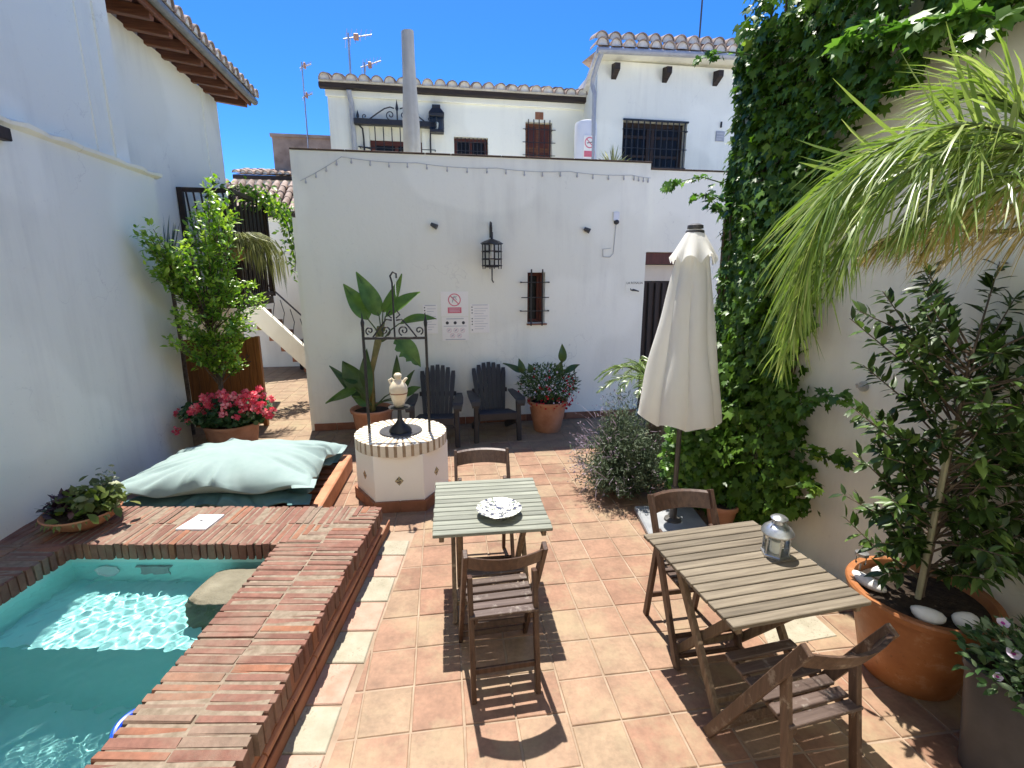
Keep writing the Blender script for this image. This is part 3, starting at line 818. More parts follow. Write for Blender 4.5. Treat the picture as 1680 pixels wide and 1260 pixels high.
# ---- upper house, left block
ul = hthing('terrace_house', 'white upper house with dark eave behind the terrace parapet', 'house', b=3.2)
WIN = [(0.66, 1.62, 3.75, 4.84), (2.22, 2.87, 4.20, 4.70), (3.60, 4.13, 4.05, 5.02)]
wall_holes(-0.03, 4.95, 2.74, 5.44, WIN, 0.3).build('wall', M['plaster'], ul)
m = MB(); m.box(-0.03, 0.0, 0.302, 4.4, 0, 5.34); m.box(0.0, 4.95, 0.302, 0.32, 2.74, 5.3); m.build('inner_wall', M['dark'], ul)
m = MB(); m.add([(-0.12, -0.16, 5.46), (4.98, -0.16, 5.46), (4.98, 4.0, 6.6), (-0.12, 4.0, 6.6)], [(0, 1, 2, 3), (3, 2, 1, 0)]); rf = m.build('roof', M['roof_tile'], ul)
m = MB(); m.cbox(-0.14, 4.99, -0.17, -0.05, 5.372, 5.455, 0.006); m.build('fascia', M['fascia'], rf)
m = MB(); m.cbox(-0.06, 4.95, -0.048, -0.002, 5.27, 5.385, 0.012); m.build('cornice', M['plaster'], rf)
m = MB(); m.box(-0.13, 4.98, -0.20, 0.1, 5.457, 5.50); m.build('tile_bed', M['roof_mortar'], rf)
sl = math.atan2(1.14, 4.16)
for k in range(23):
    x = -0.02 + k * 0.2225
    for c in range(2):
        put_tile(rf, x, -0.24 + c * 0.33 * math.cos(sl), 5.47 + c * 0.33 * math.sin(sl) + c * 0.012, sl)
window(ul, 0.665, 1.615, 3.755, 4.60, 0.12, 'red_frame', 0.08, (0.5,), (0.5,))
m = MB(); m.box(0.662, 1.618, 0.10, 0.18, 4.602, 4.838); m.build('transom_panel', M['plaster_old'], ul)
window(ul, 2.225, 2.865, 4.205, 4.695, 0.10, 'red_frame', 0.06, (0.5,))
sh = MB(); sh.box(3.605, 4.125, 0.10, 0.14, 4.055, 5.015); sh = sh.build('shutter', M['eave_wood'], ul)
for xx in (3.63, 3.88):
    for zz in (4.12, 4.58):
        m = MB(); m.cbox(xx + 0.03, xx + 0.20, 0.088, 0.102, zz, zz + 0.38, 0.006); m.build('panel', M['red_frame'], sh)
grille(ul, 2.24, 2.85, 4.22, 4.68, -0.02, 8, 3, 0.008, 0.0)
grille(ul, 3.60, 4.13, 4.07, 5.0, -0.03, 5, 4, 0.008, 0.06)
m = MB(); m.cbox(3.79, 3.95, -0.012, 0.0, 5.07, 5.20, 0.003); m.build('air_vent', M['skirting'], ul)
m = MB(); m.tube([(0.37, -0.14, 5.36), (0.37, -0.10, 5.28), (0.39, -0.055, 5.18), (0.40, -0.05, 3.0)], 0.045, 10); m.build('downpipe', M['pipe_grey'], ul, smooth='auto')
# iron hood over the left window
gh = grille(ul, 0.50, 1.86, 3.7, 4.78, -0.12, [0.78, 0.93, 1.08, 1.23, 1.38, 1.53], [4.42, 4.0], 0.009, 0.0, 'hooded_grille')
m = MB(); m.cbox(0.42, 1.90, -0.17, -0.05, 4.80, 4.90, 0.01); m.build('hood', M['iron'], gh)
def scroll(m, cx, cz, r0, turns, y, sgn=1, r=0.008, start=0.0):
    pts = []
    for k in range(26):
        u = k / 25; t = start + u * turns * 2 * math.pi; rr = r0 * (1 - 0.85 * u)
        pts.append((cx + sgn * rr * math.cos(t), y, cz + rr * math.sin(t)))
    m.tube(pts, r, 6)
m = MB()
for s_ in (-1, 1):
    c = 1.19
    scroll(m, c + s_ * 0.12, 4.985, 0.085, 1.3, -0.11, s_, 0.009, -1.6)
    m.tube([(c + s_ * 0.50, -0.11, 4.90), (c + s_ * 0.36, -0.11, 5.0), (c + s_ * 0.22, -0.11, 5.09), (c + s_ * 0.12, -0.11, 5.12), (c + s_ * 0.05, -0.11, 5.10)], 0.011, 6)
    scroll(m, c + s_ * 0.58, 4.945, 0.045, 1.1, -0.11, s_, 0.008, -1.6)
    m.lathe([(0.012, 0), (0.026, 0.04), (0.02, 0.08), (0.0, 0.15)], 8, (c + s_ * 0.70, -0.11, 4.90))
m.lathe([(0.012, 0), (0.014, 0.16), (0.03, 0.20), (0.02, 0.25), (0.0, 0.36)], 8, (1.19, -0.11, 4.90))
m.build('crest', M['iron'], gh, smooth='auto')
m = MB(); m.tube([(0.48, -0.11, 4.82), (0.56, -0.10, 4.74), (0.565, -0.05, 4.60), (0.565, -0.03, 3.7)], 0.016, 6); m.bar((0.46, -0.05, 4.45), (0.7, -0.02, 4.42), 0.02, 0.02); m.build('hood_bracket', M['iron'], gh)
m = MB(); m.tube([(1.84, -0.11, 4.82), (1.78, -0.10, 4.74), (1.775, -0.05, 4.60), (1.775, -0.03, 3.7)], 0.016, 6); m.build('hood_bracket', M['iron'], gh)

# ---- upper house, right block
ur = hthing('corner_house', 'tall white house block with large barred window and tiled eave on the right', 'house', b=2.4)
WB = (5.27, 6.53, 3.95, 4.915)
wall_holes(4.75, 9.2, 2.72, 5.86, [WB], 0.3).build('wall', M['plaster'], ur)
m = MB(); m.box(4.75, 4.99, 0.302, 4, 2.74, 5.80); m.box(5.0, 9.0, 0.31, 0.33, 2.74, 5.6); m.build('inner_wall', M['plaster'], ur)
m = MB(); m.add([(4.72, -0.10, 5.99), (9.3, -0.10, 6.08), (9.3, 3.6, 6.9), (6.2, 3.6, 6.8), (4.72, 0.9, 6.15)], [(0, 1, 2, 3, 4), (4, 3, 2, 1, 0)]); rf = m.build('roof', M['roof_tile'], ur)
sl2 = math.atan2(1.15, 3.78)
m = MB(); m.add([(4.74, -0.26, 5.86), (9.3, -0.26, 5.97), (9.3, 0.2, 6.0), (4.74, 0.2, 5.86), (4.74, -0.26, 5.96), (9.3, -0.26, 6.07), (9.3, 0.2, 6.14), (4.74, 0.2, 6.03)], [(3, 2, 1, 0), (4, 5, 6, 7), (0, 1, 5, 4), (1, 2, 6, 5), (2, 3, 7, 6), (3, 0, 4, 7)]); m.build('eave_cornice', M['plaster'], rf)
m = MB(); m.add([(4.66, -0.20, 5.98), (4.76, -0.20, 5.98), (4.76, 1.0, 5.40), (4.66, 1.0, 5.40), (4.66, -0.20, 5.90), (4.76, -0.20, 5.90), (4.76, 1.0, 5.30), (4.66, 1.0, 5.30)], [(0, 1, 2, 3), (7, 6, 5, 4), (4, 5, 1, 0), (5, 6, 2, 1), (6, 7, 3, 2), (7, 4, 0, 3)]); m.build('verge', M['roof_mortar'], rf)
m = MB(); m.tube([(4.64, -0.30, 5.885), (9.3, -0.30, 6.0)], 0.05, 10); m.build('gutter', M['pipe_grey'], rf, smooth='auto')
m = MB(); m.tube([(4.72, -0.28, 5.86), (4.68, -0.20, 5.72), (4.66, -0.03, 5.55), (4.66, 0.0, 5.45), (4.69, -0.05, 5.30), (4.69, -0.05, 2.9)], 0.04, 10); m.build('downpipe', M['pipe_grey'], rf, smooth='auto')
for k in range(19):
    x = 4.72 + k * 0.243
    dz = (x - 4.62) * 0.0235
    put_tile(rf, x, -0.33, 5.955 + dz, sl2 * 0.5, 0, None, False, 1.08)
    put_tile(rf, x + 0.02, -0.20, 6.10 + dz, sl2, 0, None, False, 1.12)
for i, x in enumerate((5.05, 6.02, 7.02, 8.0)):
    m = MB(); m.add([(x - .045, -0.20, 5.66), (x + .045, -0.20, 5.66), (x + .045, -0.001, 5.56), (x - .045, -0.001, 5.56), (x - .045, -0.20, 5.76), (x + .045, -0.20, 5.76), (x + .045, -0.001, 5.80), (x - .045, -0.001, 5.80)],
                    [(3, 2, 1, 0), (4, 5, 6, 7), (0, 1, 5, 4), (1, 2, 6, 5), (2, 3, 7, 6), (3, 0, 4, 7)])
    m.build('corbel', M['fascia'], rf)
window(ur, WB[0] + .004, WB[1] - .004, WB[2] + .004, WB[3] - .004, 0.16, 'dark_wood', 0.08, (0.45, 0.52), (0.4, 0.75))
grille(ur, WB[0], WB[1], WB[2], WB[3], -0.03, 11, 3, 0.009, 0.0)
m = MB(); m.box(WB[0] - 0.01, WB[1] + 0.01, -0.045, -0.02, WB[3] - 0.02, WB[3] + 0.01); m.build('grille_head', M['iron'], ur)
pq = MB(); pq.cbox(7.12, 7.30, -0.014, -0.001, 4.62, 4.80, 0.003); pq = pq.build('wall_plaque', M['pipe_grey'], ur)
m = MB(); m.box(7.14, 7.28, -0.018, -0.015, 4.74, 4.77); m.box(7.14, 7.28, -0.018, -0.015, 4.69, 4.715); m.box(7.14, 7.25, -0.018, -0.015, 4.645, 4.668); m.build('lettering', M['ink_grey'], pq)
m = MB(); m.cbox(7.20, 7.225, -0.03, -0.001, 4.86, 4.96, 0.003); m.build('wall_hook', M['iron'], ur)

# ---- tall house on the left
lh = hthing('side_house', 'tall shaded white house along the left side of the pool', 'house')
m = MB(); m.box(-3.2, -1.386, -8.2, -0.42, 0, 3.235); m.build('wall', M['plaster'], lh)
m = MB()
nb = 60
for k in range(nb):
    b0, b1 = -8.2 + k * (7.86 / nb), -8.2 + (k + 1) * (7.86 / nb)
    j0 = 0.006 * math.sin(k * 1.7) + 0.006 * math.sin(k * 4.1); j1 = 0.006 * math.sin((k + 1) * 1.7) + 0.006 * math.sin((k + 1) * 4.1)
    m.add([(-1.46, b0, 3.30), (-1.46, b1, 3.30), (-1.335 + j1, b1, 3.268 + j1), (-1.335 + j0, b0, 3.268 + j0), (-1.343 + j1, b1, 3.238 + j1 * .5), (-1.343 + j0, b0, 3.238 + j0 * .5), (-1.387, b1, 3.215), (-1.387, b0, 3.215)],
          [(0, 3, 2, 1), (3, 5, 4, 2), (5, 7, 6, 4)])
m.add([(-1.46, -0.34, 3.30), (-1.335, -0.34, 3.268), (-1.343, -0.34, 3.238), (-1.387, -0.34, 3.215), (-1.46, -0.34, 3.215)], [(0, 1, 2, 3, 4)])
m.build('ledge', M['plaster_old'], lh)
m = MB(); m.box(-3.2, -1.455, -8.2, -0.76, 3.24, 7.0); m.build('upper_wall', M['plaster'], lh)
m = MB(); m.box(-1.5, -1.435, -0.98, -0.752, 3.242, 6.99); m.box(-1.5, -1.445, -1.25, -1.16, 3.242, 6.99); m.build('pilaster', M['plaster_old'], lh)
m = MB(); m.box(-3.4, -1.06, -8.2, -0.6, 7.0, 7.12); m.build('eave', M['eave_wood'], lh)  # added above the view; overhang sized to shade the left pool deck
m = MB(); m.cbox(-1.386, -1.32, -2.66, -2.50, 3.10, 3.19, 0.006); m.build('beam_end', M['dark_wood'], lh)

fh = hthing('far_side_house', 'shaded white house with reddish timber eave and grey gutter on the left', 'house')
m = MB(); m.box(-3.4, -1.755, -0.755, 2.80, 0, 5.0); m.box(-1.757, -1.742, 2.18, 2.30, 0, 4.95); m.build('wall', M['plaster'], fh)
rf = MB(); rf.add([(-3.4, -0.75, 5.75), (-1.22, -0.75, 5.10), (-1.22, 2.86, 5.10), (-3.4, 2.86, 5.75), (-3.4, -0.75, 5.70), (-1.22, -0.75, 5.06), (-1.22, 2.86, 5.06), (-3.4, 2.86, 5.70)], [(0, 1, 2, 3), (7, 6, 5, 4), (0, 4, 5, 1), (1, 5, 6, 2), (2, 6, 7, 3)])
rf = rf.build('roof', M['roof_tile'], fh)
m = MB(); m.add([(-1.80, -0.75, 5.12), (-1.24, -0.75, 5.03), (-1.24, 2.84, 5.03), (-1.80, 2.84, 5.12)], [(3, 2, 1, 0), (0, 1, 2, 3)]); m.build('soffit', M['eave_wood'], rf)
for k in range(9):
    b = -0.6 + k * 0.42
    m = MB(); m.bar((-1.82, b, 5.035), (-1.27, b, 4.965), 0.09, 0.12, c=0.006); m.build('rafter', M['eave_wood'], rf)
m = MB(); m.cbox(-1.265, -1.225, -0.75, 2.86, 4.955, 5.06, 0.005); m.build('eave_board', M['eave_wood'], rf)
m = MB(); m.tube([(-1.18, -0.75, 5.06), (-1.18, 2.90, 5.03)], 0.055, 10); m.build('gutter', M['gutter'], rf, smooth='auto')
for k in range(17):
    b = -0.72 + k * 0.222
    o = put_tile(rf, -1.12, b, 5.10, 0.2, R(90), TM)
    put_tile(rf, -1.45, b, 5.20, 0.2, R(90), TM)

# ---- passage at the back left: lattice balcony, stair, rear wall, roofs
bl = hthing('balcony', 'dark wooden lattice balcony above the passage behind the citrus bush', 'balcony')
A0, A1, B0, B1, Z0, Z1 = -1.75, -1.06, 0.95, 2.40, 1.78, 3.33
m = MB(); m.box(A0, A1, B0, B1, Z0 - 0.12, Z0); m.build('floor_slab', M['dark_wood'], bl)
for p in ((A0 + .035, B0), (A1, B0), (A1, B1)):
    m = MB(); m.cbox(p[0] - 0.035, p[0] + 0.035, p[1] - 0.035, p[1] + 0.035, Z0, Z1, 0.004); m.build('post', M['dark_wood'], bl)
for z in (Z1 - 0.03, Z0 + 0.05, (Z0 + Z1) / 2):
    m = MB(); m.bar((A0, B0, z), (A1, B0, z), 0.05, 0.06); m.build('rail', M['dark_wood'], bl)
    m = MB(); m.bar((A1, B0, z), (A1, B1, z), 0.05, 0.06); m.build('rail', M['dark_wood'], bl)
for k in range(7):
    for s_ in (0, 1):
        x0 = A0 + 0.06 + k * 0.095
        m = MB(); m.bar((x0, B0 + 0.012 * s_, Z0 + 0.06 if s_ else (Z0 + Z1) / 2), (x0 + 0.10 * (1 if s_ else -1) + 0.05, B0 + 0.012 * s_, (Z0 + Z1) / 2 if s_ else Z1 - 0.05), 0.022, 0.012, up=(0, 1, 0), c=0); m.build('slat', M['dark_wood'], bl)
for k in range(15):
    b = B0 + 0.08 + k * 0.093
    for h in (0, 1):
        za, zb = (Z0 + 0.05, (Z0 + Z1) / 2) if h == 0 else ((Z0 + Z1) / 2, Z1 - 0.04)
        m = MB(); m.bar((A1, b, za), (A1, b + 0.035 * (1 if (k + h) % 2 else -1), zb), 0.012, 0.036, up=(0, 1, 0), c=0); m.build('slat', M['dark_wood'], bl)
m = MB(); m.box(A0, A1 - 0.06, B1 - 0.03, B1 - 0.01, Z0, Z1 - 0.06); m.build('back_panel', M['dark_wood'], bl)

st = hthing('staircase', 'white outdoor staircase with iron railing at the end of the left passage', 'stairs', b=4.0)
m = MB()
p = [(-2.6, 2.36), (-0.43, 0.0), (-1.0, 0.0), (-1.0, 0.14), (-2.6, 1.85)]
n = len(p)
m.add([(x, 0, z) for x, z in p] + [(x, 0.18, z) for x, z in p], [(0, 1, 2, 3, 4), (9, 8, 7, 6, 5)] + [(i, i + n, (i + 1) % n + n, (i + 1) % n) for i in range(n)])
m.build('stringer', M['plaster_old'], st)
for k in range(10):
    x = -2.4 + k * 0.215
    z = 1.62 - k * 0.234
    m = MB(); m.cbox(x, x + 0.30, 0.19, 1.0, z - 0.16, z, 0.004); m.build('step', M['skirting'], st)
m = MB(); m.tube([(-2.6, 0.06, 2.95), (-0.5, 0.06, 0.75)], 0.018, 8); rl = m.build('railing', M['iron'], st)
for k in range(12):
    x = -2.5 + k * 0.18
    z = 2.36 - (x + 2.6) * 1.087
    m = MB(); m.tube([(x, 0.06, z), (x + 0.06, 0.06, z + 0.28), (x, 0.06, z + 0.55)], 0.009, 6); m.build('baluster', M['iron'], rl)
rw_ = hthing('rear_wall', 'grey shaded white wall behind the staircase', 'wall', b=5.3)
m = MB(); m.box(-3.4, 0.6, 0, 0.3, 0, 3.3); m.build('wall', M['plaster_old'], rw_)
m = MB(); m.cbox(-1.35, -0.95, -0.5, -0.15, 0.0, 0.42, 0.02); m.cbox(-1.32, -0.98, -0.51, -0.5, 0.06, 0.36, 0.005)
o = tag(m.build('storage_box', M['dark']), 'black box on the floor under the staircase', 'box'); o.location = hw(0, 5.3); o.rotation_euler = (0, 0, HA)

def tiled_roof(name, label, a0, a1, b0, z0, b1, z1, wall_z0, pitch=0.2, wallmat='plaster_cream', courses=4):
    r = hthing(name, label, 'house', b=b0)
    m = MB(); m.box(a0 + 0.06, a1 - 0.06, 0.12, b1 - b0 + 0.6, wall_z0, z0 - 0.05); m.build('wall', M[wallmat], r)
    m = MB(); m.add([(a0, 0, z0 - .03), (a1, 0, z0 - .03), (a1, b1 - b0, z1 - .03), (a0, b1 - b0, z1 - .03)], [(0, 1, 2, 3), (3, 2, 1, 0)]); rf = m.build('roof', M['roof_tile'], r)
    m = MB(); m.cbox(a0, a1, 0.02, 0.10, z0 - 0.13, z0 - 0.03, 0.004); m.build('fascia', M['fascia'], rf)
    s_ = math.atan2(z1 - z0, b1 - b0); L = math.hypot(z1 - z0, b1 - b0)
    nx = int((a1 - a0) / pitch)
    for i in range(nx):
        for c in range(courses):
            d = c * L / courses
            o = put_tile(rf, a0 + (i + 0.5) * pitch, -0.03 + d * math.cos(s_), z0 + d * math.sin(s_) + 0.004, s_, 0, TM_small, False, pitch / 0.2 * 1.03)
            o.scale.y = L / courses / 0.36
    return r
tiled_roof('tiled_house', 'weathered barrel tile roof low behind the lattice balcony', -3.4, -0.9, 6.0, 3.60, 7.3, 4.42, 0.0, 0.2, 'plaster_old', 5)
tiled_roof('distant_tiled_house', 'distant cream house with thin tiled eave under the concrete block', -3.3, -0.6, 7.7, 4.72, 8.8, 4.98, 0.0, 0.18, 'plaster_cream', 3)
ch = MB(); ch.box(-2.42, -0.62, 0, 1.2, 4.2, 5.80); ch.box(-2.46, -0.58, -0.05, 1.25, 5.80, 5.88)
o = tag(ch.build('concrete_block', M['concrete']), 'stained brown concrete rooftop block against the sky', 'block'); o.location = hw(0, 8.4); o.rotation_euler = (0, 0, HA)

# ---- unseen house added behind the viewer to bounce sun onto the shaded walls
nh = thing('added_bounce_house', 'unseen white house added behind the viewpoint to bounce sunlight', 'house', (0, -0.75, 0), R(188))
wall_holes(-4.4, 4.4, 0.0, 6.6, [(-0.5, 0.5, 0.0, 2.2), (1.6, 2.5, 1.0, 2.2)], 0.3).build('wall', M['plaster'], nh)
m = MB(); m.box(-0.5, 0.5, 0.2, 0.25, 0.0, 2.2); m.build('door', M['dark_wood'], nh)
window(nh, 1.604, 2.496, 1.004, 2.196, 0.15, 'red_frame', 0.06, (0.5,))

# ---- right boundary wall
RW0, RWD = Vector((2.55, 2.5, 0)), Vector((-0.276, 0.961, 0)).normalized()
RWN = Vector((-RWD.y, RWD.x, 0))          # towards the patio
RROT = math.atan2(-RWD.x, RWD.y)
rwt = thing('garden_wall', 'whitewashed garden wall on the right partly covered in ivy', 'wall', RW0, RROT)
m = MB(); m.box(0.0, 0.4, -4.0, 2.22, 0, 3.95); m.build('wall', M['plaster_old'], rwt)
m = MB(); m.cbox(-0.04, 0.44, -4.0, 2.26, 3.952, 4.0, 0.006); m.build('coping', M['skirting'], rwt)
m = MB(); m.lathe([(0.0, 0), (0.035, 0), (0.035, 0.012), (0.0, 0.014)], 12); m.tube([(0, 0, 0.01), (0, 0, 0.06), (0.02, 0, 0.07)], 0.008, 6)
o = m.build('wall_ring', M['zinc'], rwt); o.location = (-0.002, 0.72, 1.42); o.rotation_euler = (0, R(-90), 0)
def rwp(s, z, out=0.0):
    p = RW0 + RWD * s + RWN * out
    return Vector((p.x, p.y, z))

# ================================================================== FURNITURE
M['plaster_bright'] = surf('fresh_white_lime', (0.86, 0.85, 0.79), (0.90, 0.89, 0.83), 3, 0.85, 0.15, 30, 0.004)
def table(name, label, loc, rz, w, l, mat, nsl, legmat, brace=False):
    """slatted folding table, slats along x, w wide (x), l deep (y)"""
    t = thing(name, label, 'table', loc, rz, 'folding tables on the patio')
    H = 0.70; p = l / nsl
    for i in range(nsl):
        s = MB(); s.cbox(-w / 2 + random.uniform(-.003, .003), w / 2 + random.uniform(-.003, .003), -p / 2 + 0.0035, p / 2 - 0.0035, -0.011, 0.011, 0.003)
        o = s.build('slat', M[mat], t); o.location = (0, -l / 2 + (i + 0.5) * p, H - 0.011 + random.uniform(-.0012, .0012)); o.rotation_euler = (random.uniform(-.012, .012), 0, random.uniform(-.003, .003))
    for s_ in (-1, 1):
        b = MB(); b.cbox(s_ * (w / 2 - 0.05) - 0.014, s_ * (w / 2 - 0.05) + 0.014, -l / 2 + 0.02, l / 2 - 0.02, H - 0.060, H - 0.0225, 0.003); b.build('batten', M[legmat], t)
    for i, s_ in enumerate((-1, 1)):
        xo, xi = s_ * (w / 2 - 0.115), s_ * (w / 2 - 0.155)
        b = MB(); b.bar((xo, l / 2 - 0.14, H - 0.03), (xo, -l / 2 + 0.145, 0.0), 0.028, 0.046, up=(0, 1, 0)); b.build('leg', M[legmat], t)
        b = MB(); b.bar((xi, -l / 2 + 0.10, H - 0.03), (xi, l / 2 - 0.145, 0.0), 0.028, 0.046, up=(0, 1, 0)); b.build('leg', M[legmat], t)
    b = MB(); b.bar((-w / 2 + 0.12, -l / 2 + 0.21, 0.10), (w / 2 - 0.12, -l / 2 + 0.21, 0.10), 0.02, 0.035); b.build('stretcher', M[legmat], t)
    b = MB(); b.bar((-w / 2 + 0.16, l / 2 - 0.21, 0.10), (w / 2 - 0.16, l / 2 - 0.21, 0.10), 0.02, 0.035); b.build('stretcher', M[legmat], t)
    if brace:
        b = MB(); b.bar((-w / 2 - 0.175, -0.095, 0.02), (w / 2 - 0.12, -0.02, H - 0.06), 0.022, 0.05, up=(0, 0, 1)); b.build('brace', M[mat], t)
    return t
# left table
TL = (-0.152, 2.945); TLR = R(7.2)
table('folding_table', 'green grey slatted folding table with the patterned plate on it', (TL[0], TL[1], 0), TLR, 0.70, 0.742, 'table_green', 13, 'table_leg')
TR_ = (1.195, 2.255); TRR = R(13.2)
table('folding_table', 'brown grey slatted folding table with the metal lantern on it', (TR_[0], TR_[1], 0), TRR, 0.725, 0.785, 'table_brown', 13, 'table_leg')

def chair(label, loc, rz, mat='chair_wood', seat='seat_wood', group='folding wooden chairs'):
    """folding chair; origin between the rear feet, sits facing +y"""
    c = thing('folding_chair', label, 'chair', loc, rz, group)
    for s_ in (-1, 1):
        b = MB(); b.bar((s_ * 0.197, 0.455, 0.0), (s_ * 0.197, 0.005, 0.845), 0.024, 0.050, up=(0, 1, 0.5)); b.build('long_leg', M[mat], c)
        b = MB(); b.bar((s_ * 0.169, -0.005, 0.0), (s_ * 0.169, 0.105, 0.655), 0.026, 0.042, up=(0, 1, 0)); b.build('rear_leg', M[mat], c)
        b = MB(); b.bar((s_ * 0.145, 0.05, 0.425), (s_ * 0.145, 0.43, 0.440), 0.020, 0.032); b.build('seat_rail', M[mat], c)
    # curved top rail
    b = MB(); n = 8
    pts = []
    for k in range(n + 1):
        x = -0.19 + 0.38 * k / n
        pts.append((x, 0.03 - 0.055 * (1 - (x / 0.19) ** 2), 0))
    vs, fs = [], []
    for (x, y, _) in pts:
        for dy, dz in ((-0.009, 0.745), (0.009, 0.738), (0.004, 0.825), (-0.014, 0.833)):
            vs.append((x, y + dy + (dz - .78) * -0.45, dz))
    for k in range(n):
        for q in range(4):
            fs.append((k * 4 + q, k * 4 + (q + 1) % 4, (k + 1) * 4 + (q + 1) % 4, (k + 1) * 4 + q))
    fs += [(3, 2, 1, 0), tuple(n * 4 + q for q in range(4))]
    b.add(vs, [f[::-1] for f in fs]); b.build('top_rail', M[mat], c)
    for k in range(6):
        y = 0.065 + k * 0.066
        dz = 0.010 * ((k - 2.5) / 2.5) ** 2
        b = MB(); b.cbox(-0.178, 0.178, -0.024, 0.024, -0.008, 0.008, 0.0025)
        o = b.build('seat_slat', M[seat], c); o.location = (0, y, 0.452 + dz + (y - .2) * 0.04); o.rotation_euler = (0.03, 0, random.uniform(-.006, .006))
    b = MB(); b.bar((-0.185, 0.375, 0.145), (0.185, 0.375, 0.145), 0.016, 0.036, up=(0, 0.4, 1)); b.build('stretcher', M[mat], c)
    b = MB(); b.bar((-0.160, 0.022, 0.16), (0.160, 0.022, 0.16), 0.016, 0.034); b.build('stretcher', M[mat], c)
    b = MB(); b.bar((-0.185, 0.425, 0.055), (0.185, 0.425, 0.055), 0.016, 0.03, up=(0, 0.4, 1)); b.build('stretcher', M[mat], c)
    return c
chair('dark folding chair at the near side of the plate table', (-0.030, 2.145, 0), R(11))
chair('dark folding chair at the far side of the plate table', (-0.235, 3.555, 0), R(187))
chair('scuffed brown folding chair closest to the camera, by the lantern table', (1.245, 1.545, 0), R(15), 'chair_worn')
chair('dark folding chair between the parasol base and the lantern table', (1.035, 2.805, 0), R(190))

# plate on the left table
m, nt, bs, out = nodes('painted_plate_glaze')
tc = NN(nt, 'ShaderNodeTexCoord')
vo = NN(nt, 'ShaderNodeTexVoronoi', feature='DISTANCE_TO_EDGE'); vo.inputs['Scale'].default_value = 38
nz = noise(nt, 36, 3, 0.6, tc.outputs['Object'])
nt.links.new(tc.outputs['Object'], vo.inputs['Vector'])
f1 = ramp(nt, nz, [(0.54, (0, 0, 0)), (0.58, (1, 1, 1))])
f2 = ramp(nt, vo.outputs['Distance'], [(0.04, (1, 1, 1)), (0.07, (0, 0, 0))])
col = mixc(nt, f2, (0.70, 0.68, 0.60), (0.16, 0.19, 0.14))
col = mixc(nt, f1, col, (0.05, 0.055, 0.10))
nt.links.new(col, bs.inputs['Base Color']); bs.inputs['Roughness'].default_value = 0.2
M['plate'] = m
pt = MB(); pt.lathe([(0.0, 0.022), (0.075, 0.022), (0.095, 0.030), (0.135, 0.050), (0.140, 0.048), (0.100, 0.022), (0.080, 0.004), (0.078, 0.0), (0.0, 0.0)], 48)
o = tag(pt.build('plate', M['plate'], smooth='auto'), 'round white plate with dark painted flowers on the green grey table', 'plate')
o.location = (-0.080, 2.785, 0.702)
# lantern on the right table
ln = thing('table_lantern', 'small zinc and glass candle lantern on the brown grey table', 'lantern', (1.395, 2.345, 0.702), R(20))
def ngon(r, n=6, ph=0.0): return [(r * math.cos(2 * math.pi * k / n + ph), r * math.sin(2 * math.pi * k / n + ph)) for k in range(n)]
b = MB(); b.prism(ngon(0.072), 0, 0.014, 0.003); b.build('base', M['zinc'], ln)
for p in ngon(0.064):
    b = MB(); b.tube([(p[0], p[1], 0.014), (p[0], p[1], 0.125)], 0.0035, 6); b.build('upright', M['zinc'], ln)
gm, nt, bs, out = nodes('thin_clear_glass')
nt.nodes.remove(bs)
tr = NN(nt, 'ShaderNodeBsdfTransparent'); tr.inputs[0].default_value = (0.93, 0.95, 0.95, 1); gl = NN(nt, 'ShaderNodeBsdfGlossy'); gl.inputs['Roughness'].default_value = 0.05
fr = NN(nt, 'ShaderNodeFresnel'); fr.inputs[0].default_value = 1.25; mx = NN(nt, 'ShaderNodeMixShader')
nt.links.new(fr.outputs[0], mx.inputs[0]); nt.links.new(tr.outputs[0], mx.inputs[1]); nt.links.new(gl.outputs[0], mx.inputs[2]); nt.links.new(mx.outputs[0], out.inputs[0])
M['glass'] = gm
gp = ngon(0.061)
for k in range(6):
    p, q_ = gp[k], gp[(k + 1) % 6]
    b = MB(); b.add([(p[0], p[1], 0.015), (q_[0], q_[1], 0.015), (q_[0], q_[1], 0.124), (p[0], p[1], 0.124)], [(0, 1, 2, 3)]); b.build('glass_pane', M['glass'], ln)
b = MB(); b.lathe([(0.078, 0.122), (0.080, 0.130), (0.070, 0.150), (0.045, 0.172), (0.030, 0.180), (0.028, 0.198), (0.038, 0.200), (0.042, 0.208), (0.030, 0.218), (0.0, 0.222)], 24); rf = b.build('roof', M['zinc'], ln, smooth='auto')
b = MB(); b.tube([(-0.055, 0, 0.165), (-0.03, 0, 0.20), (0.03, 0, 0.20), (0.055, 0, 0.165)], 0.0025, 6); b.build('handle', M['zinc'], rf)
b = MB(); b.lathe([(0.0, 0.08), (0.027, 0.08), (0.028, 0.07), (0.028, 0.015)], 20); b.build('candle', M['candle'], ln, smooth='auto')

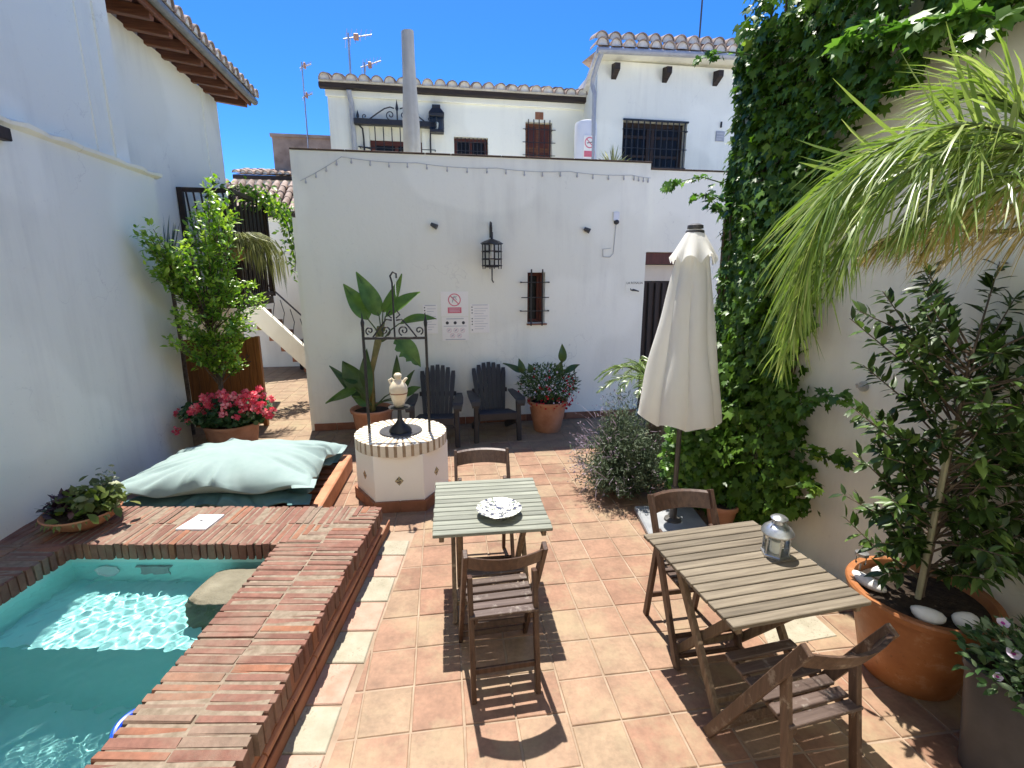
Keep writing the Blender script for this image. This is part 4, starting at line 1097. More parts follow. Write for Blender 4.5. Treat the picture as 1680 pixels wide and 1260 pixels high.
# ---------------------------------------------------------------- closed cream parasol
um = thing('parasol', 'closed cream canvas parasol on a dark pole beside the ivy', 'parasol', (1.405, 3.93, 0))
b = MB(); b.cbox(-0.27, 0.27, -0.27, 0.27, 0.0, 0.055, 0.012); b.build('base', M['base_grey'], um)
b = MB(); b.lathe([(0.075, 0.055), (0.07, 0.07), (0.032, 0.08), (0.030, 0.36), (0.034, 0.37), (0.0, 0.37)], 20); b.build('socket', M['pole'], um, smooth='auto')
b = MB(); b.tube([(0, 0, 0.05), (0, 0, 2.46)], 0.021, 14); b.build('pole', M['pole'], um, smooth='auto')
def folded(prof, n, folds, depth, seed=0):
    """closed canopy: radius with deep folds"""
    rg_ = random.Random(seed); ph = [rg_.uniform(-0.25, 0.25) for _ in range(folds)]; am = [rg_.uniform(0.6, 1.25) for _ in range(folds)]
    m = MB(); vs, fs = [], []
    for li, (r, z, sq) in enumerate(prof):
        for k in range(n):
            t = 2 * math.pi * k / n
            q = (t / (2 * math.pi) * folds) % folds
            i = int(q); u = q - i
            w = am[i] * (abs(math.sin(math.pi * (u + 0.12 * ph[i]))) ** 0.6)
            rr = r * (1 - depth * sq + depth * sq * w)
            zz = z + (0.085 * (w - 0.7) if li == 0 else 0)
            rr *= 1 + 0.03 * math.sin(2.1 * t + 5 * z) + 0.02 * math.sin(5 * t - 9 * z)
            vs.append((rr * math.cos(t + 0.15 * sq * math.sin(3 * z + i)), rr * math.sin(t), zz))
    for i in range(len(prof) - 1):
        for k in range(n):
            k2 = (k + 1) % n; fs.append((i * n + k, i * n + k2, (i + 1) * n + k2, (i + 1) * n + k))
    m.add(vs, fs); return m
pf = []
for k in range(26):
    u = k / 25
    pf.append((0.345 * (1 - u) ** 0.9 + 0.105 * u + 0.012 * math.sin(u * 9) * (1 - u), 0.985 + u * 1.36, 0.35 + 0.65 * (1 - u)))
b = folded(pf, 144, 7, 0.36, 5); cn = b.build('canopy', M['canvas'], um, smooth=True)
b = folded([(0.190, 2.27, 0.6), (0.152, 2.33, 0.5), (0.108, 2.40, 0.3), (0.065, 2.465, 0.1), (0.05, 2.485, 0.0), (0.0, 2.49, 0)], 96, 8, 0.22, 9); b.build('vent_cap', M['canvas'], cn, smooth=True)
b = MB(); b.lathe([(0.066, 2.455), (0.07, 2.465), (0.066, 2.478)], 24); b.lathe([(0.0, 2.53), (0.03, 2.528), (0.058, 2.515), (0.06, 2.492), (0.03, 2.487)], 24); b.build('finial', M['pole'], um, smooth='auto')
for k in range(8):
    t = 2 * math.pi * k / 8
    b = MB(); b.tube([(0.10 * math.cos(t), 0.10 * math.sin(t), 2.3), (0.17 * math.cos(t), 0.17 * math.sin(t), 1.06)], 0.006, 6); b.build('rib', M['pole'], um)

# ---------------------------------------------------------------- garden well with iron frame
WX, WY = -1.085, 4.58
wl = thing('garden_well', 'white hexagonal ornamental well with striped brick rim', 'well', (WX, WY, 0), R(7.6))
b = MB(); b.prism(ngon(0.445, 6, 0), 0.10, 0.545, 0.0); b.build('body', M['plaster_bright'], wl)
for k in range(6):
    t0 = 2 * math.pi * k / 6; t1 = 2 * math.pi * (k + 1) / 6
    p = Vector((0.475 * math.cos(t0), 0.475 * math.sin(t0), 0)); q_ = Vector((0.475 * math.cos(t1), 0.475 * math.sin(t1), 0))
    for h in (0, 1):
        a_, c_ = p.lerp(q_, h * 0.5 + 0.004), p.lerp(q_, h * 0.5 + 0.496)
        b = MB(); b.prism([(a_.x, a_.y), (c_.x, c_.y), (c_.x * 0.9, c_.y * 0.9), (a_.x * 0.9, a_.y * 0.9)], 0.0, 0.105, 0.004); b.build('plinth_tile', M['skirting'], wl)
NB = 36
for k in range(NB):
    t0 = 2 * math.pi * k / NB
    for h, (f0, f1, mt, dz) in enumerate(((0.0, 0.62, 'well_tile_a', 0.0), (0.62, 1.0, 'well_tile_b', -0.004))):
        ta, tb = t0 + f0 * 2 * math.pi / NB, t0 + f1 * 2 * math.pi / NB
        ro = 0.438 - (0.004 if h else 0)
        b = MB(); b.prism([(0.17 * math.cos(ta), 0.17 * math.sin(ta)), (ro * math.cos(ta), ro * math.sin(ta)), (ro * math.cos(tb), ro * math.sin(tb)), (0.17 * math.cos(tb), 0.17 * math.sin(tb))], 0.545, 0.655 + dz, 0.003 if not h else 0.0)
        b.build('rim_brick' if not h else 'rim_joint', M[mt], wl)
b = MB(); b.lathe([(0.0, 0.662), (0.13, 0.664), (0.20, 0.668), (0.205, 0.660), (0.205, 0.655)], 36); b.build('cover_plate', M['planter_grey'], wl, smooth='auto')
dm, nt, bs, out = nodes('blue_star_tile')
tc = NN(nt, 'ShaderNodeTexCoord'); wv = NN(nt, 'ShaderNodeTexVoronoi'); wv.inputs['Scale'].default_value = 42; nt.links.new(tc.outputs['Object'], wv.inputs['Vector'])
nt.links.new(ramp(nt, wv.outputs['Distance'], [(0.3, (0.05, 0.045, 0.05)), (0.5, (0.55, 0.45, 0.25)), (0.7, (0.10, 0.14, 0.10))]), bs.inputs['Base Color']); bs.inputs['Roughness'].default_value = 0.2
for k in range(6):
    t = 2 * math.pi * (k + 0.5) / 6; ap = 0.445 * math.cos(math.pi / 6)
    b = MB(); b.add([(0, 0.003, -0.045), (0.04, 0.003, 0), (0, 0.003, 0.045), (-0.04, 0.003, 0), (0, -0.002, -0.045), (0.04, -0.002, 0), (0, -0.002, 0.045), (-0.04, -0.002, 0)], [(3, 2, 1, 0), (0, 1, 5, 4), (1, 2, 6, 5), (2, 3, 7, 6), (3, 0, 4, 7)])
    o = b.build('diamond_tile', dm, wl); o.location = (ap * math.cos(t), ap * math.sin(t), 0.30); o.rotation_euler = (0, 0, t - math.pi / 2)
fr = thing('well_frame', 'black wrought iron arch standing on the well rim', 'iron arch', (WX - 0.005, WY - 0.03, 0.655), R(5))
for s_ in (-1, 1):
    b = MB(); b.bar((s_ * 0.287, 0, 0), (s_ * 0.287, 0, 1.02), 0.024, 0.024, up=(0, 1, 0)); b.build('post', M['iron'], fr)
    b = MB(); b.lathe([(0.014, 1.02), (0.018, 1.06), (0.008, 1.10), (0.0, 1.16)], 8, (s_ * 0.287, 0, 0)); b.build('spike', M['iron'], fr)
b = MB(); b.bar((-0.287, 0, 0.915), (0.287, 0, 0.915), 0.02, 0.024); tb_ = b.build('top_bar', M['iron'], fr)
for s_ in (-1, 1):
    b = MB()
    scroll(b, s_ * 0.225, 0.985, 0.04, 1.2, 0, s_, 0.007, -1.2)
    scroll(b, s_ * 0.085, 0.985, 0.05, 1.3, 0, -s_, 0.007, -1.2)
    b.tube([(s_ * 0.20, 0, 0.925), (s_ * 0.13, 0, 1.02), (s_ * 0.07, 0, 1.09), (s_ * 0.02, 0, 1.08)], 0.008, 6)
    b.tube([(s_ * 0.02, 0, 1.10), (s_ * 0.055, 0, 1.13), (s_ * 0.03, 0, 1.17)], 0.007, 6)
    b.build('scroll', M['iron'], tb_, smooth='auto')
b = MB(); b.tube([(0, 0, 0.915), (0, 0, 1.42), (-0.015, 0, 1.48), (0.01, 0, 1.515), (0.04, 0, 1.50), (0.04, 0, 1.46)], 0.0085, 8); b.build('finial_hook', M['iron'], tb_, smooth='auto')
b = MB(); b.tube([(0.04, 0, 1.46), (0.045, 0, 1.38), (0.04, 0, 1.30)], [0.004, 0.022, 0.012], 8)
o = tag(b.build('glass_pendant', M['glass'], smooth='auto'), 'small clear glass pendant hanging from the iron arch hook', 'pendant'); o.location = (WX - 0.005, WY - 0.03, 0.655)
jg = thing('water_jug', 'cream ceramic jug on a black pedestal in the middle of the well', 'jug', (WX, WY - 0.02, 0.668))
b = MB(); b.lathe([(0.11, 0.0), (0.105, 0.02), (0.045, 0.075), (0.022, 0.12), (0.018, 0.215), (0.03, 0.225), (0.10, 0.232), (0.105, 0.24), (0.0, 0.24)], 28); b.build('pedestal', M['iron'], jg, smooth='auto')
b = MB(); b.lathe([(0.0, 0.242), (0.046, 0.242), (0.055, 0.27), (0.078, 0.35), (0.088, 0.40), (0.083, 0.44), (0.055, 0.485), (0.030, 0.505), (0.028, 0.525), (0.038, 0.535), (0.036, 0.552), (0.022, 0.568), (0.0, 0.572)], 32); jb = b.build('body', M['jug'], jg, smooth=True)
b = MB(); b.lathe([(0.0835, 0.372), (0.0855, 0.377), (0.0865, 0.382)], 32); b.build('band', M['skirting'], jb)
b = MB(); b.tube([(0.05, 0, 0.48), (0.075, 0, 0.515), (0.09, 0, 0.52)], [0.016, 0.013, 0.009], 10); b.build('spout', M['jug'], jb, smooth='auto')
b = MB(); b.tube([(-0.07, 0, 0.46), (-0.085, 0, 0.50), (-0.06, 0, 0.515), (-0.04, 0, 0.495)], 0.012, 8); b.build('handle', M['jug'], jb, smooth='auto')

# ---------------------------------------------------------------- two dark garden armchairs
def adirondack(label, loc, rz):
    c = thing('garden_armchair', label, 'armchair', loc, rz, 'dark plastic garden armchairs')
    for i in range(7):
        u = (i - 3) / 3
        h = 0.94 - 0.085 * u * u
        b = MB()
        x0, x1 = u * 0.168, u * 0.212
        w0, w1 = 0.053, 0.068
        def P(t, s):
            z = 0.30 + (h - 0.30) * t; yb = 0.30 + 0.22 * t
            return (x0 + (x1 - x0) * t + s * (w0 + (w1 - w0) * t) / 2, yb, z)
        n = 8; vs = []
        for k in range(n + 1):
            t = k / n; tap = 1.0 if k < n else 0.72
            for s_, dy in ((-tap, 0), (tap, 0), (tap, 0.018), (-tap, 0.018)):
                p = P(t, s_); vs.append((p[0], p[1] + dy, p[2]))
        fs = []
        for k in range(n):
            for q in range(4): fs.append((k * 4 + q, k * 4 + (q + 1) % 4, (k + 1) * 4 + (q + 1) % 4, (k + 1) * 4 + q))
        fs += [(3, 2, 1, 0), tuple(n * 4 + q for q in range(4))]
        b.add(vs, fs); b.build('back_slat', M['plastic_dark'], c)
    b = MB(); b.cbox(-0.25, 0.25, 0.435, 0.465, 0.52, 0.58, 0.005); b.build('back_rail', M['plastic_dark'], c)
    for k in range(6):
        y = -0.17 + k * 0.085
        b = MB(); b.cbox(-0.245, 0.245, -0.038, 0.038, -0.012, 0.012, 0.006); o = b.build('seat_slat', M['plastic_dark'], c); o.location = (0, y, 0.385 - 0.035 * k / 2.2 + 0.0); o.rotation_euler = (-0.2, 0, 0)
    b = MB(); b.cbox(-0.25, 0.25, -0.235, -0.205, 0.30, 0.40, 0.008); b.build('apron', M['plastic_dark'], c)
    for s_ in (-1, 1):
        b = MB(); b.bar((s_ * 0.285, -0.20, 0.0), (s_ * 0.275, -0.17, 0.57), 0.065, 0.045, up=(0, 1, 0), c=0.01); b.build('front_leg', M['plastic_dark'], c)
        b = MB(); b.bar((s_ * 0.25, -0.20, 0.30), (s_ * 0.24, 0.50, 0.02), 0.035, 0.09, c=0.008); b.build('rear_leg', M['plastic_dark'], c)
        b = MB()
        pts = [(-0.275, 0.52), (-0.26, 0.565), (-0.20, 0.585), (0.10, 0.58), (0.42, 0.565)]
        vs, fs = [], []
        for k, (y, z) in enumerate(pts):
            w = (0.05, 0.062, 0.068, 0.06, 0.035)[k]
            vs += [(s_ * 0.295 - w, y, z), (s_ * 0.295 + w, y, z), (s_ * 0.295 + w * .9, y + .004, z - 0.028), (s_ * 0.295 - w * .9, y + .004, z - 0.028)]
        for k in range(len(pts) - 1):
            for q in range(4): fs.append((k * 4 + q, k * 4 + (q + 1) % 4, (k + 1) * 4 + (q + 1) % 4, (k + 1) * 4 + q))
        fs += [(3, 2, 1, 0), tuple(len(pts) * 4 - 4 + q for q in range(4))]
        b.add(vs, fs); b.build('armrest', M['plastic_dark'], c)
    return c
adirondack('dark blue plastic garden armchair partly behind the well', (-0.985, 6.10, 0), R(4))
adirondack('dark blue plastic garden armchair beside the red flower pot', (-0.225, 6.33, 0), R(12))

# ---------------------------------------------------------------- big floor cushion on a low bed
bd = thing('low_daybed', 'low brown wooden platform under the aqua floor cushion', 'platform', (-2.62, 4.42, 0), R(6))
for k in range(9):
    b = MB(); b.cbox(-0.80, 0.80, -0.045, 0.045, -0.014, 0.014, 0.004); o = b.build('plank', M['eave_wood'], bd); o.location = (0, -0.60 + k * 0.15 , 0.13)
for y in (-0.55, 0, 0.55):
    b = MB(); b.cbox(-0.78, 0.80, y - 0.05, y + 0.05, 0.0, 0.115, 0.005); b.build('bearer', M['eave_wood'], bd)
b = MB(); b.cbox(0.80, 0.90, -0.66, 0.70, 0.0, 0.175, 0.012); b.build('edge_beam', M['terracotta'], bd)
def cushion(name, label, loc, rz, hx, hy, hz, mat, seed, sag=0.0, tilt=(0, 0)):
    n = 80; rg_ = np.random.default_rng(seed)
    u = np.linspace(-1, 1, n)
    U_, V_ = np.meshgrid(u, u, indexing='ij')
    prof = np.clip((1 - np.abs(U_) ** 2.6), 0, 1) ** 0.55 * np.clip((1 - np.abs(V_) ** 2.6), 0, 1) ** 0.55
    # edges bow inwards, corners stay out
    bx = hx * U_ * (1 - 0.07 * (1 - V_ ** 2) * np.abs(U_) ** 3)
    by = hy * V_ * (1 - 0.09 * (1 - U_ ** 2) * np.abs(V_) ** 3)
    wr = np.zeros_like(U_)
    for i in range(46):
        a_ = rg_.uniform(0, 2 * np.pi); cx, cy = np.cos(a_) * rg_.uniform(.6, 1.1), np.sin(a_) * rg_.uniform(.6, 1.1)
        d = (U_ - cx) * np.cos(a_) + (V_ - cy) * np.sin(a_); e = -(U_ - cx) * np.sin(a_) + (V_ - cy) * np.cos(a_)
        wr += rg_.uniform(.4, 1.2) * np.exp(-(d / 0.42) ** 2) * np.exp(-(e / rg_.uniform(.03, .07)) ** 2) * rg_.choice([-1, 1])
    edge = (1 - prof)
    top = hz * prof * (1 + 0.10 * np.sin(2.2 * U_ + 1) * np.cos(1.8 * V_)) + 0.050 * wr * np.minimum(1, prof * 3) * (0.12 + 1.1 * edge)
    bot = -hz * 0.55 * prof
    flop = 0.035 * np.sin(7 * U_ + 2) * np.abs(V_) ** 8 + 0.04 * np.sin(6 * V_) * np.abs(U_) ** 8
    top += flop; bot += flop
    # flat seam flange round the edge
    V1 = np.stack([bx, by, top], -1).reshape(-1, 3); V2 = np.stack([bx, by, bot - 0.002], -1).reshape(-1, 3)
    ii, jj = np.meshgrid(np.arange(n - 1), np.arange(n - 1), indexing='ij'); q = (ii * n + jj).reshape(-1)
    f1 = np.stack([q, q + n, q + n + 1, q + 1], -1); f2 = f1[:, ::-1] + n * n
    fs = f1.tolist() + f2.tolist()
    me = bpy.data.meshes.new(name); me.from_pydata(np.concatenate([V1, V2]).tolist(), [], fs); me.polygons.foreach_set('use_smooth', [True] * len(fs))
    o = tag(link(name, me, M[mat]), label, 'cushion'); o.location = loc; o.rotation_euler = (tilt[0], tilt[1], rz)
    # piped seam
    ring = [(bx[i, 0], by[i, 0], top[i, 0]) for i in range(n)] + [(bx[-1, j], by[-1, j], top[-1, j]) for j in range(1, n)] + [(bx[i, -1], by[i, -1], top[i, -1]) for i in range(n - 2, -1, -1)] + [(bx[0, j], by[0, j], top[0, j]) for j in range(n - 2, 0, -1)]
    s = MB(); k_ = len(ring); out_ = []
    for p in ring:
        d = Vector((p[0], p[1], 0)); d = Vector((p[0] / hx, p[1] / hy, 0)); mx_ = max(abs(d.x), abs(d.y))
        out_.append((p[0] + 0.045 * (d.x if abs(d.x) > .97 else 0), p[1] + 0.045 * (d.y if abs(d.y) > .97 else 0), p[2] - 0.006 + 0.008 * math.sin(p[0] * 23 + p[1] * 17)))
    s.add(ring + out_, [(i, (i + 1) % k_, k_ + (i + 1) % k_, k_ + i) for i in range(k_)])
    sm = s.build('seam_flange', M[mat], o, smooth=True)
    return o
cushion('floor_cushion', 'flat darker teal cushion underneath the big aqua one', (-2.62, 4.40, 0.215), R(7), 0.78, 0.62, 0.085, 'teal_dark', 4)
cushion('floor_cushion', 'big pale aqua floor cushion lying on top beyond the pool', (-2.60, 4.44, 0.335), R(7), 0.80, 0.64, 0.19, 'teal_fabric', 8, tilt=(R(-3), R(1)))

# ---------------------------------------------------------------- things on the back wall
# hanging cage lamp
lp = hthing('wall_lantern', 'black wrought iron cage lantern hanging in the middle of the back wall', 'lantern', 2.505, -0.17, 2.24)
b = MB(); b.prism(ngon(0.155, 6, R(30)), 0.30, 0.312, 0.0); b.lathe([(0.16, 0.312), (0.10, 0.345), (0.03, 0.37), (0.0, 0.372)], 6); b.build('roof', M['iron'], lp)
for k in range(12):
    t = 2 * math.pi * k / 12 + 0.1
    b = MB(); b.bar((0.128 * math.cos(t), 0.128 * math.sin(t), 0.0 - (0.02 if k % 2 else 0)), (0.128 * math.cos(t), 0.128 * math.sin(t), 0.305), 0.012, 0.012, up=(1, 0, 0), c=0); b.build('cage_bar', M['iron'], lp)
for z in (0.025, 0.11, 0.21):
    b = MB(); b.tube([(0.132 * math.cos(t), 0.132 * math.sin(t), z) for t in [2 * math.pi * k / 24 for k in range(25)]], 0.009, 6); b.build('cage_ring', M['iron'], lp)
b = MB(); b.lathe([(0.0, 0.0), (0.09, 0.0), (0.09, 0.02), (0.0, 0.02)], 12); b.tube([(0, 0, 0), (0, 0, -0.17), (0.02, 0, -0.20)], 0.009, 6); b.build('drop_rod', M['iron'], lp)
b = MB(); b.lathe([(0.0, 0.09), (0.03, 0.10), (0.035, 0.16), (0.018, 0.22), (0.018, 0.30)], 14); b.build('bulb', M['candle'], lp, smooth=True)
b = MB(); b.tube([(0, 0, 0.365), (0, 0, 0.46)], 0.018, 8); b.tube([(0, 0, 0.45), (0.0, 0.05, 0.56), (0, 0.13, 0.60), (0, 0.165, 0.52), (0, 0.168, 0.40)], 0.011, 8); b.tube([(0, 0.0, 0.45), (0.0, -0.02, 0.52), (0, 0.03, 0.58), (0, 0.10, 0.56)], 0.008, 8); b.build('bracket', M['iron'], lp, smooth='auto')
# upper house lantern
l2 = hthing('wall_lantern', 'flat black box lantern on the upper house wall beside the grey parasol', 'lantern', 1.90, 3.08, 4.72)
b = MB(); b.cbox(-0.13, 0.13, -0.06, 0.11, 0.0, 0.05, 0.006); b.cbox(-0.14, 0.14, -0.07, 0.115, 0.27, 0.33, 0.008); b.add([(-.14, -.07, .33), (.14, -.07, .33), (.14, .115, .33), (-.14, .115, .33), (-.07, -.04, .42), (.07, -.04, .42), (.07, .09, .42), (-.07, .09, .42)], [(0, 1, 5, 4), (1, 2, 6, 5), (2, 3, 7, 6), (3, 0, 4, 7)]); b.cbox(-0.075, 0.075, -0.045, 0.095, 0.42, 0.47, 0.005); b.build('case', M['iron'], l2)
for s_ in (-1, 1):
    b = MB(); b.cbox(s_ * 0.125 - 0.008, s_ * 0.125 + 0.008, -0.06, -0.045, 0.05, 0.27, 0.002); b.build('upright', M['iron'], l2)
b = MB(); b.box(-0.117, 0.117, -0.05, -0.046, 0.05, 0.27); b.build('glass_pane', M['glass'], l2)
b = MB(); b.box(-0.12, 0.12, 0.09, 0.10, 0.05, 0.27); b.build('back_plate', M['planter_grey'], l2)
b = MB(); b.lathe([(0.0, 0.06), (0.022, 0.07), (0.035, 0.16), (0.03, 0.18), (0.0, 0.185)], 12); b.build('bulb', M['candle'], l2, smooth=True)
# little spotlights
for a_, z_, lb in ((1.74, 2.785, 'small dark spotlight left of the cage lantern'), (3.86, 2.76, 'small dark spotlight right of the cage lantern')):
    s = hthing('spotlight', lb, 'spotlight', a_, 0, z_, 'wall spotlights')
    b = MB(); b.lathe([(0.025, 0.0), (0.025, 0.012), (0.0, 0.012)], 12); o = b.build('wall_plate', M['pole'], s); o.rotation_euler = (R(90), 0, 0)
    b = MB(); b.tube([(0.0, -0.012, 0), (0.0, -0.035, 0.0)], 0.008, 8); b.tube([(-0.03, -0.03, 0.018), (0.045, -0.055, -0.022)], [0.022, 0.036], 14); b.build('head', M['pole'], s, smooth='auto')
# camera-like sensor and cable
sn = hthing('wall_socket', 'white socket with black plug and hanging cable right of the cage lantern', 'socket', 4.30, 0, 2.86)
b = MB(); b.cbox(-0.045, 0.045, -0.02, -0.001, 0.03, 0.15, 0.005); b.build('box', M['white_paint'], sn)
b = MB(); b.lathe([(0.0, 0.05), (0.03, 0.04), (0.034, 0.0), (0.03, -0.01)], 16); o = b.build('plug', M['iron'], sn, smooth='auto'); o.rotation_euler = (R(90), 0, 0); o.location = (0.005, 0, 0.01)
b = MB(); b.tube([(0, -0.01, -0.03), (-0.01, -0.008, -0.25), (-0.02, -0.008, -0.42), (-0.07, -0.008, -0.47), (-0.17, -0.008, -0.465), (-0.18, -0.008, -0.36), (-0.06, -0.008, -0.345)], 0.005, 6); b.build('cable', M['cable'], sn)
# notices
def text(s, size, mat, parent, loc, align='CENTER', name='lettering'):
    cu = bpy.data.curves.new(name, 'FONT'); cu.body = s; cu.size = size; cu.align_x = align; cu.align_y = 'CENTER'; cu.extrude = 0.0006
    tmp = bpy.data.objects.new(name, cu); COL.objects.link(tmp)
    dg = bpy.context.evaluated_depsgraph_get()
    me = bpy.data.meshes.new_from_object(tmp.evaluated_get(dg))
    bpy.data.objects.remove(tmp); me.materials.clear(); me.materials.append(mat)
    o = link(name, me, None, parent); o.location = loc; o.rotation_euler = (R(90), 0, 0)
    return o
def ring_mesh(r0, r1, y, n=40):
    b = MB(); vs = []
    for k in range(n):
        t = 2 * math.pi * k / n; vs += [(r0 * math.cos(t), y, r0 * math.sin(t)), (r1 * math.cos(t), y, r1 * math.sin(t))]
    b.add(vs, [(2 * k, 2 * k + 1, (2 * k + 3) % (2 * n), (2 * k + 2) % (2 * n)) for k in range(n)] ); return b
def ban(parent, cx, cz, r, y, mat='ink_red'):
    b = ring_mesh(r * 0.84, r, 0); o = b.build('ban_ring', M[mat], parent); o.location = (cx, y, cz)
    b = MB(); b.bar((-r * .62, 0, r * .62), (r * .62, 0, -r * .62), r * .15, 0.001, up=(0, 1, 0), c=0); o = b.build('ban_bar', M[mat], parent); o.location = (cx, y - 0.0006, cz)
n1 = hthing('notice', 'white prohibition notice with red circle and red block on the back wall', 'notice', 1.995, 0, 1.745, 'pool notices')
b = MB(); b.cbox(-0.19, 0.19, -0.006, -0.001, -0.17, 0.17, 0.001); b.build('sheet', M['paper'], n1)
ban(n1, 0, 0.058, 0.088, -0.0075)
b = MB(); b.box(-0.095, 0.095, -0.0082, -0.0062, -0.125, -0.045); rb_ = b.build('red_block', M['ink_red'], n1)
for z_ in (-0.066, -0.085, -0.104):
    b = MB(); b.box(-0.075, 0.075, -0.0094, -0.0084, z_ - 0.004, z_ + 0.004); b.build('text_line', M['ink_pink'], rb_)
b = MB()
for p, q_ in (((-.03, -.02), (.0, .05)), ((.0, .05), (.03, -.0)), ((-.045, .03), (.035, .045)), ((-.03, -.035), (-.02, .0))): b.bar((p[0], -0.0078, p[1] + .058), (q_[0], -0.0078, q_[1] + .058), 0.012, 0.001, up=(0, 1, 0), c=0)
b.build('pictogram', M['ink_grey'], n1)
n2 = hthing('notice', 'lower pool rules notice with rows of small round pictograms', 'notice', 1.998, 0, 1.40, 'pool notices')
b = MB(); b.cbox(-0.185, 0.185, -0.006, -0.001, -0.165, 0.165, 0.001); b.build('sheet', M['paper'], n2)
b = MB(); b.box(-0.12, 0.12, -0.0078, -0.0062, 0.135, 0.147); b.box(-0.14, 0.14, -0.0078, -0.0062, -0.155, -0.143); b.box(-0.16, 0.16, -0.0078, -0.0062, 0.035, 0.043); b.build('text_line', M['ink_grey'], n2)
for x_ in (-0.11, 0.0, 0.115):
    b = MB(); b.lathe([(0.0, 0.001), (0.022, 0.001), (0.022, 0)], 16); o = b.build('pictogram', M['ink_black'], n2); o.rotation_euler = (R(90), 0, 0); o.location = (x_, -0.0062, 0.085)
for x_, z_ in ((-0.085, -0.02), (0.01, -0.02), (0.10, -0.02), (-0.04, -0.095), (0.055, -0.095)):
    ban(n2, x_, z_, 0.035, -0.0072, 'ink_pink')
    b = MB(); b.bar((-.016, 0, -.012), (.014, 0, .014), 0.016, 0.001, up=(0, 1, 0), c=0); o = b.build('pictogram', M['ink_grey'], n2); o.location = (x_, -0.0066, z_)
for a_, lb, w_ in ((1.655, 'white text sheet with dark margin marks left of the red notice', 0.10), (2.345, 'white text sheet with dark margin marks right of the red notice', 0.135)):
    n3 = hthing('notice', lb, 'notice', a_, 0, 1.54, 'pool notices')
    b = MB(); b.cbox(-w_, w_, -0.005, -0.001, -0.20, 0.20, 0.001); b.build('sheet', M['paper'], n3)
    b = MB(); b.box(-w_ + 0.03, w_ - 0.02, -0.0068, -0.0052, 0.185, 0.194); b.build('heading', M['ink_grey'], n3)
    for k in range(9):
        b = MB(); b.box(-w_ + 0.06, w_ - 0.02 - 0.03 * (k % 3), -0.0066, -0.0052, 0.14 - k * 0.036, 0.146 - k * 0.036); b.build('text_line', M['ink_grey'], n3)
        if k % 4 != 3:
            b = MB(); b.lathe([(0.0, 0.001), (0.009, 0.001), (0.009, 0)], 10); o = b.build('margin_mark', M['ink_black'], n3); o.rotation_euler = (R(90), 0, 0); o.location = (-w_ + 0.028, -0.0052, 0.16 - k * 0.04)
dn = hthing('door_sign', 'small black lettering and pointing hand beside the doorway', 'sign', 4.63, 0, 1.97)
b = MB(); b.cbox(-0.14, 0.14, -0.004, -0.001, -0.10, 0.09, 0.001); b.build('plate', M['plaster'], dn)
text('LA ROSALIA', 0.047, M['ink_black'], dn, (0, -0.0055, 0.055))
b = MB(); b.tube([(-0.06, -0.006, -0.02), (-0.055, -0.006, -0.045), (-0.03, -0.006, -0.05)], [0.004, 0.008, 0.01], 6); b.tube([(-0.03, -0.006, -0.045), (0.01, -0.006, -0.05), (0.07, -0.006, -0.065)], [0.018, 0.014, 0.007], 6); b.build('pointing_hand', M['ink_black'], dn)
# festoon lights along the parapet
fs_ = hthing('string_lights', 'thin festoon light string hanging along the top of the back wall', 'string lights')
anchors = [(0.10, 3.30), (0.62, 3.60), (1.55, 3.56), (2.6, 3.53), (3.6, 3.52), (4.5, 3.50), (4.78, 3.47)]
pts = []
for (a0, z0), (a1, z1) in zip(anchors, anchors[1:]):
    for k in range(8):
        u = k / 8; pts.append((a0 + (a1 - a0) * u, -0.012, z0 + (z1 - z0) * u - 0.022 * 4 * u * (1 - u) * (a1 - a0)))
pts.append((4.78, -0.012, 3.47))
b = MB(); b.tube(pts, 0.0032, 5); b.build('wire', M['cable'], fs_)
for k in range(1, len(pts) - 1, 2):
    p = pts[k]; b = MB(); b.tube([(p[0], p[1], p[2]), (p[0], p[1], p[2] - 0.03)], 0.006, 6); b.lathe([(0.006, -0.03), (0.013, -0.045), (0.009, -0.062), (0.0, -0.066)], 8, p); b.build('bulb', M['cable'], fs_)

# ---------------------------------------------------------------- terrace things
gp_ = hthing('covered_parasol', 'tall furled grey parasol standing on the roof terrace', 'parasol', 1.485, 0.9, 2.74)
b = MB(); b.lathe([(0.0, 0.06), (0.22, 0.06), (0.23, 0.04), (0.23, 0.0)], 20); b.build('base', M['base_grey'], gp_)
b = MB(); b.tube([(0, 0, 0.05), (0, 0, 2.6)], 0.024, 10); b.build('pole', M['pole'], gp_)
b = folded([(0.135, 0.95, 0.5), (0.128, 1.25, 0.5), (0.118, 1.6, 0.4), (0.102, 2.0, 0.35), (0.092, 2.4, 0.3), (0.086, 2.70, 0.3)], 64, 5, 0.28, 2)
b.v = [(x, y, z + (0.10 * x if z > 2.6 else 0)) for x, y, z in b.v]
b.build('canopy', M['grey_canvas'], gp_, smooth=True)
ht = hthing('water_heater', 'white cylindrical water heater with a no smoking sign on the terrace', 'water heater', 4.62, 2.55, 2.74)
b = MB(); b.lathe([(0.0, 0.0), (0.20, 0.0), (0.215, 0.02), (0.215, 2.06), (0.20, 2.12), (0.13, 2.15), (0.0, 2.16)], 36); b.build('tank', M['white_paint'], ht, smooth='auto')
pl_ = MB(); pl_.cbox(-0.11, 0.11, -0.226, -0.220, 1.42, 1.86, 0.001); pl_ = pl_.build('sign_sheet', M['paper'], ht)
b = ring_mesh(0.075, 0.095, 0); o = b.build('ban_ring', M['ink_red'], pl_); o.location = (0, -0.228, 1.74)
b = MB(); b.bar((-.06, -0.229, 1.80), (.06, -0.229, 1.68), 0.016, 0.001, up=(0, 1, 0), c=0); b.build('ban_bar', M['ink_red'], pl_)
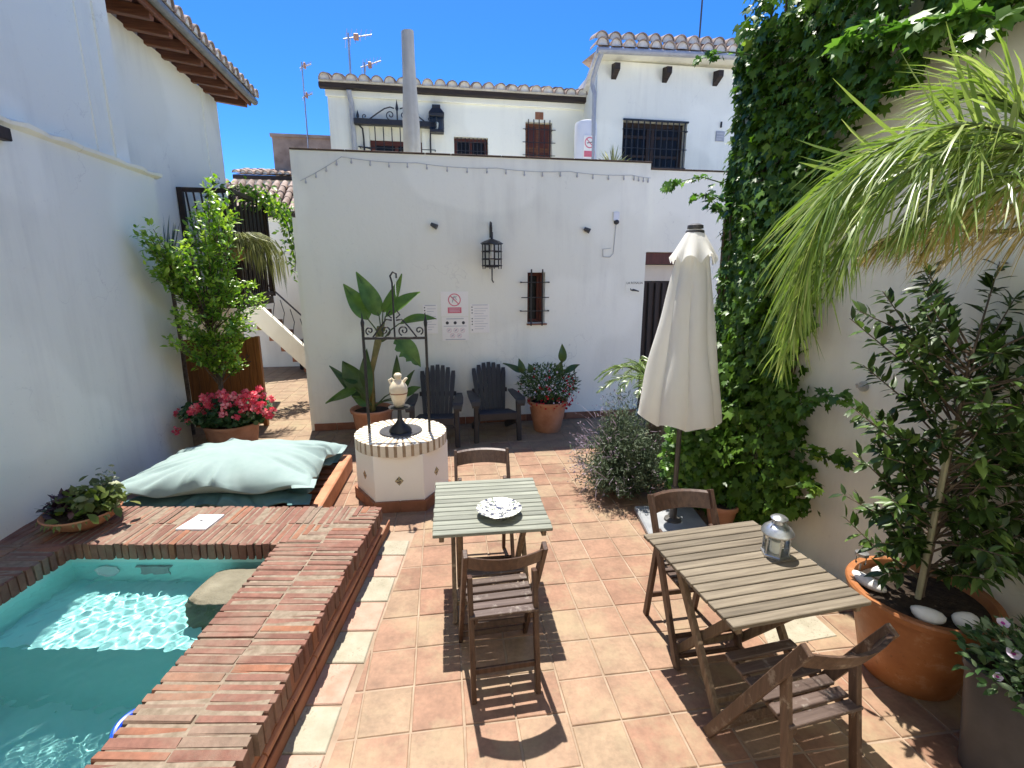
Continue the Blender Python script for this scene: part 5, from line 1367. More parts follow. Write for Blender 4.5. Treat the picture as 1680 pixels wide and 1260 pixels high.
b = MB(); b.bar((-.05, -0.2283, 1.73), (.045, -0.2283, 1.75), 0.014, 0.001, up=(0, 1, 0), c=0); b.build('pictogram', M['ink_black'], pl_)
b = MB(); b.box(-0.10, 0.10, -0.2285, -0.2265, 1.50, 1.60); b.build('red_block', M['ink_red'], pl_)
b = MB(); b.lathe([(0.0, 0.004), (0.022, 0.004), (0.022, 0)], 14); o = b.build('maker_mark', M['ink_grey'], ht); o.rotation_euler = (R(90), 0, R(20)); o.location = (0.10, -0.19, 1.98)
def antenna(label, a, b_, z0, z1, yagis, r=0.018):
    t = hthing('tv_antenna', label, 'antenna', a, b_, 0, 'rooftop television antennas')
    m = MB(); m.tube([(0, 0, z0), (0.01, 0, z1)], r, 8); m.build('mast', M['antenna'], t)
    for zz, sz, tilt in yagis:
        m = MB(); m.tube([(-0.08 * sz, 0, zz - 0.05), (0.42 * sz, 0.05, zz + 0.06 + tilt)], 0.012, 6); y = m.build('boom', M['antenna'], t)
        for k in range(6):
            u = k / 5; x = -0.04 * sz + 0.44 * sz * u; h = (0.26 - 0.16 * u) * sz
            m = MB(); m.tube([(x, -h * 0.5, zz - 0.03 + 0.09 * u + tilt * u - h * 0.8), (x, 0.0, zz - 0.04 + 0.1 * u + tilt * u), (x + .02, h * 0.5, zz - 0.03 + 0.09 * u + tilt * u + h * 0.8)], 0.006, 5); m.build('element', M['antenna'], y)
        m = MB(); m.cbox(0.10 * sz, 0.19 * sz, -0.04, 0.04, zz - 0.05, zz + 0.06, 0.01); m.build('dipole_box', M['antenna_orange'], y)
    return t
antenna('thin grey antenna mast with two small heads left of the upper house', -0.80, 5.0, 4.0, 6.45, [(6.38, 0.45, 0), (5.82, 0.4, 0)], 0.014)
antenna('large television antenna on the roof left of the grey parasol', 0.17, 5.0, 5.2, 7.05, [(6.98, 1.15, 0.03)], 0.022)
antenna('shorter television antenna just left of the grey parasol top', 0.46, 5.0, 5.2, 6.52, [(6.47, 0.85, 0.06)], 0.018)
t = hthing('roof_mast', 'thin dark mast on the tiled roof of the corner house', 'mast', 8.03, 5.0, 0)
m = MB(); m.tube([(0, 0, 6.6), (0.01, 0, 9.4)], 0.02, 8); m.build('mast', M['pole'], t)
m = MB(); m.lathe([(0.05, 6.6), (0.05, 6.66), (0.02, 6.68)], 10); m.build('foot', M['pole'], t)
# wooden gate panel in the passage
gt = hthing('wooden_gate', 'orange brown wooden gate panel with dark carved monogram behind the geraniums', 'gate', 0, 0.4)
for k in range(7):
    x = -1.70 + k * 0.133
    m = MB(); m.cbox(x + 0.002, x + 0.131, -0.02, 0.02, 0.03, 1.27 + 0.004 * k, 0.004); m.build('plank', M['gate_wood'], gt)
for z in (0.25, 1.05):
    m = MB(); m.cbox(-1.70, -0.77, 0.021, 0.05, z, z + 0.1, 0.004); m.build('cross_bar', M['gate_wood'], gt)
m = MB(); m.cbox(-0.79, -0.73, -0.03, 0.05, 0, 1.30, 0.006); m.build('gate_post', M['gate_wood'], gt)
m = MB(); m.tube([(-1.08, -0.024, 0.96), (-1.02, -0.024, 0.91), (-0.94, -0.024, 0.93), (-0.86, -0.024, 0.95)], 0.006, 6); m.tube([(-0.99, -0.024, 0.96), (-0.97, -0.024, 1.04), (-0.94, -0.024, 0.99), (-0.95, -0.024, 0.96)], 0.005, 6); m.tube([(-0.92, -0.024, 0.97), (-0.91, -0.024, 1.05), (-0.87, -0.024, 1.04), (-0.90, -0.024, 1.0)], 0.005, 6); m.build('monogram', M['ink_black'], gt)

# ================================================================== PLANTS
T_IVY = np.array([(0, 0.10, 0.02), (0, -0.06, 0), (0.30, -0.20, -0.03), (0.52, 0.10, -0.06), (0.30, 0.22, 0.0), (0.40, 0.56, -0.06), (0.14, 0.50, 0.01), (0, 0.92, -0.08),
                  (-0.14, 0.50, 0.01), (-0.40, 0.56, -0.06), (-0.30, 0.22, 0.0), (-0.52, 0.10, -0.06), (-0.30, -0.20, -0.03)], float)
F_IVY = [(0, i, i + 1) for i in range(1, 12)] + [(0, 12, 1)]
T_LAN = np.array([(0, 0, 0), (0.15, 0.30, 0.035), (0.0, 0.35, -0.02), (-0.15, 0.30, 0.035), (0.14, 0.62, 0.02), (0, 0.66, -0.04), (-0.14, 0.62, 0.02), (0, 1.0, -0.12)], float)
F_LAN = [(0, 1, 2), (0, 2, 3), (1, 4, 2), (2, 4, 5), (2, 5, 3), (3, 5, 6), (4, 7, 5), (5, 7, 6)]
T_RND = np.array([(0, 0.4, -0.06)] + [(0.5 * math.sin(t) * (1 + .12 * math.cos(4 * t)), 0.42 - 0.5 * math.cos(t) * (1 + .12 * math.cos(4 * t)), 0.05 * math.cos(3 * t)) for t in [2 * math.pi * k / 9 for k in range(9)]], float)
F_RND = [(0, i, i % 9 + 1) for i in range(1, 10)]
T_BLD = np.array([(-0.5, 0, 0), (0.5, 0, 0), (-0.42, 0.4, 0), (0.42, 0.4, 0), (-0.28, 0.75, 0), (0.28, 0.75, 0), (0, 1.0, 0), (0, 1.0, 0.001)], float)
F_BLD = [(0, 1, 3, 2), (2, 3, 5, 4), (4, 5, 7, 6)]
def unit(a): return a / np.maximum(np.linalg.norm(a, axis=-1, keepdims=True), 1e-9)
def leaves(T, pos, axis, nrm, size, width=1.0):
    pos, axis, nrm = (np.asarray(v, float) for v in (pos, axis, nrm))
    y = unit(axis); z = unit(nrm - (nrm * y).sum(-1, keepdims=True) * y); x = np.cross(y, z)
    s = np.asarray(size, float).reshape(-1, 1, 1); w = np.asarray(width, float).reshape(-1, 1, 1)
    return (pos[:, None, :] + s * (T[None, :, 0:1] * w * x[:, None, :] + T[None, :, 1:2] * y[:, None, :] + T[None, :, 2:3] * z[:, None, :])).reshape(-1, 3)
def rnd(n): return RNG.normal(size=(n, 3))
def blades(pts0, pts1, sag, width, n_mid=2):
    """long narrow leaves from pts0 to pts1 bending by sag; returns verts with 8-vert pieces"""
    p0, p1 = np.asarray(pts0, float), np.asarray(pts1, float); n = len(p0)
    d = p1 - p0; side = unit(np.cross(d, rnd(n) * 0.6 + np.array([0, 0, 1.0])))
    sag = np.asarray(sag, float).reshape(-1, 1); w = np.asarray(width, float).reshape(-1, 1) * np.ones((n, 1))
    out = np.zeros((n, 8, 3))
    for k, (t, ww) in enumerate(((0, 0.6), (0.4, 1.0), (0.75, 0.7), (1.0, 0.06))):
        c = p0 + d * t; c = c.copy(); c[:, 2:3] += sag * 4 * t * (1 - t)
        out[:, 2 * k] = c - side * w * ww / 2; out[:, 2 * k + 1] = c + side * w * ww / 2
    return out.reshape(-1, 3)
F_BL2 = [(0, 1, 3, 2), (2, 3, 5, 4), (4, 5, 7, 6)]

def pot(parent, r0, r1, h, mat='terracotta', lip=0.02, n=36, name='pot', soil=True):
    b = MB(); b.lathe([(0.0, 0.0), (r0 * 0.97, 0.0), (r0, 0.008), (r0 + (r1 - r0) * 0.5, h * 0.5), (r1 - lip * 0.4, h - 0.045), (r1 + lip * 0.3, h - 0.042), (r1 + lip * 0.5, h - 0.012), (r1 + lip * 0.3, h), (r1 - lip * 0.6, h - 0.002), (r1 - lip, h - 0.03), (r1 - lip * 1.2, h - 0.06)], n)
    o = b.build(name, M[mat], parent, smooth='auto')
    if soil:
        b = MB(); b.lathe([(0.0, h - 0.035), (r1 * 0.5, h - 0.03), (r1 - lip * 0.9, h - 0.045)], n); b.build('soil', M['soil'], parent, smooth=True)
    return o

# ---------------------------------------------------------------- ivy on the right wall
iv = thing('ivy', 'dense dark green ivy climbing over the right garden wall', 'ivy', (0, 0, 0))
def lump(s, z): return 0.5 + 0.25 * np.sin(3.1 * s + 1.3 * z + 1) + 0.25 * np.sin(2.3 * z - 4.2 * s + 2.0)
NI = 21000
s_ = RNG.uniform(-1.2, 2.42, NI); z_ = RNG.uniform(0.02, 4.55, NI)
edge = np.interp(z_, [0, 0.5, 0.85, 1.05, 1.6, 2.2, 2.75, 3.1, 3.35, 3.55, 3.8], [1.15, 0.98, 0.90, 1.05, 1.10, 1.08, 0.98, 0.84, 0.6, -0.6, -1.6])
edge = edge + 0.10 * np.sin(9 * z_) + 0.07 * np.sin(23 * z_ + 1)
hem = 3.27 + 0.05 * np.sin(7 * s_) + 0.06 * np.sin(17 * s_)
keep = (s_ > edge) | ((z_ > hem) & (s_ < 1.1))
keep &= (z_ < 4.5 - 0.12 * np.sin(5 * s_) - 0.1 * RNG.random(NI)) & (s_ < 2.27 - 0.04 * np.sin(6 * z_) - 0.14 * np.clip(z_ - 2.8, 0, 1.6))
s_, z_ = s_[keep], z_[keep]
n = len(s_)
thick = 0.10 + 0.20 * lump(s_, z_) + 0.16 * np.exp(-((z_ - 0.55) / 0.5) ** 2) + 0.12 * np.clip(z_ - 3.3, 0, 1)
dep = thick * RNG.random(n) ** 0.45
over = z_ > 4.0
dep = np.where(over, RNG.uniform(-0.3, 0.35, n), dep)
pos = np.array(RW0)[None] + np.array(RWD)[None] * s_[:, None] + np.array(RWN)[None] * dep[:, None]; pos[:, 2] = z_
dep = dep * np.clip(1.0 - 0.75 * (s_ - 1.75) / 0.5, 0.25, 1.0)
pos = np.array(RW0)[None] + np.array(RWD)[None] * s_[:, None] + np.array(RWN)[None] * dep[:, None]; pos[:, 2] = z_
far = s_ > 2.20
pos[far] += np.array(RWN)[None] * (RNG.uniform(-0.45, 0.05, far.sum()))[:, None]
nrm = np.array(RWN)[None] * 1.0 + np.array([0, 0, 0.75])[None] + rnd(n) * 0.45
nrm[far] += np.array(RWD) * 0.5
ax = np.array([0, 0, -1.0])[None] + np.array(RWN)[None] * 0.45 + rnd(n) * 0.45
sz = RNG.uniform(0.05, 0.095, n) * np.where(RNG.random(n) > .85, 1.35, 1.0)
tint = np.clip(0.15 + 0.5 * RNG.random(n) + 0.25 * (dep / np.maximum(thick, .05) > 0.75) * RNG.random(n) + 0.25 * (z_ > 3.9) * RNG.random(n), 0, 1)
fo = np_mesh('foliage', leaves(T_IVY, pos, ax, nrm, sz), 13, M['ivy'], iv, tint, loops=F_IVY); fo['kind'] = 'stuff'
b = MB()
for k in range(16):
    s0 = random.uniform(1.2, 2.2); pts = [rwp(s0, 0.0, 0.03)]; z = 0
    while z < 3.9:
        z += random.uniform(0.3, 0.5); s0 += random.uniform(-0.10, 0.10); s0 = min(max(s0, 1.15), 2.2); pts.append(rwp(s0, z, random.uniform(0.02, 0.05)))
    b.tube(pts, [0.018 * (1 - 0.6 * i / len(pts)) for i in range(len(pts))], 6)
b.build('stem', M['bark'], iv)
# free-hanging sprays
def spray(parent, pts, nl, mat, size, name='spray', T=T_IVY, k=13, F=F_IVY):
    pts = [Vector(p) for p in pts]
    b = MB(); b.tube(pts, [0.006 - 0.004 * i / (len(pts) - 1) for i in range(len(pts))], 5); o = b.build(name, M['stem'], parent)
    P = np.array([tuple(p) for p in pts]); u = RNG.random(nl) ** 0.8 * (len(pts) - 1); i = np.minimum(u.astype(int), len(pts) - 2); f = (u - i)[:, None]
    pos = P[i] * (1 - f) + P[i + 1] * f + rnd(nl) * 0.018
    d = unit(P[i + 1] - P[i]); ax = d * 0.4 + rnd(nl) * 0.6 + np.array([0, 0, -0.4]); nr = rnd(nl) * 0.5 + np.array([-0.3, -0.3, 1.0])
    np_mesh('spray_leaves', leaves(T, pos, ax, nr, RNG.uniform(0.6, 1.1, nl) * size), k, M[mat], o, RNG.random(nl), loops=F)
spray(iv, [at(1185, 300, 4.55), at(1150, 290, 4.45), at(1115, 298, 4.4), at(1090, 310, 4.4)], 34, 'ivy_light', 0.07)
spray(iv, [at(1190, 330, 4.5), at(1165, 318, 4.4), at(1130, 325, 4.35)], 28, 'ivy_light', 0.07)
spray(iv, [at(1195, 345, 4.45), at(1178, 340, 4.4), at(1160, 335, 4.35)], 26, 'ivy_light', 0.08)
spray(iv, [at(1330, 660, 3.3), at(1360, 648, 3.2), at(1395, 652, 3.1)], 30, 'ivy_light', 0.075)
spray(iv, [at(1310, 735, 3.3), at(1345, 745, 3.15), at(1385, 757, 3.05)], 40, 'ivy', 0.075)
spray(iv, [at(1290, 800, 3.3), at(1330, 790, 3.15), at(1345, 808, 3.05)], 26, 'ivy', 0.07)
spray(iv, [at(1500, 60, 2.75), at(1450, 40, 2.8), at(1400, 60, 2.85), at(1370, 85, 2.9)], 50, 'ivy_light', 0.10)
spray(iv, [at(1640, 30, 2.4), at(1590, 20, 2.5), at(1530, 40, 2.6), at(1480, 45, 2.7)], 50, 'ivy_light', 0.11)
spray(iv, [at(1660, 20, 2.4), at(1620, 45, 2.4), at(1590, 65, 2.4)], 14, 'ivy', 0.12)
spray(iv, [at(1262, 30, 4.2), at(1248, 70, 4.2), at(1225, 120, 4.2)], 40, 'ivy_light', 0.075)
spray(iv, [at(1230, 90, 4.2), at(1195, 85, 4.2), at(1160, 90, 4.2), at(1140, 100, 4.2)], 34, 'ivy_light', 0.06)

# light green creeper under the parasol
cr = thing('creeper_bush', 'light green leafy creeper bush behind the parasol pole', 'bush', (1.68, 4.25, 0))
n = 1500
u = unit(rnd(n)); rr = RNG.random(n) ** 0.4
pos = u * rr[:, None] * np.array([0.30, 0.28, 0.55]) + np.array([0, 0, 0.55]); pos[:, 2] = np.maximum(pos[:, 2], 0.03)
np_mesh('foliage', leaves(T_IVY, pos, rnd(n) * 0.6 + u * 0.5 + np.array([0, 0, -.3]), u * 0.6 + np.array([-.2, -.5, 0.8]) + rnd(n) * .3, RNG.uniform(.05, .085, n)), 13, M['ivy_light'], cr, RNG.random(n), loops=F_IVY)['kind'] = 'stuff'
b = MB()
for k in range(9): b.tube([(random.uniform(-.05, .05), random.uniform(-.05, .05), 0), (random.uniform(-.15, .15), random.uniform(-.15, .15), .5), (random.uniform(-.22, .22), random.uniform(-.2, .2), .95)], 0.007, 5)
b.build('stem', M['stem'], cr)
sp = thing('small_pot', 'old pinkish clay pot half hidden under the ivy', 'pot', (1.80, 3.88, 0))
pot(sp, 0.09, 0.13, 0.24)

# ---------------------------------------------------------------- lavender bush and cycad
lv = thing('lavender_bush', 'round grey green lavender bush left of the parasol', 'bush', (1.13, 4.64, 0))
n = 620                                   # woody-green stems
u = unit(rnd(n)); u[:, 2] = np.abs(u[:, 2]) * 0.95 - 0.12
lum = 1 + 0.12 * np.sin(5 * u[:, 0] + 2) + 0.10 * np.sin(7 * u[:, 1]) + 0.08 * np.sin(9 * u[:, 2])
tip = u * (lum * RNG.uniform(.72, 1.08, n))[:, None] * np.array([0.50, 0.47, 0.84]) + np.array([0, 0, 0.18]); tip[:, 2] = np.maximum(tip[:, 2], 0.04)
root = np.array([0, 0, 0.06]) + rnd(n) * np.array([.08, .08, .03]); root[:, 2] = np.maximum(root[:, 2], .01)
np_mesh('twigs', blades(root, tip, RNG.normal(.02, .03, n), .005), 8, M['lavender'], lv, RNG.uniform(0, .4, n), loops=F_BL2)['kind'] = 'stuff'
kk = 26
t = RNG.random((n, kk)) ** 0.55
pos = (root[:, None] + (tip - root)[:, None] * t[..., None]).reshape(-1, 3); nn = len(pos)
pos += rnd(nn) * 0.018; pos[:, 2] += 0.08 * t.reshape(-1) * (1 - t.reshape(-1)); pos[:, 2] = np.maximum(pos[:, 2], .02)
ax = np.repeat(unit(tip - root), kk, 0) * 0.5 + unit(rnd(nn)) * 0.9
np_mesh('foliage', leaves(T_LAN, pos, ax, rnd(nn) * .6 + np.array([0, 0, .8]), RNG.uniform(.025, .055, nn), .75), 8, M['lavender'], lv, np.clip(RNG.normal(.38, .2, nn), 0, 1), loops=F_LAN)['kind'] = 'stuff'
n = 300
u = unit(rnd(n) * np.array([1, 1, .6]) + np.array([-.75, -.25, 0.35])); u[:, 2] = np.abs(u[:, 2])
root = u * np.array([0.47, 0.44, 0.82]) * RNG.uniform(.85, 1.0, n)[:, None] + np.array([0, 0, .16]); tip = root + (u * np.array([.8, .8, .8]) + rnd(n) * .35) * RNG.uniform(.05, .15, n)[:, None]
np_mesh('flower_spikes', blades(root, tip, RNG.normal(.01, .012, n), RNG.uniform(.003, .006, n)), 8, M['lavender_flower'], lv, RNG.random(n), loops=F_BL2)['kind'] = 'stuff'
pos = tip + rnd(n) * .004
np_mesh('flower_tips', leaves(T_LAN, pos, unit(tip - root) + rnd(n) * .3, rnd(n), RNG.uniform(.02, .035, n), 1.2), 8, M['lavender_flower'], lv, RNG.random(n), loops=F_LAN)['kind'] = 'stuff'
b = MB(); b.tube([(0, 0, 0), (0.02, 0, .12), (0.04, .02, .3)], [.03, .022, .012], 6); b.build('stem', M['bark'], lv)

def frond(path, nleaf, L, mat, parent, droop, name='frond', w=0.012, side_only=False, rach='stem', taper=True, dirv=None, gap0=0.1, fwd=0.75, loose=0.12):
    """feather leaf: path = rachis points"""
    path = [Vector(p) for p in path]
    # resample (Catmull-Rom like through linear subdivision + smoothing)
    P = np.array([tuple(p) for p in path])
    for _ in range(3):
        mid = (P[:-1] + P[1:]) / 2; Q = np.empty((len(P) + len(mid), 3)); Q[0::2] = P; Q[1::2] = mid
        Q[1:-1] = (Q[:-2] + 2 * Q[1:-1] + Q[2:]) / 4; P = Q
    b = MB(); b.tube(P.tolist(), [0.012 * (1 - 0.75 * i / len(P)) for i in range(len(P))], 6); o = b.build(name, M[rach], parent, smooth=True)
    n = nleaf * 2
    u = np.concatenate([np.linspace(gap0, 1, nleaf), np.linspace(gap0, 1, nleaf)]); sd = np.concatenate([np.ones(nleaf), -np.ones(nleaf)])
    x = u * (len(P) - 1.001); i = x.astype(int); f = (x - i)[:, None]
    root = P[i] * (1 - f) + P[i + 1] * f
    d = unit(P[i + 1] - P[i]); side = unit(np.cross(d, np.array([0, 0, 1.0]) + rnd(n) * 0.05)) * sd[:, None]
    env = np.clip(np.sin(np.pi * (0.12 + 0.80 * u)), 0.25, 1) if taper else np.ones(n)
    ln = L * env * RNG.uniform(0.8, 1.1, n)
    dr = side * 0.6 + d * fwd + rnd(n) * loose + np.array([0, 0, -droop])
    if dirv is not None: dr += np.array(dirv)
    tip = root + unit(dr) * ln[:, None]
    np_mesh('leaflets', blades(root, tip, ln * 0.10 * RNG.uniform(.4, 1.6, n), w * RNG.uniform(.7, 1.2, n)), 8, M[mat], o, np.clip(RNG.normal(.5, .25, n), 0, 1), loops=F_BL2)
    return o
cy = thing('cycad', 'small spiky cycad behind the lavender bush', 'plant', (1.60, 5.20, 0))
b = MB(); b.lathe([(0.0, 0), (0.11, 0), (0.12, 0.3), (0.09, 0.84), (0.0, 0.92)], 14); b.build('trunk', M['bark'], cy)
for k in range(18):
    t = 2 * math.pi * k / 18 + 0.2; e = random.uniform(0.15, 0.75); L = random.uniform(0.50, 0.68)
    c, s0 = math.cos(t), math.sin(t)
    frond([(0, 0, 0.90), (c * L * .4, s0 * L * .4, .90 + L * .45 * (0.5 + e)), (c * L * .8, s0 * L * .8, .90 + L * .5 * (0.4 + e)), (c * L * 1.1, s0 * L * 1.1, .90 + L * 0.3 * e)], 34, 0.15, 'cycad', cy, 0.05, w=0.010, gap0=0.15)

# ---------------------------------------------------------------- palm on the right
pa = thing('palm', 'palm with long drooping yellow green fronds at the right edge', 'palm', (2.60, 1.92, 0))
def rel(p, o=Vector((2.60, 1.92, 0))): return Vector(p) - o
CR = at(1775, 275, 1.90)
b = MB(); b.tube([(0, 0, 0), (-0.05, 0.0, 0.9), (-0.22, 0.0, 1.8), rel(CR) + Vector((0, 0, -0.08)), rel(CR)], [0.10, 0.085, 0.08, 0.075, 0.05], 14); b.build('trunk', M['bark'], pa, smooth=True)
def fr_path(pts): return [rel(CR)] + [rel(at(*p)) for p in pts]
frond(fr_path([(1640, 235, 1.92), (1500, 235, 2.0), (1400, 280, 2.08), (1335, 370, 2.12), (1298, 490, 2.12), (1285, 600, 2.12)]), 125, 0.48, 'palm', pa, 0.60, w=0.0095, fwd=1.0, loose=.22)
frond(fr_path([(1650, 200, 1.85), (1540, 205, 1.85), (1430, 245, 1.9), (1360, 315, 1.92), (1318, 430, 1.92), (1300, 560, 1.92)]), 120, 0.48, 'palm', pa, 0.65, w=0.009, fwd=1.0, loose=.22)
frond(fr_path([(1680, 265, 1.95), (1580, 248, 2.05), (1480, 265, 2.12), (1390, 315, 2.18), (1340, 400, 2.2), (1320, 500, 2.2)]), 110, 0.44, 'palm', pa, 0.65, w=0.009, fwd=0.95, loose=.22)
frond(fr_path([(1670, 235, 1.85), (1560, 240, 1.80), (1470, 285, 1.78), (1400, 370, 1.78), (1370, 460, 1.78)]), 100, 0.40, 'palm', pa, 0.7, w=0.008, fwd=0.95, loose=.25)
frond(fr_path([(1690, 290, 1.8), (1610, 285, 1.78), (1540, 315, 1.76), (1480, 390, 1.75)]), 85, 0.34, 'palm', pa, 0.75, w=0.008, fwd=0.9, loose=.25)
frond(fr_path([(1690, 250, 2.0), (1620, 215, 2.15), (1530, 212, 2.25), (1440, 245, 2.35), (1370, 300, 2.4)]), 95, 0.42, 'palm', pa, 0.5, w=0.009, fwd=1.0, loose=.22)
frond(fr_path([(1700, 215, 1.9), (1660, 165, 1.95), (1600, 150, 2.0), (1540, 175, 2.05)]), 60, 0.36, 'palm', pa, 0.15, w=0.009, fwd=1.1, loose=.3)
frond(fr_path([(1700, 340, 1.95), (1600, 340, 2.05), (1500, 365, 2.1), (1410, 420, 2.15)]), 85, 0.30, 'palm_dry', pa, 0.95, w=0.006, rach='stalk', loose=.25)
frond(fr_path([(1700, 385, 1.9), (1600, 378, 2.0), (1500, 375, 2.1), (1440, 395, 2.15)]), 80, 0.26, 'palm_dry', pa, 1.1, w=0.005, rach='stalk', loose=.25)
frond(fr_path([(1700, 310, 1.85), (1620, 315, 1.9), (1560, 350, 1.92), (1510, 420, 1.95)]), 60, 0.26, 'palm_dry', pa, 0.9, w=0.006, rach='stalk', loose=.3)
for dx, dy, up, L in ((0.55, -0.75, 0.35, 0.40), (0.95, -0.25, 0.40, 0.38), (0.10, -0.95, 0.30, 0.38), (0.75, 0.35, 0.75, 0.34), (0.35, -0.35, 0.95, 0.34)):
    c0 = rel(CR); q = 0.85
    frond([c0, c0 + Vector((dx * .3 * q, dy * .3 * q, up * .35)), c0 + Vector((dx * .65 * q, dy * .65 * q, up * .42)), c0 + Vector((dx * q, dy * q, up * .2 - 0.12))], 70, L, 'palm', pa, 0.6, w=0.009, fwd=1.0, loose=.22)
b0, b1 = [], []
for p0, p1 in (((1612, 235, 1.92), (1552, 35, 1.95)), ((1606, 240, 1.92), (1540, 130, 1.9)), ((1650, 215, 1.9), (1652, 45, 1.95)), ((1655, 220, 1.9), (1680, 110, 1.92)), ((1600, 245, 1.9), (1520, 140, 1.92)), ((1545, 225, 1.95), (1518, 100, 1.95)), ((1575, 235, 1.95), (1475, 80, 2.0)),
               ((1500, 245, 2.0), (1366, 128, 2.1)), ((1450, 255, 2.0), (1380, 195, 2.05)), ((1665, 215, 1.88), (1690, 60, 1.9)), ((1440, 262, 2.0), (1305, 228, 2.05)), ((1430, 275, 2.0), (1308, 255, 2.05)), ((1420, 280, 2.0), (1310, 266, 2.05)), ((1620, 235, 1.9), (1585, 95, 1.93)), ((1648, 225, 1.9), (1610, 120, 1.9)), ((1590, 240, 1.92), (1560, 120, 1.95))):
    b0.append(tuple(rel(at(*p0)))); b1.append(tuple(rel(at(*p1))))
np_mesh('young_leaves', blades(b0, b1, np.full(len(b0), -0.01), np.full(len(b0), 0.016)), 8, M['palm'], pa, RNG.uniform(.4, .9, len(b0)), loops=F_BL2)

# ---------------------------------------------------------------- big orange pot with laurel
lp_ = thing('potted_laurel', 'dark leafy bush on a cane stake in the big orange pot', 'potted plant', (2.19, 2.32, 0))
pot(lp_, 0.215, 0.322, 0.50, 'terracotta_glaze', 0.035, 48)
b = MB(); b.tube([(-0.03, -0.02, 0.42), (-0.02, -0.01, 1.45)], 0.014, 8); b.build('stake', M['stake'], lp_)
twigs = []
bt = MB(); bt.tube([(0.0, 0.0, 0.42), (0.02, 0.01, 0.9), (0.02, 0.02, 1.35), (0.0, 0.0, 1.8)], [0.016, 0.013, 0.01, 0.005], 6)
for k in range(125):
    z0 = random.uniform(0.55, 1.80); t = random.uniform(0, 2 * math.pi); L = random.uniform(0.25, 0.60) * (1.15 - 0.25 * abs(z0 - 1.2))
    p0 = Vector((0.02, 0.01, z0)); dr = Vector((math.cos(t), 0.55 * math.sin(t) - 0.12, random.uniform(0.2, 0.85))).normalized()
    p1 = p0 + dr * L * 0.6; p2 = p0 + dr * L + Vector((0, 0, random.uniform(-0.05, 0.08)))
    bt.tube([p0, p1, p2], [0.006, 0.004, 0.002], 5); twigs.append((p0, p1, p2))
bt.build('branches', M['bark'], lp_)
pos, ax, nr = [], [], []
for p0, p1, p2 in twigs:
    for q in range(random.randint(26, 40)):
        u = random.uniform(0.25, 1.0); p = p0.lerp(p1, u * 2) if u < .5 else p1.lerp(p2, (u - .5) * 2)
        d = (p2 - p0).normalized(); sd = d.cross(Vector((random.uniform(-1, 1), random.uniform(-1, 1), random.uniform(-1, 1)))).normalized()
        pos.append(tuple(p)); ax.append(tuple(d * 0.6 + sd * 0.9 + Vector((0, 0, -0.15)))); nr.append((random.uniform(-.5, .5), random.uniform(-.6, .3), 1.0))
n = len(pos)
np_mesh('foliage', leaves(T_LAN, pos, ax, nr, RNG.uniform(.045, .105, n), RNG.uniform(.9, 1.3, n)), 8, M['laurel'], lp_, np.clip(RNG.random(n) * .85 + .15 * (RNG.random(n) > .85), 0, 1), loops=F_LAN)['kind'] = 'stuff'
def pebble(label, p, s, rz, name='pebble'):
    b = MB(); N = 14; vs, fs = [], []
    for i in range(9):
        ph = math.pi * i / 8
        for k in range(N):
            t = 2 * math.pi * k / N; w = 1 + 0.08 * math.sin(2 * t + i) + 0.05 * math.sin(3 * t)
            vs.append((s[0] * math.sin(ph) * math.cos(t) * w, s[1] * math.sin(ph) * math.sin(t) * w, s[2] * math.cos(ph)))
    for i in range(8):
        for k in range(N): fs.append((i * N + k, (i + 1) * N + k, (i + 1) * N + (k + 1) % N, i * N + (k + 1) % N))
    b.add(vs, fs); o = tag(b.build(name, M['pebble'], smooth=True), label, 'pebble', 'pebbles in the orange pot'); o.location = p; o.rotation_euler = (0.1, 0.08, rz)
pebble('long white pebble on the left rim of the orange pot', (1.965, 2.40, 0.495), (0.095, 0.036, 0.032), R(-62))
pebble('greyish white oval pebble at the front of the orange pot', (2.075, 2.135, 0.492), (0.075, 0.045, 0.035), R(-25))
pebble('round white pebble beside the petunias in the orange pot', (2.22, 2.085, 0.495), (0.06, 0.05, 0.045), R(10))
pebble('small grey pebble at the back of the orange pot', (2.10, 2.50, 0.485), (0.045, 0.04, 0.04), R(40))
sl_ = thing('solar_light', 'little clear solar garden light stuck in the orange pot', 'garden light', (1.985, 2.505, 0.44))
b = MB(); b.tube([(0, 0, 0), (0, 0, 0.10)], 0.006, 6); b.build('spike', M['zinc'], sl_)
b = MB(); b.lathe([(0.018, 0.10), (0.026, 0.105), (0.026, 0.15), (0.02, 0.155)], 14); b.build('glass', M['glass'], sl_)
b = MB(); b.lathe([(0.034, 0.155), (0.034, 0.172), (0.0, 0.176)], 14); b.build('cap', M['zinc'], sl_)

# ---------------------------------------------------------------- grey planter with petunias
gpn = thing('petunia_planter', 'tall anthracite planter with white and lilac petunias at bottom right', 'planter', (2.20, 1.68, 0), R(14))
b = MB()
prof = [(0.17, 0.0), (0.175, 0.03), (0.215, 0.50), (0.222, 0.505), (0.222, 0.53), (0.20, 0.53), (0.195, 0.45)]
def sqr(r, n=48): return [(r * math.copysign(abs(math.cos(t)) ** 0.35, math.cos(t)), r * math.copysign(abs(math.sin(t)) ** 0.35, math.sin(t))) for t in [2 * math.pi * (k + .5) / n for k in range(n)]]
vs, fs = [], []
for r, z in prof: vs += [(x, y, z) for x, y in sqr(r)]
for i in range(len(prof) - 1): fs += [(i * 48 + k, i * 48 + (k + 1) % 48, (i + 1) * 48 + (k + 1) % 48, (i + 1) * 48 + k) for k in range(48)]
b.add(vs, fs); b.build('planter', M['planter_grey'], gpn, smooth='auto')
b = MB(); b.add([(x, y, 0.47) for x, y in sqr(0.2)], [tuple(range(48))]); b.build('soil', M['soil'], gpn)
n = 1100
u = unit(rnd(n)); u[:, 2] = np.abs(u[:, 2])
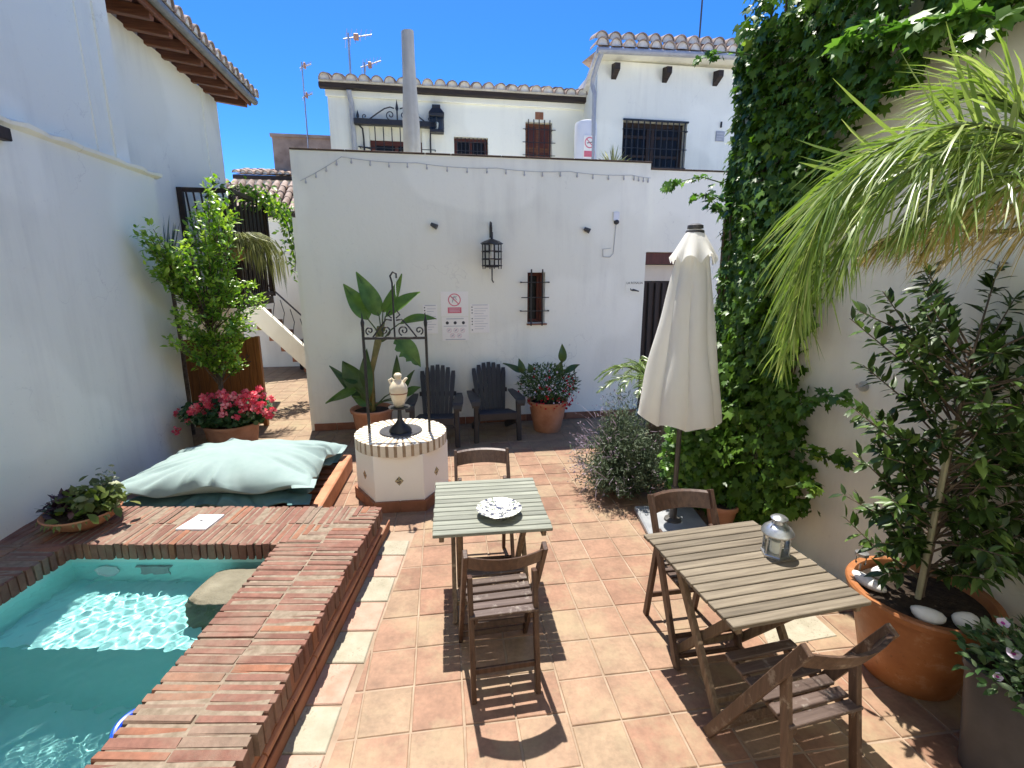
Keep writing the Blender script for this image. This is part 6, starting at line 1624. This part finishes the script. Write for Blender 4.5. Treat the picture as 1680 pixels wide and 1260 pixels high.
pos = u * (RNG.random(n) ** .35)[:, None] * np.array([.29, .29, .21]) + np.array([0, 0, .51])
np_mesh('foliage', leaves(T_LAN, pos, u + rnd(n) * .5, u * .6 + np.array([0, 0, 1]) + rnd(n) * .3, RNG.uniform(.03, .06, n), 1.5), 8, M['geranium'], gpn, RNG.uniform(.3, .95, n), loops=F_LAN)['kind'] = 'stuff'
def bloom(parent, p, r, nrm, mat='petal_white', eye='petal_pink'):
    b = MB(); N = 15; vs = [(0, 0, -0.3 * r)]
    for k in range(N):
        t = 2 * math.pi * k / N; w = 0.82 + 0.18 * abs(math.cos(2.5 * t)); vs.append((r * w * math.cos(t), r * w * math.sin(t), 0.12 * r * math.cos(5 * t)))
    b.add(vs, [(0, k + 1, (k + 1) % N + 1) for k in range(N)])
    o = b.build('bloom', M[mat], parent); o.location = p; o.rotation_euler = Vector(nrm).to_track_quat('Z', 'Y').to_euler()
    e = MB(); e.add([(0, 0, -0.27 * r)] + [(0.33 * r * math.cos(2 * math.pi * k / 8), 0.33 * r * math.sin(2 * math.pi * k / 8), -.15 * r) for k in range(8)], [(0, k + 1, (k + 1) % 8 + 1) for k in range(8)]); e.build('eye', M[eye], o)
for p, r in (((-0.165, -0.14, 0.585), .032), ((-0.16, 0.06, 0.655), .026), ((-0.05, 0.17, 0.69), .024), ((0.06, 0.10, 0.72), .026), ((0.14, 0.0, 0.70), .024), ((0.05, -0.16, 0.66), .026), ((-0.24, 0.05, 0.57), .018), ((-0.02, 0.0, 0.70), .022), ((0.16, -0.15, .65), .024)):
    bloom(gpn, p, r, (p[0] - .2, p[1] - 0.5, 0.8))

# ---------------------------------------------------------------- strelitzia beside the back wall
def paddle(parent, base, tip, w, mat='strelitzia', up=(0, -0.6, 1), fold=0.25, bow=0.015, root=None, name='leaf', torn=False):
    base, tip = Vector(base), Vector(tip); d = tip - base; L = d.length; y = d.normalized(); z = (Vector(up) - y * y.dot(Vector(up))).normalized(); x = y.cross(z)
    b = MB(); n = 14; vs = []
    for k in range(n + 1):
        t = k / n; ww = w * (math.sin(math.pi * min(1, t ** 0.70 * 0.97 + 0.02)) ** 0.95); c = base + y * (L * t) + z * (bow * L * 4 * t * (1 - t))
        for q in (-1, -0.5, 0, 0.5, 1):
            tear = (0.75 + 0.25 * math.sin(k * 2.3)) if torn and q > 0 else 1
            vs.append(c + x * (q * ww / 2 * tear) + z * (fold * abs(q) * ww / 2 + 0.01 * math.sin(5 * t + q * 2)))
    fs = [(k * 5 + q, k * 5 + q + 1, (k + 1) * 5 + q + 1, (k + 1) * 5 + q) for k in range(n) for q in range(4)]
    b.add(vs, fs); o = b.build(name, M[mat], parent, smooth=True)
    if root is not None:
        r = Vector(root); m_ = (r + base) / 2 + Vector((0, 0, 0.03)); s = MB(); s.tube([r, m_, base, base + y * L * .5, base + y * L * 0.95], [0.013, 0.010, 0.008, 0.006, 0.002], 6); s.build('stalk', M['stem'], o)
    return o
SY = 6.30
SO = Vector((-1.86, SY, 0))
sg = thing('strelitzia', 'tall potted strelitzia with paddle leaves behind the well', 'potted plant', SO)
pot(sg, 0.20, 0.27, 0.42, 'terracotta', 0.03)
def sr(px, py, dy=0.0): return at(px, py, SY + dy) - SO
b = MB()
for k in range(7):
    x = random.uniform(-.05, .05); b.tube([(x, random.uniform(-.05, .05), .36), (x * 0.8 + 0.01, 0, 0.9), sr(626 + k * 2 - 6, 535)], [0.03, 0.024, 0.012], 8)
b.build('stem_clump', M['stalk'], sg, smooth=True)
RT = sr(627, 560)
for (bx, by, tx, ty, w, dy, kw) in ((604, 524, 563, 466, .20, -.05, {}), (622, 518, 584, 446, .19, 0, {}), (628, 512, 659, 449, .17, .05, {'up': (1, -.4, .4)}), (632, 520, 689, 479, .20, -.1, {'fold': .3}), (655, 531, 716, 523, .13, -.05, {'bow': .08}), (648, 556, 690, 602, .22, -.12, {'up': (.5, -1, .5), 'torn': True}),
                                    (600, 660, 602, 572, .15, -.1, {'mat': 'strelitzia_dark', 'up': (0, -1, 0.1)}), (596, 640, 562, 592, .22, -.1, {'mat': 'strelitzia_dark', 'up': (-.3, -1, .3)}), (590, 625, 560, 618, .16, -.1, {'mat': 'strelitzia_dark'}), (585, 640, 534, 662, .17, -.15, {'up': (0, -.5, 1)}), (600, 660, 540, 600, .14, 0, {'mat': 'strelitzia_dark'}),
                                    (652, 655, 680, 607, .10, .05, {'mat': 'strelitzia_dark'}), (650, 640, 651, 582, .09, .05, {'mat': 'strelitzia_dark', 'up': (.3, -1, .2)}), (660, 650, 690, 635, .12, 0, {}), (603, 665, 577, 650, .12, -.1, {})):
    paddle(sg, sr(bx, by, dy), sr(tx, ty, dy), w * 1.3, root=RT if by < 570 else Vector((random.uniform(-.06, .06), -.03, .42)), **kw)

# ---------------------------------------------------------------- red and white flowers in the pot by the armchair
fp = thing('flower_pot', 'round clay pot with red and white flowers at the back wall', 'potted plant', (0.50, 6.66, 0))
pot(fp, 0.185, 0.275, 0.44, 'terracotta', 0.03)
n = 1900
u = unit(rnd(n)); u[:, 2] = u[:, 2] * 0.75 + 0.2
pos = u * (RNG.random(n) ** .3)[:, None] * np.array([.42, .36, .33]) + np.array([0, 0, .62])
np_mesh('foliage', leaves(T_LAN, pos, u + rnd(n) * .6, u * .6 + np.array([0, 0, .8]) + rnd(n) * .4, RNG.uniform(.04, .075, n), 1.0), 8, M['laurel'], fp, RNG.uniform(.2, .9, n), loops=F_LAN)['kind'] = 'stuff'
n = 170
u = unit(rnd(n) + np.array([.35, -.8, -.45])); pos = u * np.array([.43, .37, .33]) * RNG.uniform(.9, 1.05, n)[:, None] + np.array([0, 0, .60])
np_mesh('red_blooms', leaves(T_RND, pos, rnd(n), u + rnd(n) * .3, RNG.uniform(.022, .036, n)), 10, M['petal_deep'], fp, RNG.random(n), loops=F_RND)['kind'] = 'stuff'
n = 60
u = unit(rnd(n) * np.array([1, .6, .6]) + np.array([-.25, -.9, .0])); pos = u * np.array([.44, .38, .33]) + np.array([0, 0, .60])
np_mesh('white_blooms', leaves(T_RND, pos, rnd(n), u + rnd(n) * .3, RNG.uniform(.018, .03, n)), 10, M['petal_white'], fp, RNG.random(n), loops=F_RND)['kind'] = 'stuff'
FO = Vector((0.50, 6.66, 0))
def fpr(px, py): return at(px, py, 6.62) - FO
for (bx, by, tx, ty, w, kw) in ((855, 610, 825, 596, .12, {}), (858, 612, 851, 588, .10, {'up': (.2, -1, 0)}), (872, 612, 867, 596, .08, {'up': (.2, -1, 0)}), (923, 594, 922, 564, .12, {'up': (.1, -1, 0)}), (913, 618, 921, 592, .13, {'up': (.1, -1, 0)}), (925, 612, 951, 598, .11, {})):
    paddle(fp, fpr(bx, by), fpr(tx, ty), w, 'strelitzia_dark', root=Vector((random.uniform(-.1, .1), 0, .44)), **kw)

# ---------------------------------------------------------------- geraniums
ge = thing('geranium_pot', 'clay pot of coral red geraniums at the end of the left wall', 'potted plant', (-3.40, 5.72, 0))
pot(ge, 0.235, 0.30, 0.40, 'terracotta', 0.03)
n = 2200
u = unit(rnd(n)); u[:, 2] = u[:, 2] * 0.7 + 0.15
pos = u * (RNG.random(n) ** .33)[:, None] * np.array([.54, .36, .24]) + np.array([-0.03, 0, .50])
np_mesh('foliage', leaves(T_RND, pos, rnd(n) + u * .5, u * .5 + np.array([0, -.2, 1]) + rnd(n) * .35, RNG.uniform(.035, .065, n)), 10, M['geranium'], ge, np.clip(RNG.random(n) * .75 + .3 * (RNG.random(n) > .86), 0, 1), loops=F_RND)['kind'] = 'stuff'
heads = []
for v in range(3):
    n = 34; u = unit(rnd(n)); u[:, 2] = u[:, 2] * .8 + .15
    Vh = leaves(T_RND, u * 0.042 + rnd(n) * .005, rnd(n), u + rnd(n) * .35, RNG.uniform(.026, .040, n))
    o = np_mesh('flower_head', Vh, 10, M['petal_red'], ge, RNG.random(n), loops=F_RND); heads.append(o.data)
    o.location = ((-.25, -.34, .62), (0.12, -.36, .60), (.30, -.25, .63))[v]
GO = Vector((-3.40, 5.72, 0))
for px, py in ((288, 678), (290, 708), (322, 670), (335, 655), (345, 650), (345, 668), (360, 648), (365, 658), (372, 665), (382, 668), (378, 660), (390, 662), (395, 672), (402, 645), (410, 648), (418, 652), (408, 670), (405, 680), (388, 685), (357, 692), (425, 638), (428, 664), (437, 676), (445, 655), (447, 672), (440, 682), (330, 676), (310, 690), (340, 662), (355, 668), (368, 650), (385, 652), (415, 660), (432, 650), (398, 655), (420, 672), (352, 678), (372, 680)):
    p = at(px, py, 5.72 + random.uniform(-.36, -.05)) - GO
    o = bpy.data.objects.new('flower_head', random.choice(heads)); COL.objects.link(o); o.parent = ge; o.location = p; o.rotation_euler = (random.uniform(-.4, .4), random.uniform(-.4, .4), random.uniform(0, 6)); s0 = random.uniform(.75, 1.15); o.scale = (s0, s0, s0)

# ---------------------------------------------------------------- citrus bush at the passage
CO = Vector((-3.72, 6.08, 0))
ci = thing('citrus_bush', 'bright green citrus bush rising beside the left wall end', 'bush', CO)
pot(ci, 0.2, 0.26, 0.40, 'terracotta', 0.03)
bt = MB(); bt.tube([(0, 0, .36), (0.02, 0, .8), (0.0, 0, 1.2)], [.035, .028, .022], 8)
twigs = []
def lat(px, py, dy): return at(px, py, CO.y + dy) - CO
targets = [(345, 320), (375, 330), (390, 380), (372, 360), (330, 400), (300, 400), (260, 390), (280, 440), (255, 440), (310, 360), (350, 420), (380, 430), (400, 470), (330, 460), (300, 480), (360, 490), (390, 520), (310, 530), (340, 560), (370, 570), (400, 560), (330, 590), (320, 500), (410, 500), (405, 530), (300, 560), (355, 385), (350, 450), (385, 590), (340, 510), (290, 420), (365, 540), (318, 575), (360, 345), (340, 340), (268, 415), (250, 400), (262, 450), (245, 385), (395, 545), (312, 545), (352, 580), (378, 460)]
for (px, py) in targets * 2:
    px += random.uniform(-20, 16); py += random.uniform(-14, 14)
    p2 = lat(px, py, random.uniform(-.45, .25) if px > 310 else random.uniform(-.95, -.7) + 0.003 * (px - 250))
    p0 = Vector((0, 0, max(.75, min(1.5, p2.z - random.uniform(.3, .7))))); p1 = p0.lerp(p2, .55) + Vector((random.uniform(-.05, .05), random.uniform(-.05, .05), .04))
    bt.tube([p0, p1, p2], [0.009, 0.006, 0.003], 5); twigs.append((p0, p1, p2))
bt.build('branches', M['bark'], ci)
pos, ax, nr, tn = [], [], [], []
for p0, p1, p2 in twigs:
    d = (p2 - p0).normalized()
    for q in range(66):
        u = random.uniform(0.42, 1.08); p = p0.lerp(p1, u * 2) if u < .5 else p1.lerp(p2, (u - .5) * 2)
        p = p + Vector((random.uniform(-.05, .05), random.uniform(-.05, .05), random.uniform(-.05, .05)))
        sd = Vector((random.gauss(0, 1), random.gauss(0, 1), random.gauss(0, .7))).normalized()
        pos.append(tuple(p)); ax.append(tuple(d * .7 + sd)); nr.append((random.uniform(-.6, .6), random.uniform(-.8, .3), 1.0)); tn.append(min(1, max(0, random.gauss(.48 + .28 * (u > .85) , .24))))
n = len(pos)
np_mesh('foliage', leaves(T_LAN, pos, ax, nr, RNG.uniform(.05, .09, n), RNG.uniform(1.2, 1.7, n)), 8, M['citrus'], ci, tn, loops=F_LAN)['kind'] = 'stuff'
# narrow grey-green leaves of a yucca against the far wall
yu = thing('yucca', 'grey green narrow leaved yucca between the left walls', 'plant', hw(-1.62, 0.12))
YO = hw(-1.62, 0.12)
b = MB(); b.tube([(0, 0, 0), (0.02, 0, 1.2), (0, 0, 2.15)], [.03, .026, .024], 8); b.build('trunk', M['bark'], yu)
n = 70; u = unit(rnd(n)); u[:, 2] = np.abs(u[:, 2]) * .9 + .1
np_mesh('leaves', blades(np.tile([0, 0, 2.15], (n, 1)) + rnd(n) * .02, np.array([0, 0, 2.15]) + u * np.array([.35, .45, .75]), RNG.normal(.03, .02, n), .022), 8, M['aloe'], yu, RNG.random(n), loops=F_BL2)

# trailing plant hanging from the balcony
tp = hthing('trailing_plant', 'pale drooping strands of a hanging plant on the balcony corner', 'hanging plant', -1.02, 0.85, 2.50)
b = MB(); b.lathe([(0.0, -0.16), (0.07, -0.16), (0.12, 0.0), (0.13, 0.0), (0.12, -0.02)], 18); b.build('hanging_pot', M['terracotta'], tp)
b = MB(); b.tube([(-0.04, 0.1, 0.0), (0, 0, 0.02), (0.0, 0.0, 0.30), (-0.03, 0.12, 0.34)], 0.005, 5); b.build('hanger', M['iron'], tp)
st_ = []
n = 300
Vs = []
for k in range(n):
    x1 = random.uniform(-0.15, 0.62) if random.random() < .8 else random.uniform(-.5, .1); dx = abs(x1)
    peak = 0.12 + random.uniform(0, .12); fall = (0.35 + 0.9 * max(0, x1)) * random.uniform(.45, 1.0)
    y1 = random.uniform(-.22, .15)
    c = [(0, 0, 0), (x1 * .45, y1 * .5, peak), (x1 * .8, y1 * .8, peak * .6), (x1, y1, peak - fall * .5), (x1 * 1.04, y1, peak - fall)]
    w = random.uniform(.005, .010)
    for i in range(4):
        Vs.append((c[i], c[i + 1], w))
p0 = [v[0] for v in Vs]; p1 = [v[1] for v in Vs]
np_mesh('strands', blades(p0, p1, RNG.normal(.012, .01, len(Vs)), [v[2] * 1.6 for v in Vs]), 8, M['fern'], tp, RNG.random(len(Vs)), loops=[(0, 1, 3, 2), (2, 3, 5, 4), (4, 5, 7, 6)])['kind'] = 'stuff'
# vine on the balcony top and beside it
vn = hthing('balcony_vine', 'light green vine spilling over the back of the lattice balcony', 'vine', 0, 0)
for pts, nl in (([(-1.3, 2.2, 3.3), (-0.95, 2.0, 3.42), (-0.7, 2.2, 3.2), (-0.55, 2.2, 2.9)], 260), ([(-1.0, 2.3, 3.3), (-0.75, 2.4, 3.1), (-0.62, 2.4, 2.6), (-0.66, 2.4, 2.2)], 160), ([(-0.9, 1.9, 3.35), (-0.62, 2.0, 3.0), (-0.55, 2.0, 2.4), (-0.42, 2.0, 2.0)], 130), ([(-1.5, 1.2, 3.3), (-1.2, 1.5, 3.42), (-1.05, 1.9, 3.4), (-0.9, 2.3, 3.3)], 140)):
    b = MB(); b.tube(pts, .008, 5); o = b.build('tendril', M['stem'], vn)
    P = np.array(pts); u = RNG.random(nl) * (len(pts) - 1); i = np.minimum(u.astype(int), len(pts) - 2); f = (u - i)[:, None]
    pos = P[i] * (1 - f) + P[i + 1] * f + rnd(nl) * .085
    np_mesh('tendril_leaves', leaves(T_LAN, pos, rnd(nl) + np.array([0, 0, -.5]), rnd(nl) * .5 + np.array([0, -.3, 1]), RNG.uniform(.06, .11, nl), 1.7), 8, M['citrus'], o, RNG.random(nl), loops=F_LAN)

# ---------------------------------------------------------------- bowl planter on the pool deck
bw = thing('bowl_planter', 'wide shallow clay bowl with mixed succulents on the pool deck', 'potted plant', (-3.20, 3.36, DZ + 0.002))
b = MB(); b.lathe([(0.0, 0.0), (0.12, 0.0), (0.19, 0.045), (0.235, 0.105), (0.245, 0.115), (0.24, 0.125), (0.225, 0.118), (0.20, 0.09)], 36); b.build('bowl', M['terracotta'], bw, smooth='auto')
b = MB(); b.lathe([(0.0, 0.115), (0.12, 0.11), (0.215, 0.10)], 30); b.build('soil', M['soil'], bw)
def rosette(parent, c, n, L, w, mat, name, up=.5):
    u = unit(rnd(n)); u[:, 2] = np.abs(u[:, 2]) * up + .15
    np_mesh(name, blades(np.array(c) + rnd(n) * .012, np.array(c) + unit(u) * L * RNG.uniform(.6, 1.1, n)[:, None], RNG.normal(.012, .008, n), w), 8, M[mat], parent, RNG.random(n), loops=F_BL2)
rosette(bw, (-0.17, -0.04, .11), 60, .12, .012, 'aloe', 'grey_rosette', 1.0)
rosette(bw, (-0.20, 0.05, .11), 50, .11, .012, 'aloe', 'grey_rosette', 1.0)
n = 150; pos = rnd(n) * np.array([.055, .05, .04]) + np.array([-.06, -.03, .16])
np_mesh('purple_leaves', leaves(T_LAN, pos, rnd(n) + np.array([0, 0, .4]), rnd(n) * .4 + np.array([0, 0, 1]), RNG.uniform(.05, .09, n), 1.5), 8, M['purple_leaf'], bw, RNG.random(n) * .9, loops=F_LAN)
n = 240; pos = rnd(n) * np.array([.085, .07, .045]) + np.array([.10, .0, .20])
np_mesh('coleus_leaves', leaves(T_LAN, pos, rnd(n) + np.array([0, 0, .1]), rnd(n) * .4 + np.array([0, -.3, 1]), RNG.uniform(.06, .11, n), 2.0), 8, M['coleus'], bw, RNG.random(n), loops=F_LAN)
n = 90; pos = rnd(n) * np.array([.03, .03, .05]) + np.array([.17, .06, .30])
np_mesh('pale_spike', leaves(T_LAN, pos, rnd(n) + np.array([0, 0, .6]), rnd(n) * .6 + np.array([0, 0, 1]), RNG.uniform(.025, .05, n), 1.6), 8, M['lavender'], bw, RNG.random(n), loops=F_LAN)['kind'] = 'stuff'
n = 26; t = RNG.uniform(-2.6, .4, n); pos = np.stack([.225 * np.cos(t), .225 * np.sin(t), np.full(n, .125)], -1)
np_mesh('trailing_leaves', leaves(T_LAN, pos, np.stack([np.cos(t), np.sin(t), -1.1 + 0 * t], -1), np.stack([np.cos(t), np.sin(t), .8 + 0 * t], -1), RNG.uniform(.04, .075, n), 1.0), 8, M['coleus'], bw, RNG.uniform(.6, 1, n), loops=F_LAN)

# terrace pot plant beside the heater
tpp = hthing('terrace_plant', 'spiky striped plant on the terrace beside the water heater', 'potted plant', 4.86, 1.75, 2.74)
pot(tpp, 0.13, 0.18, 1.18, 'terracotta', 0.02)
rosette(tpp, (0, 0, 1.16), 90, .40, .028, 'fern', 'leaves', .6)

bpy.context.view_layer.update()
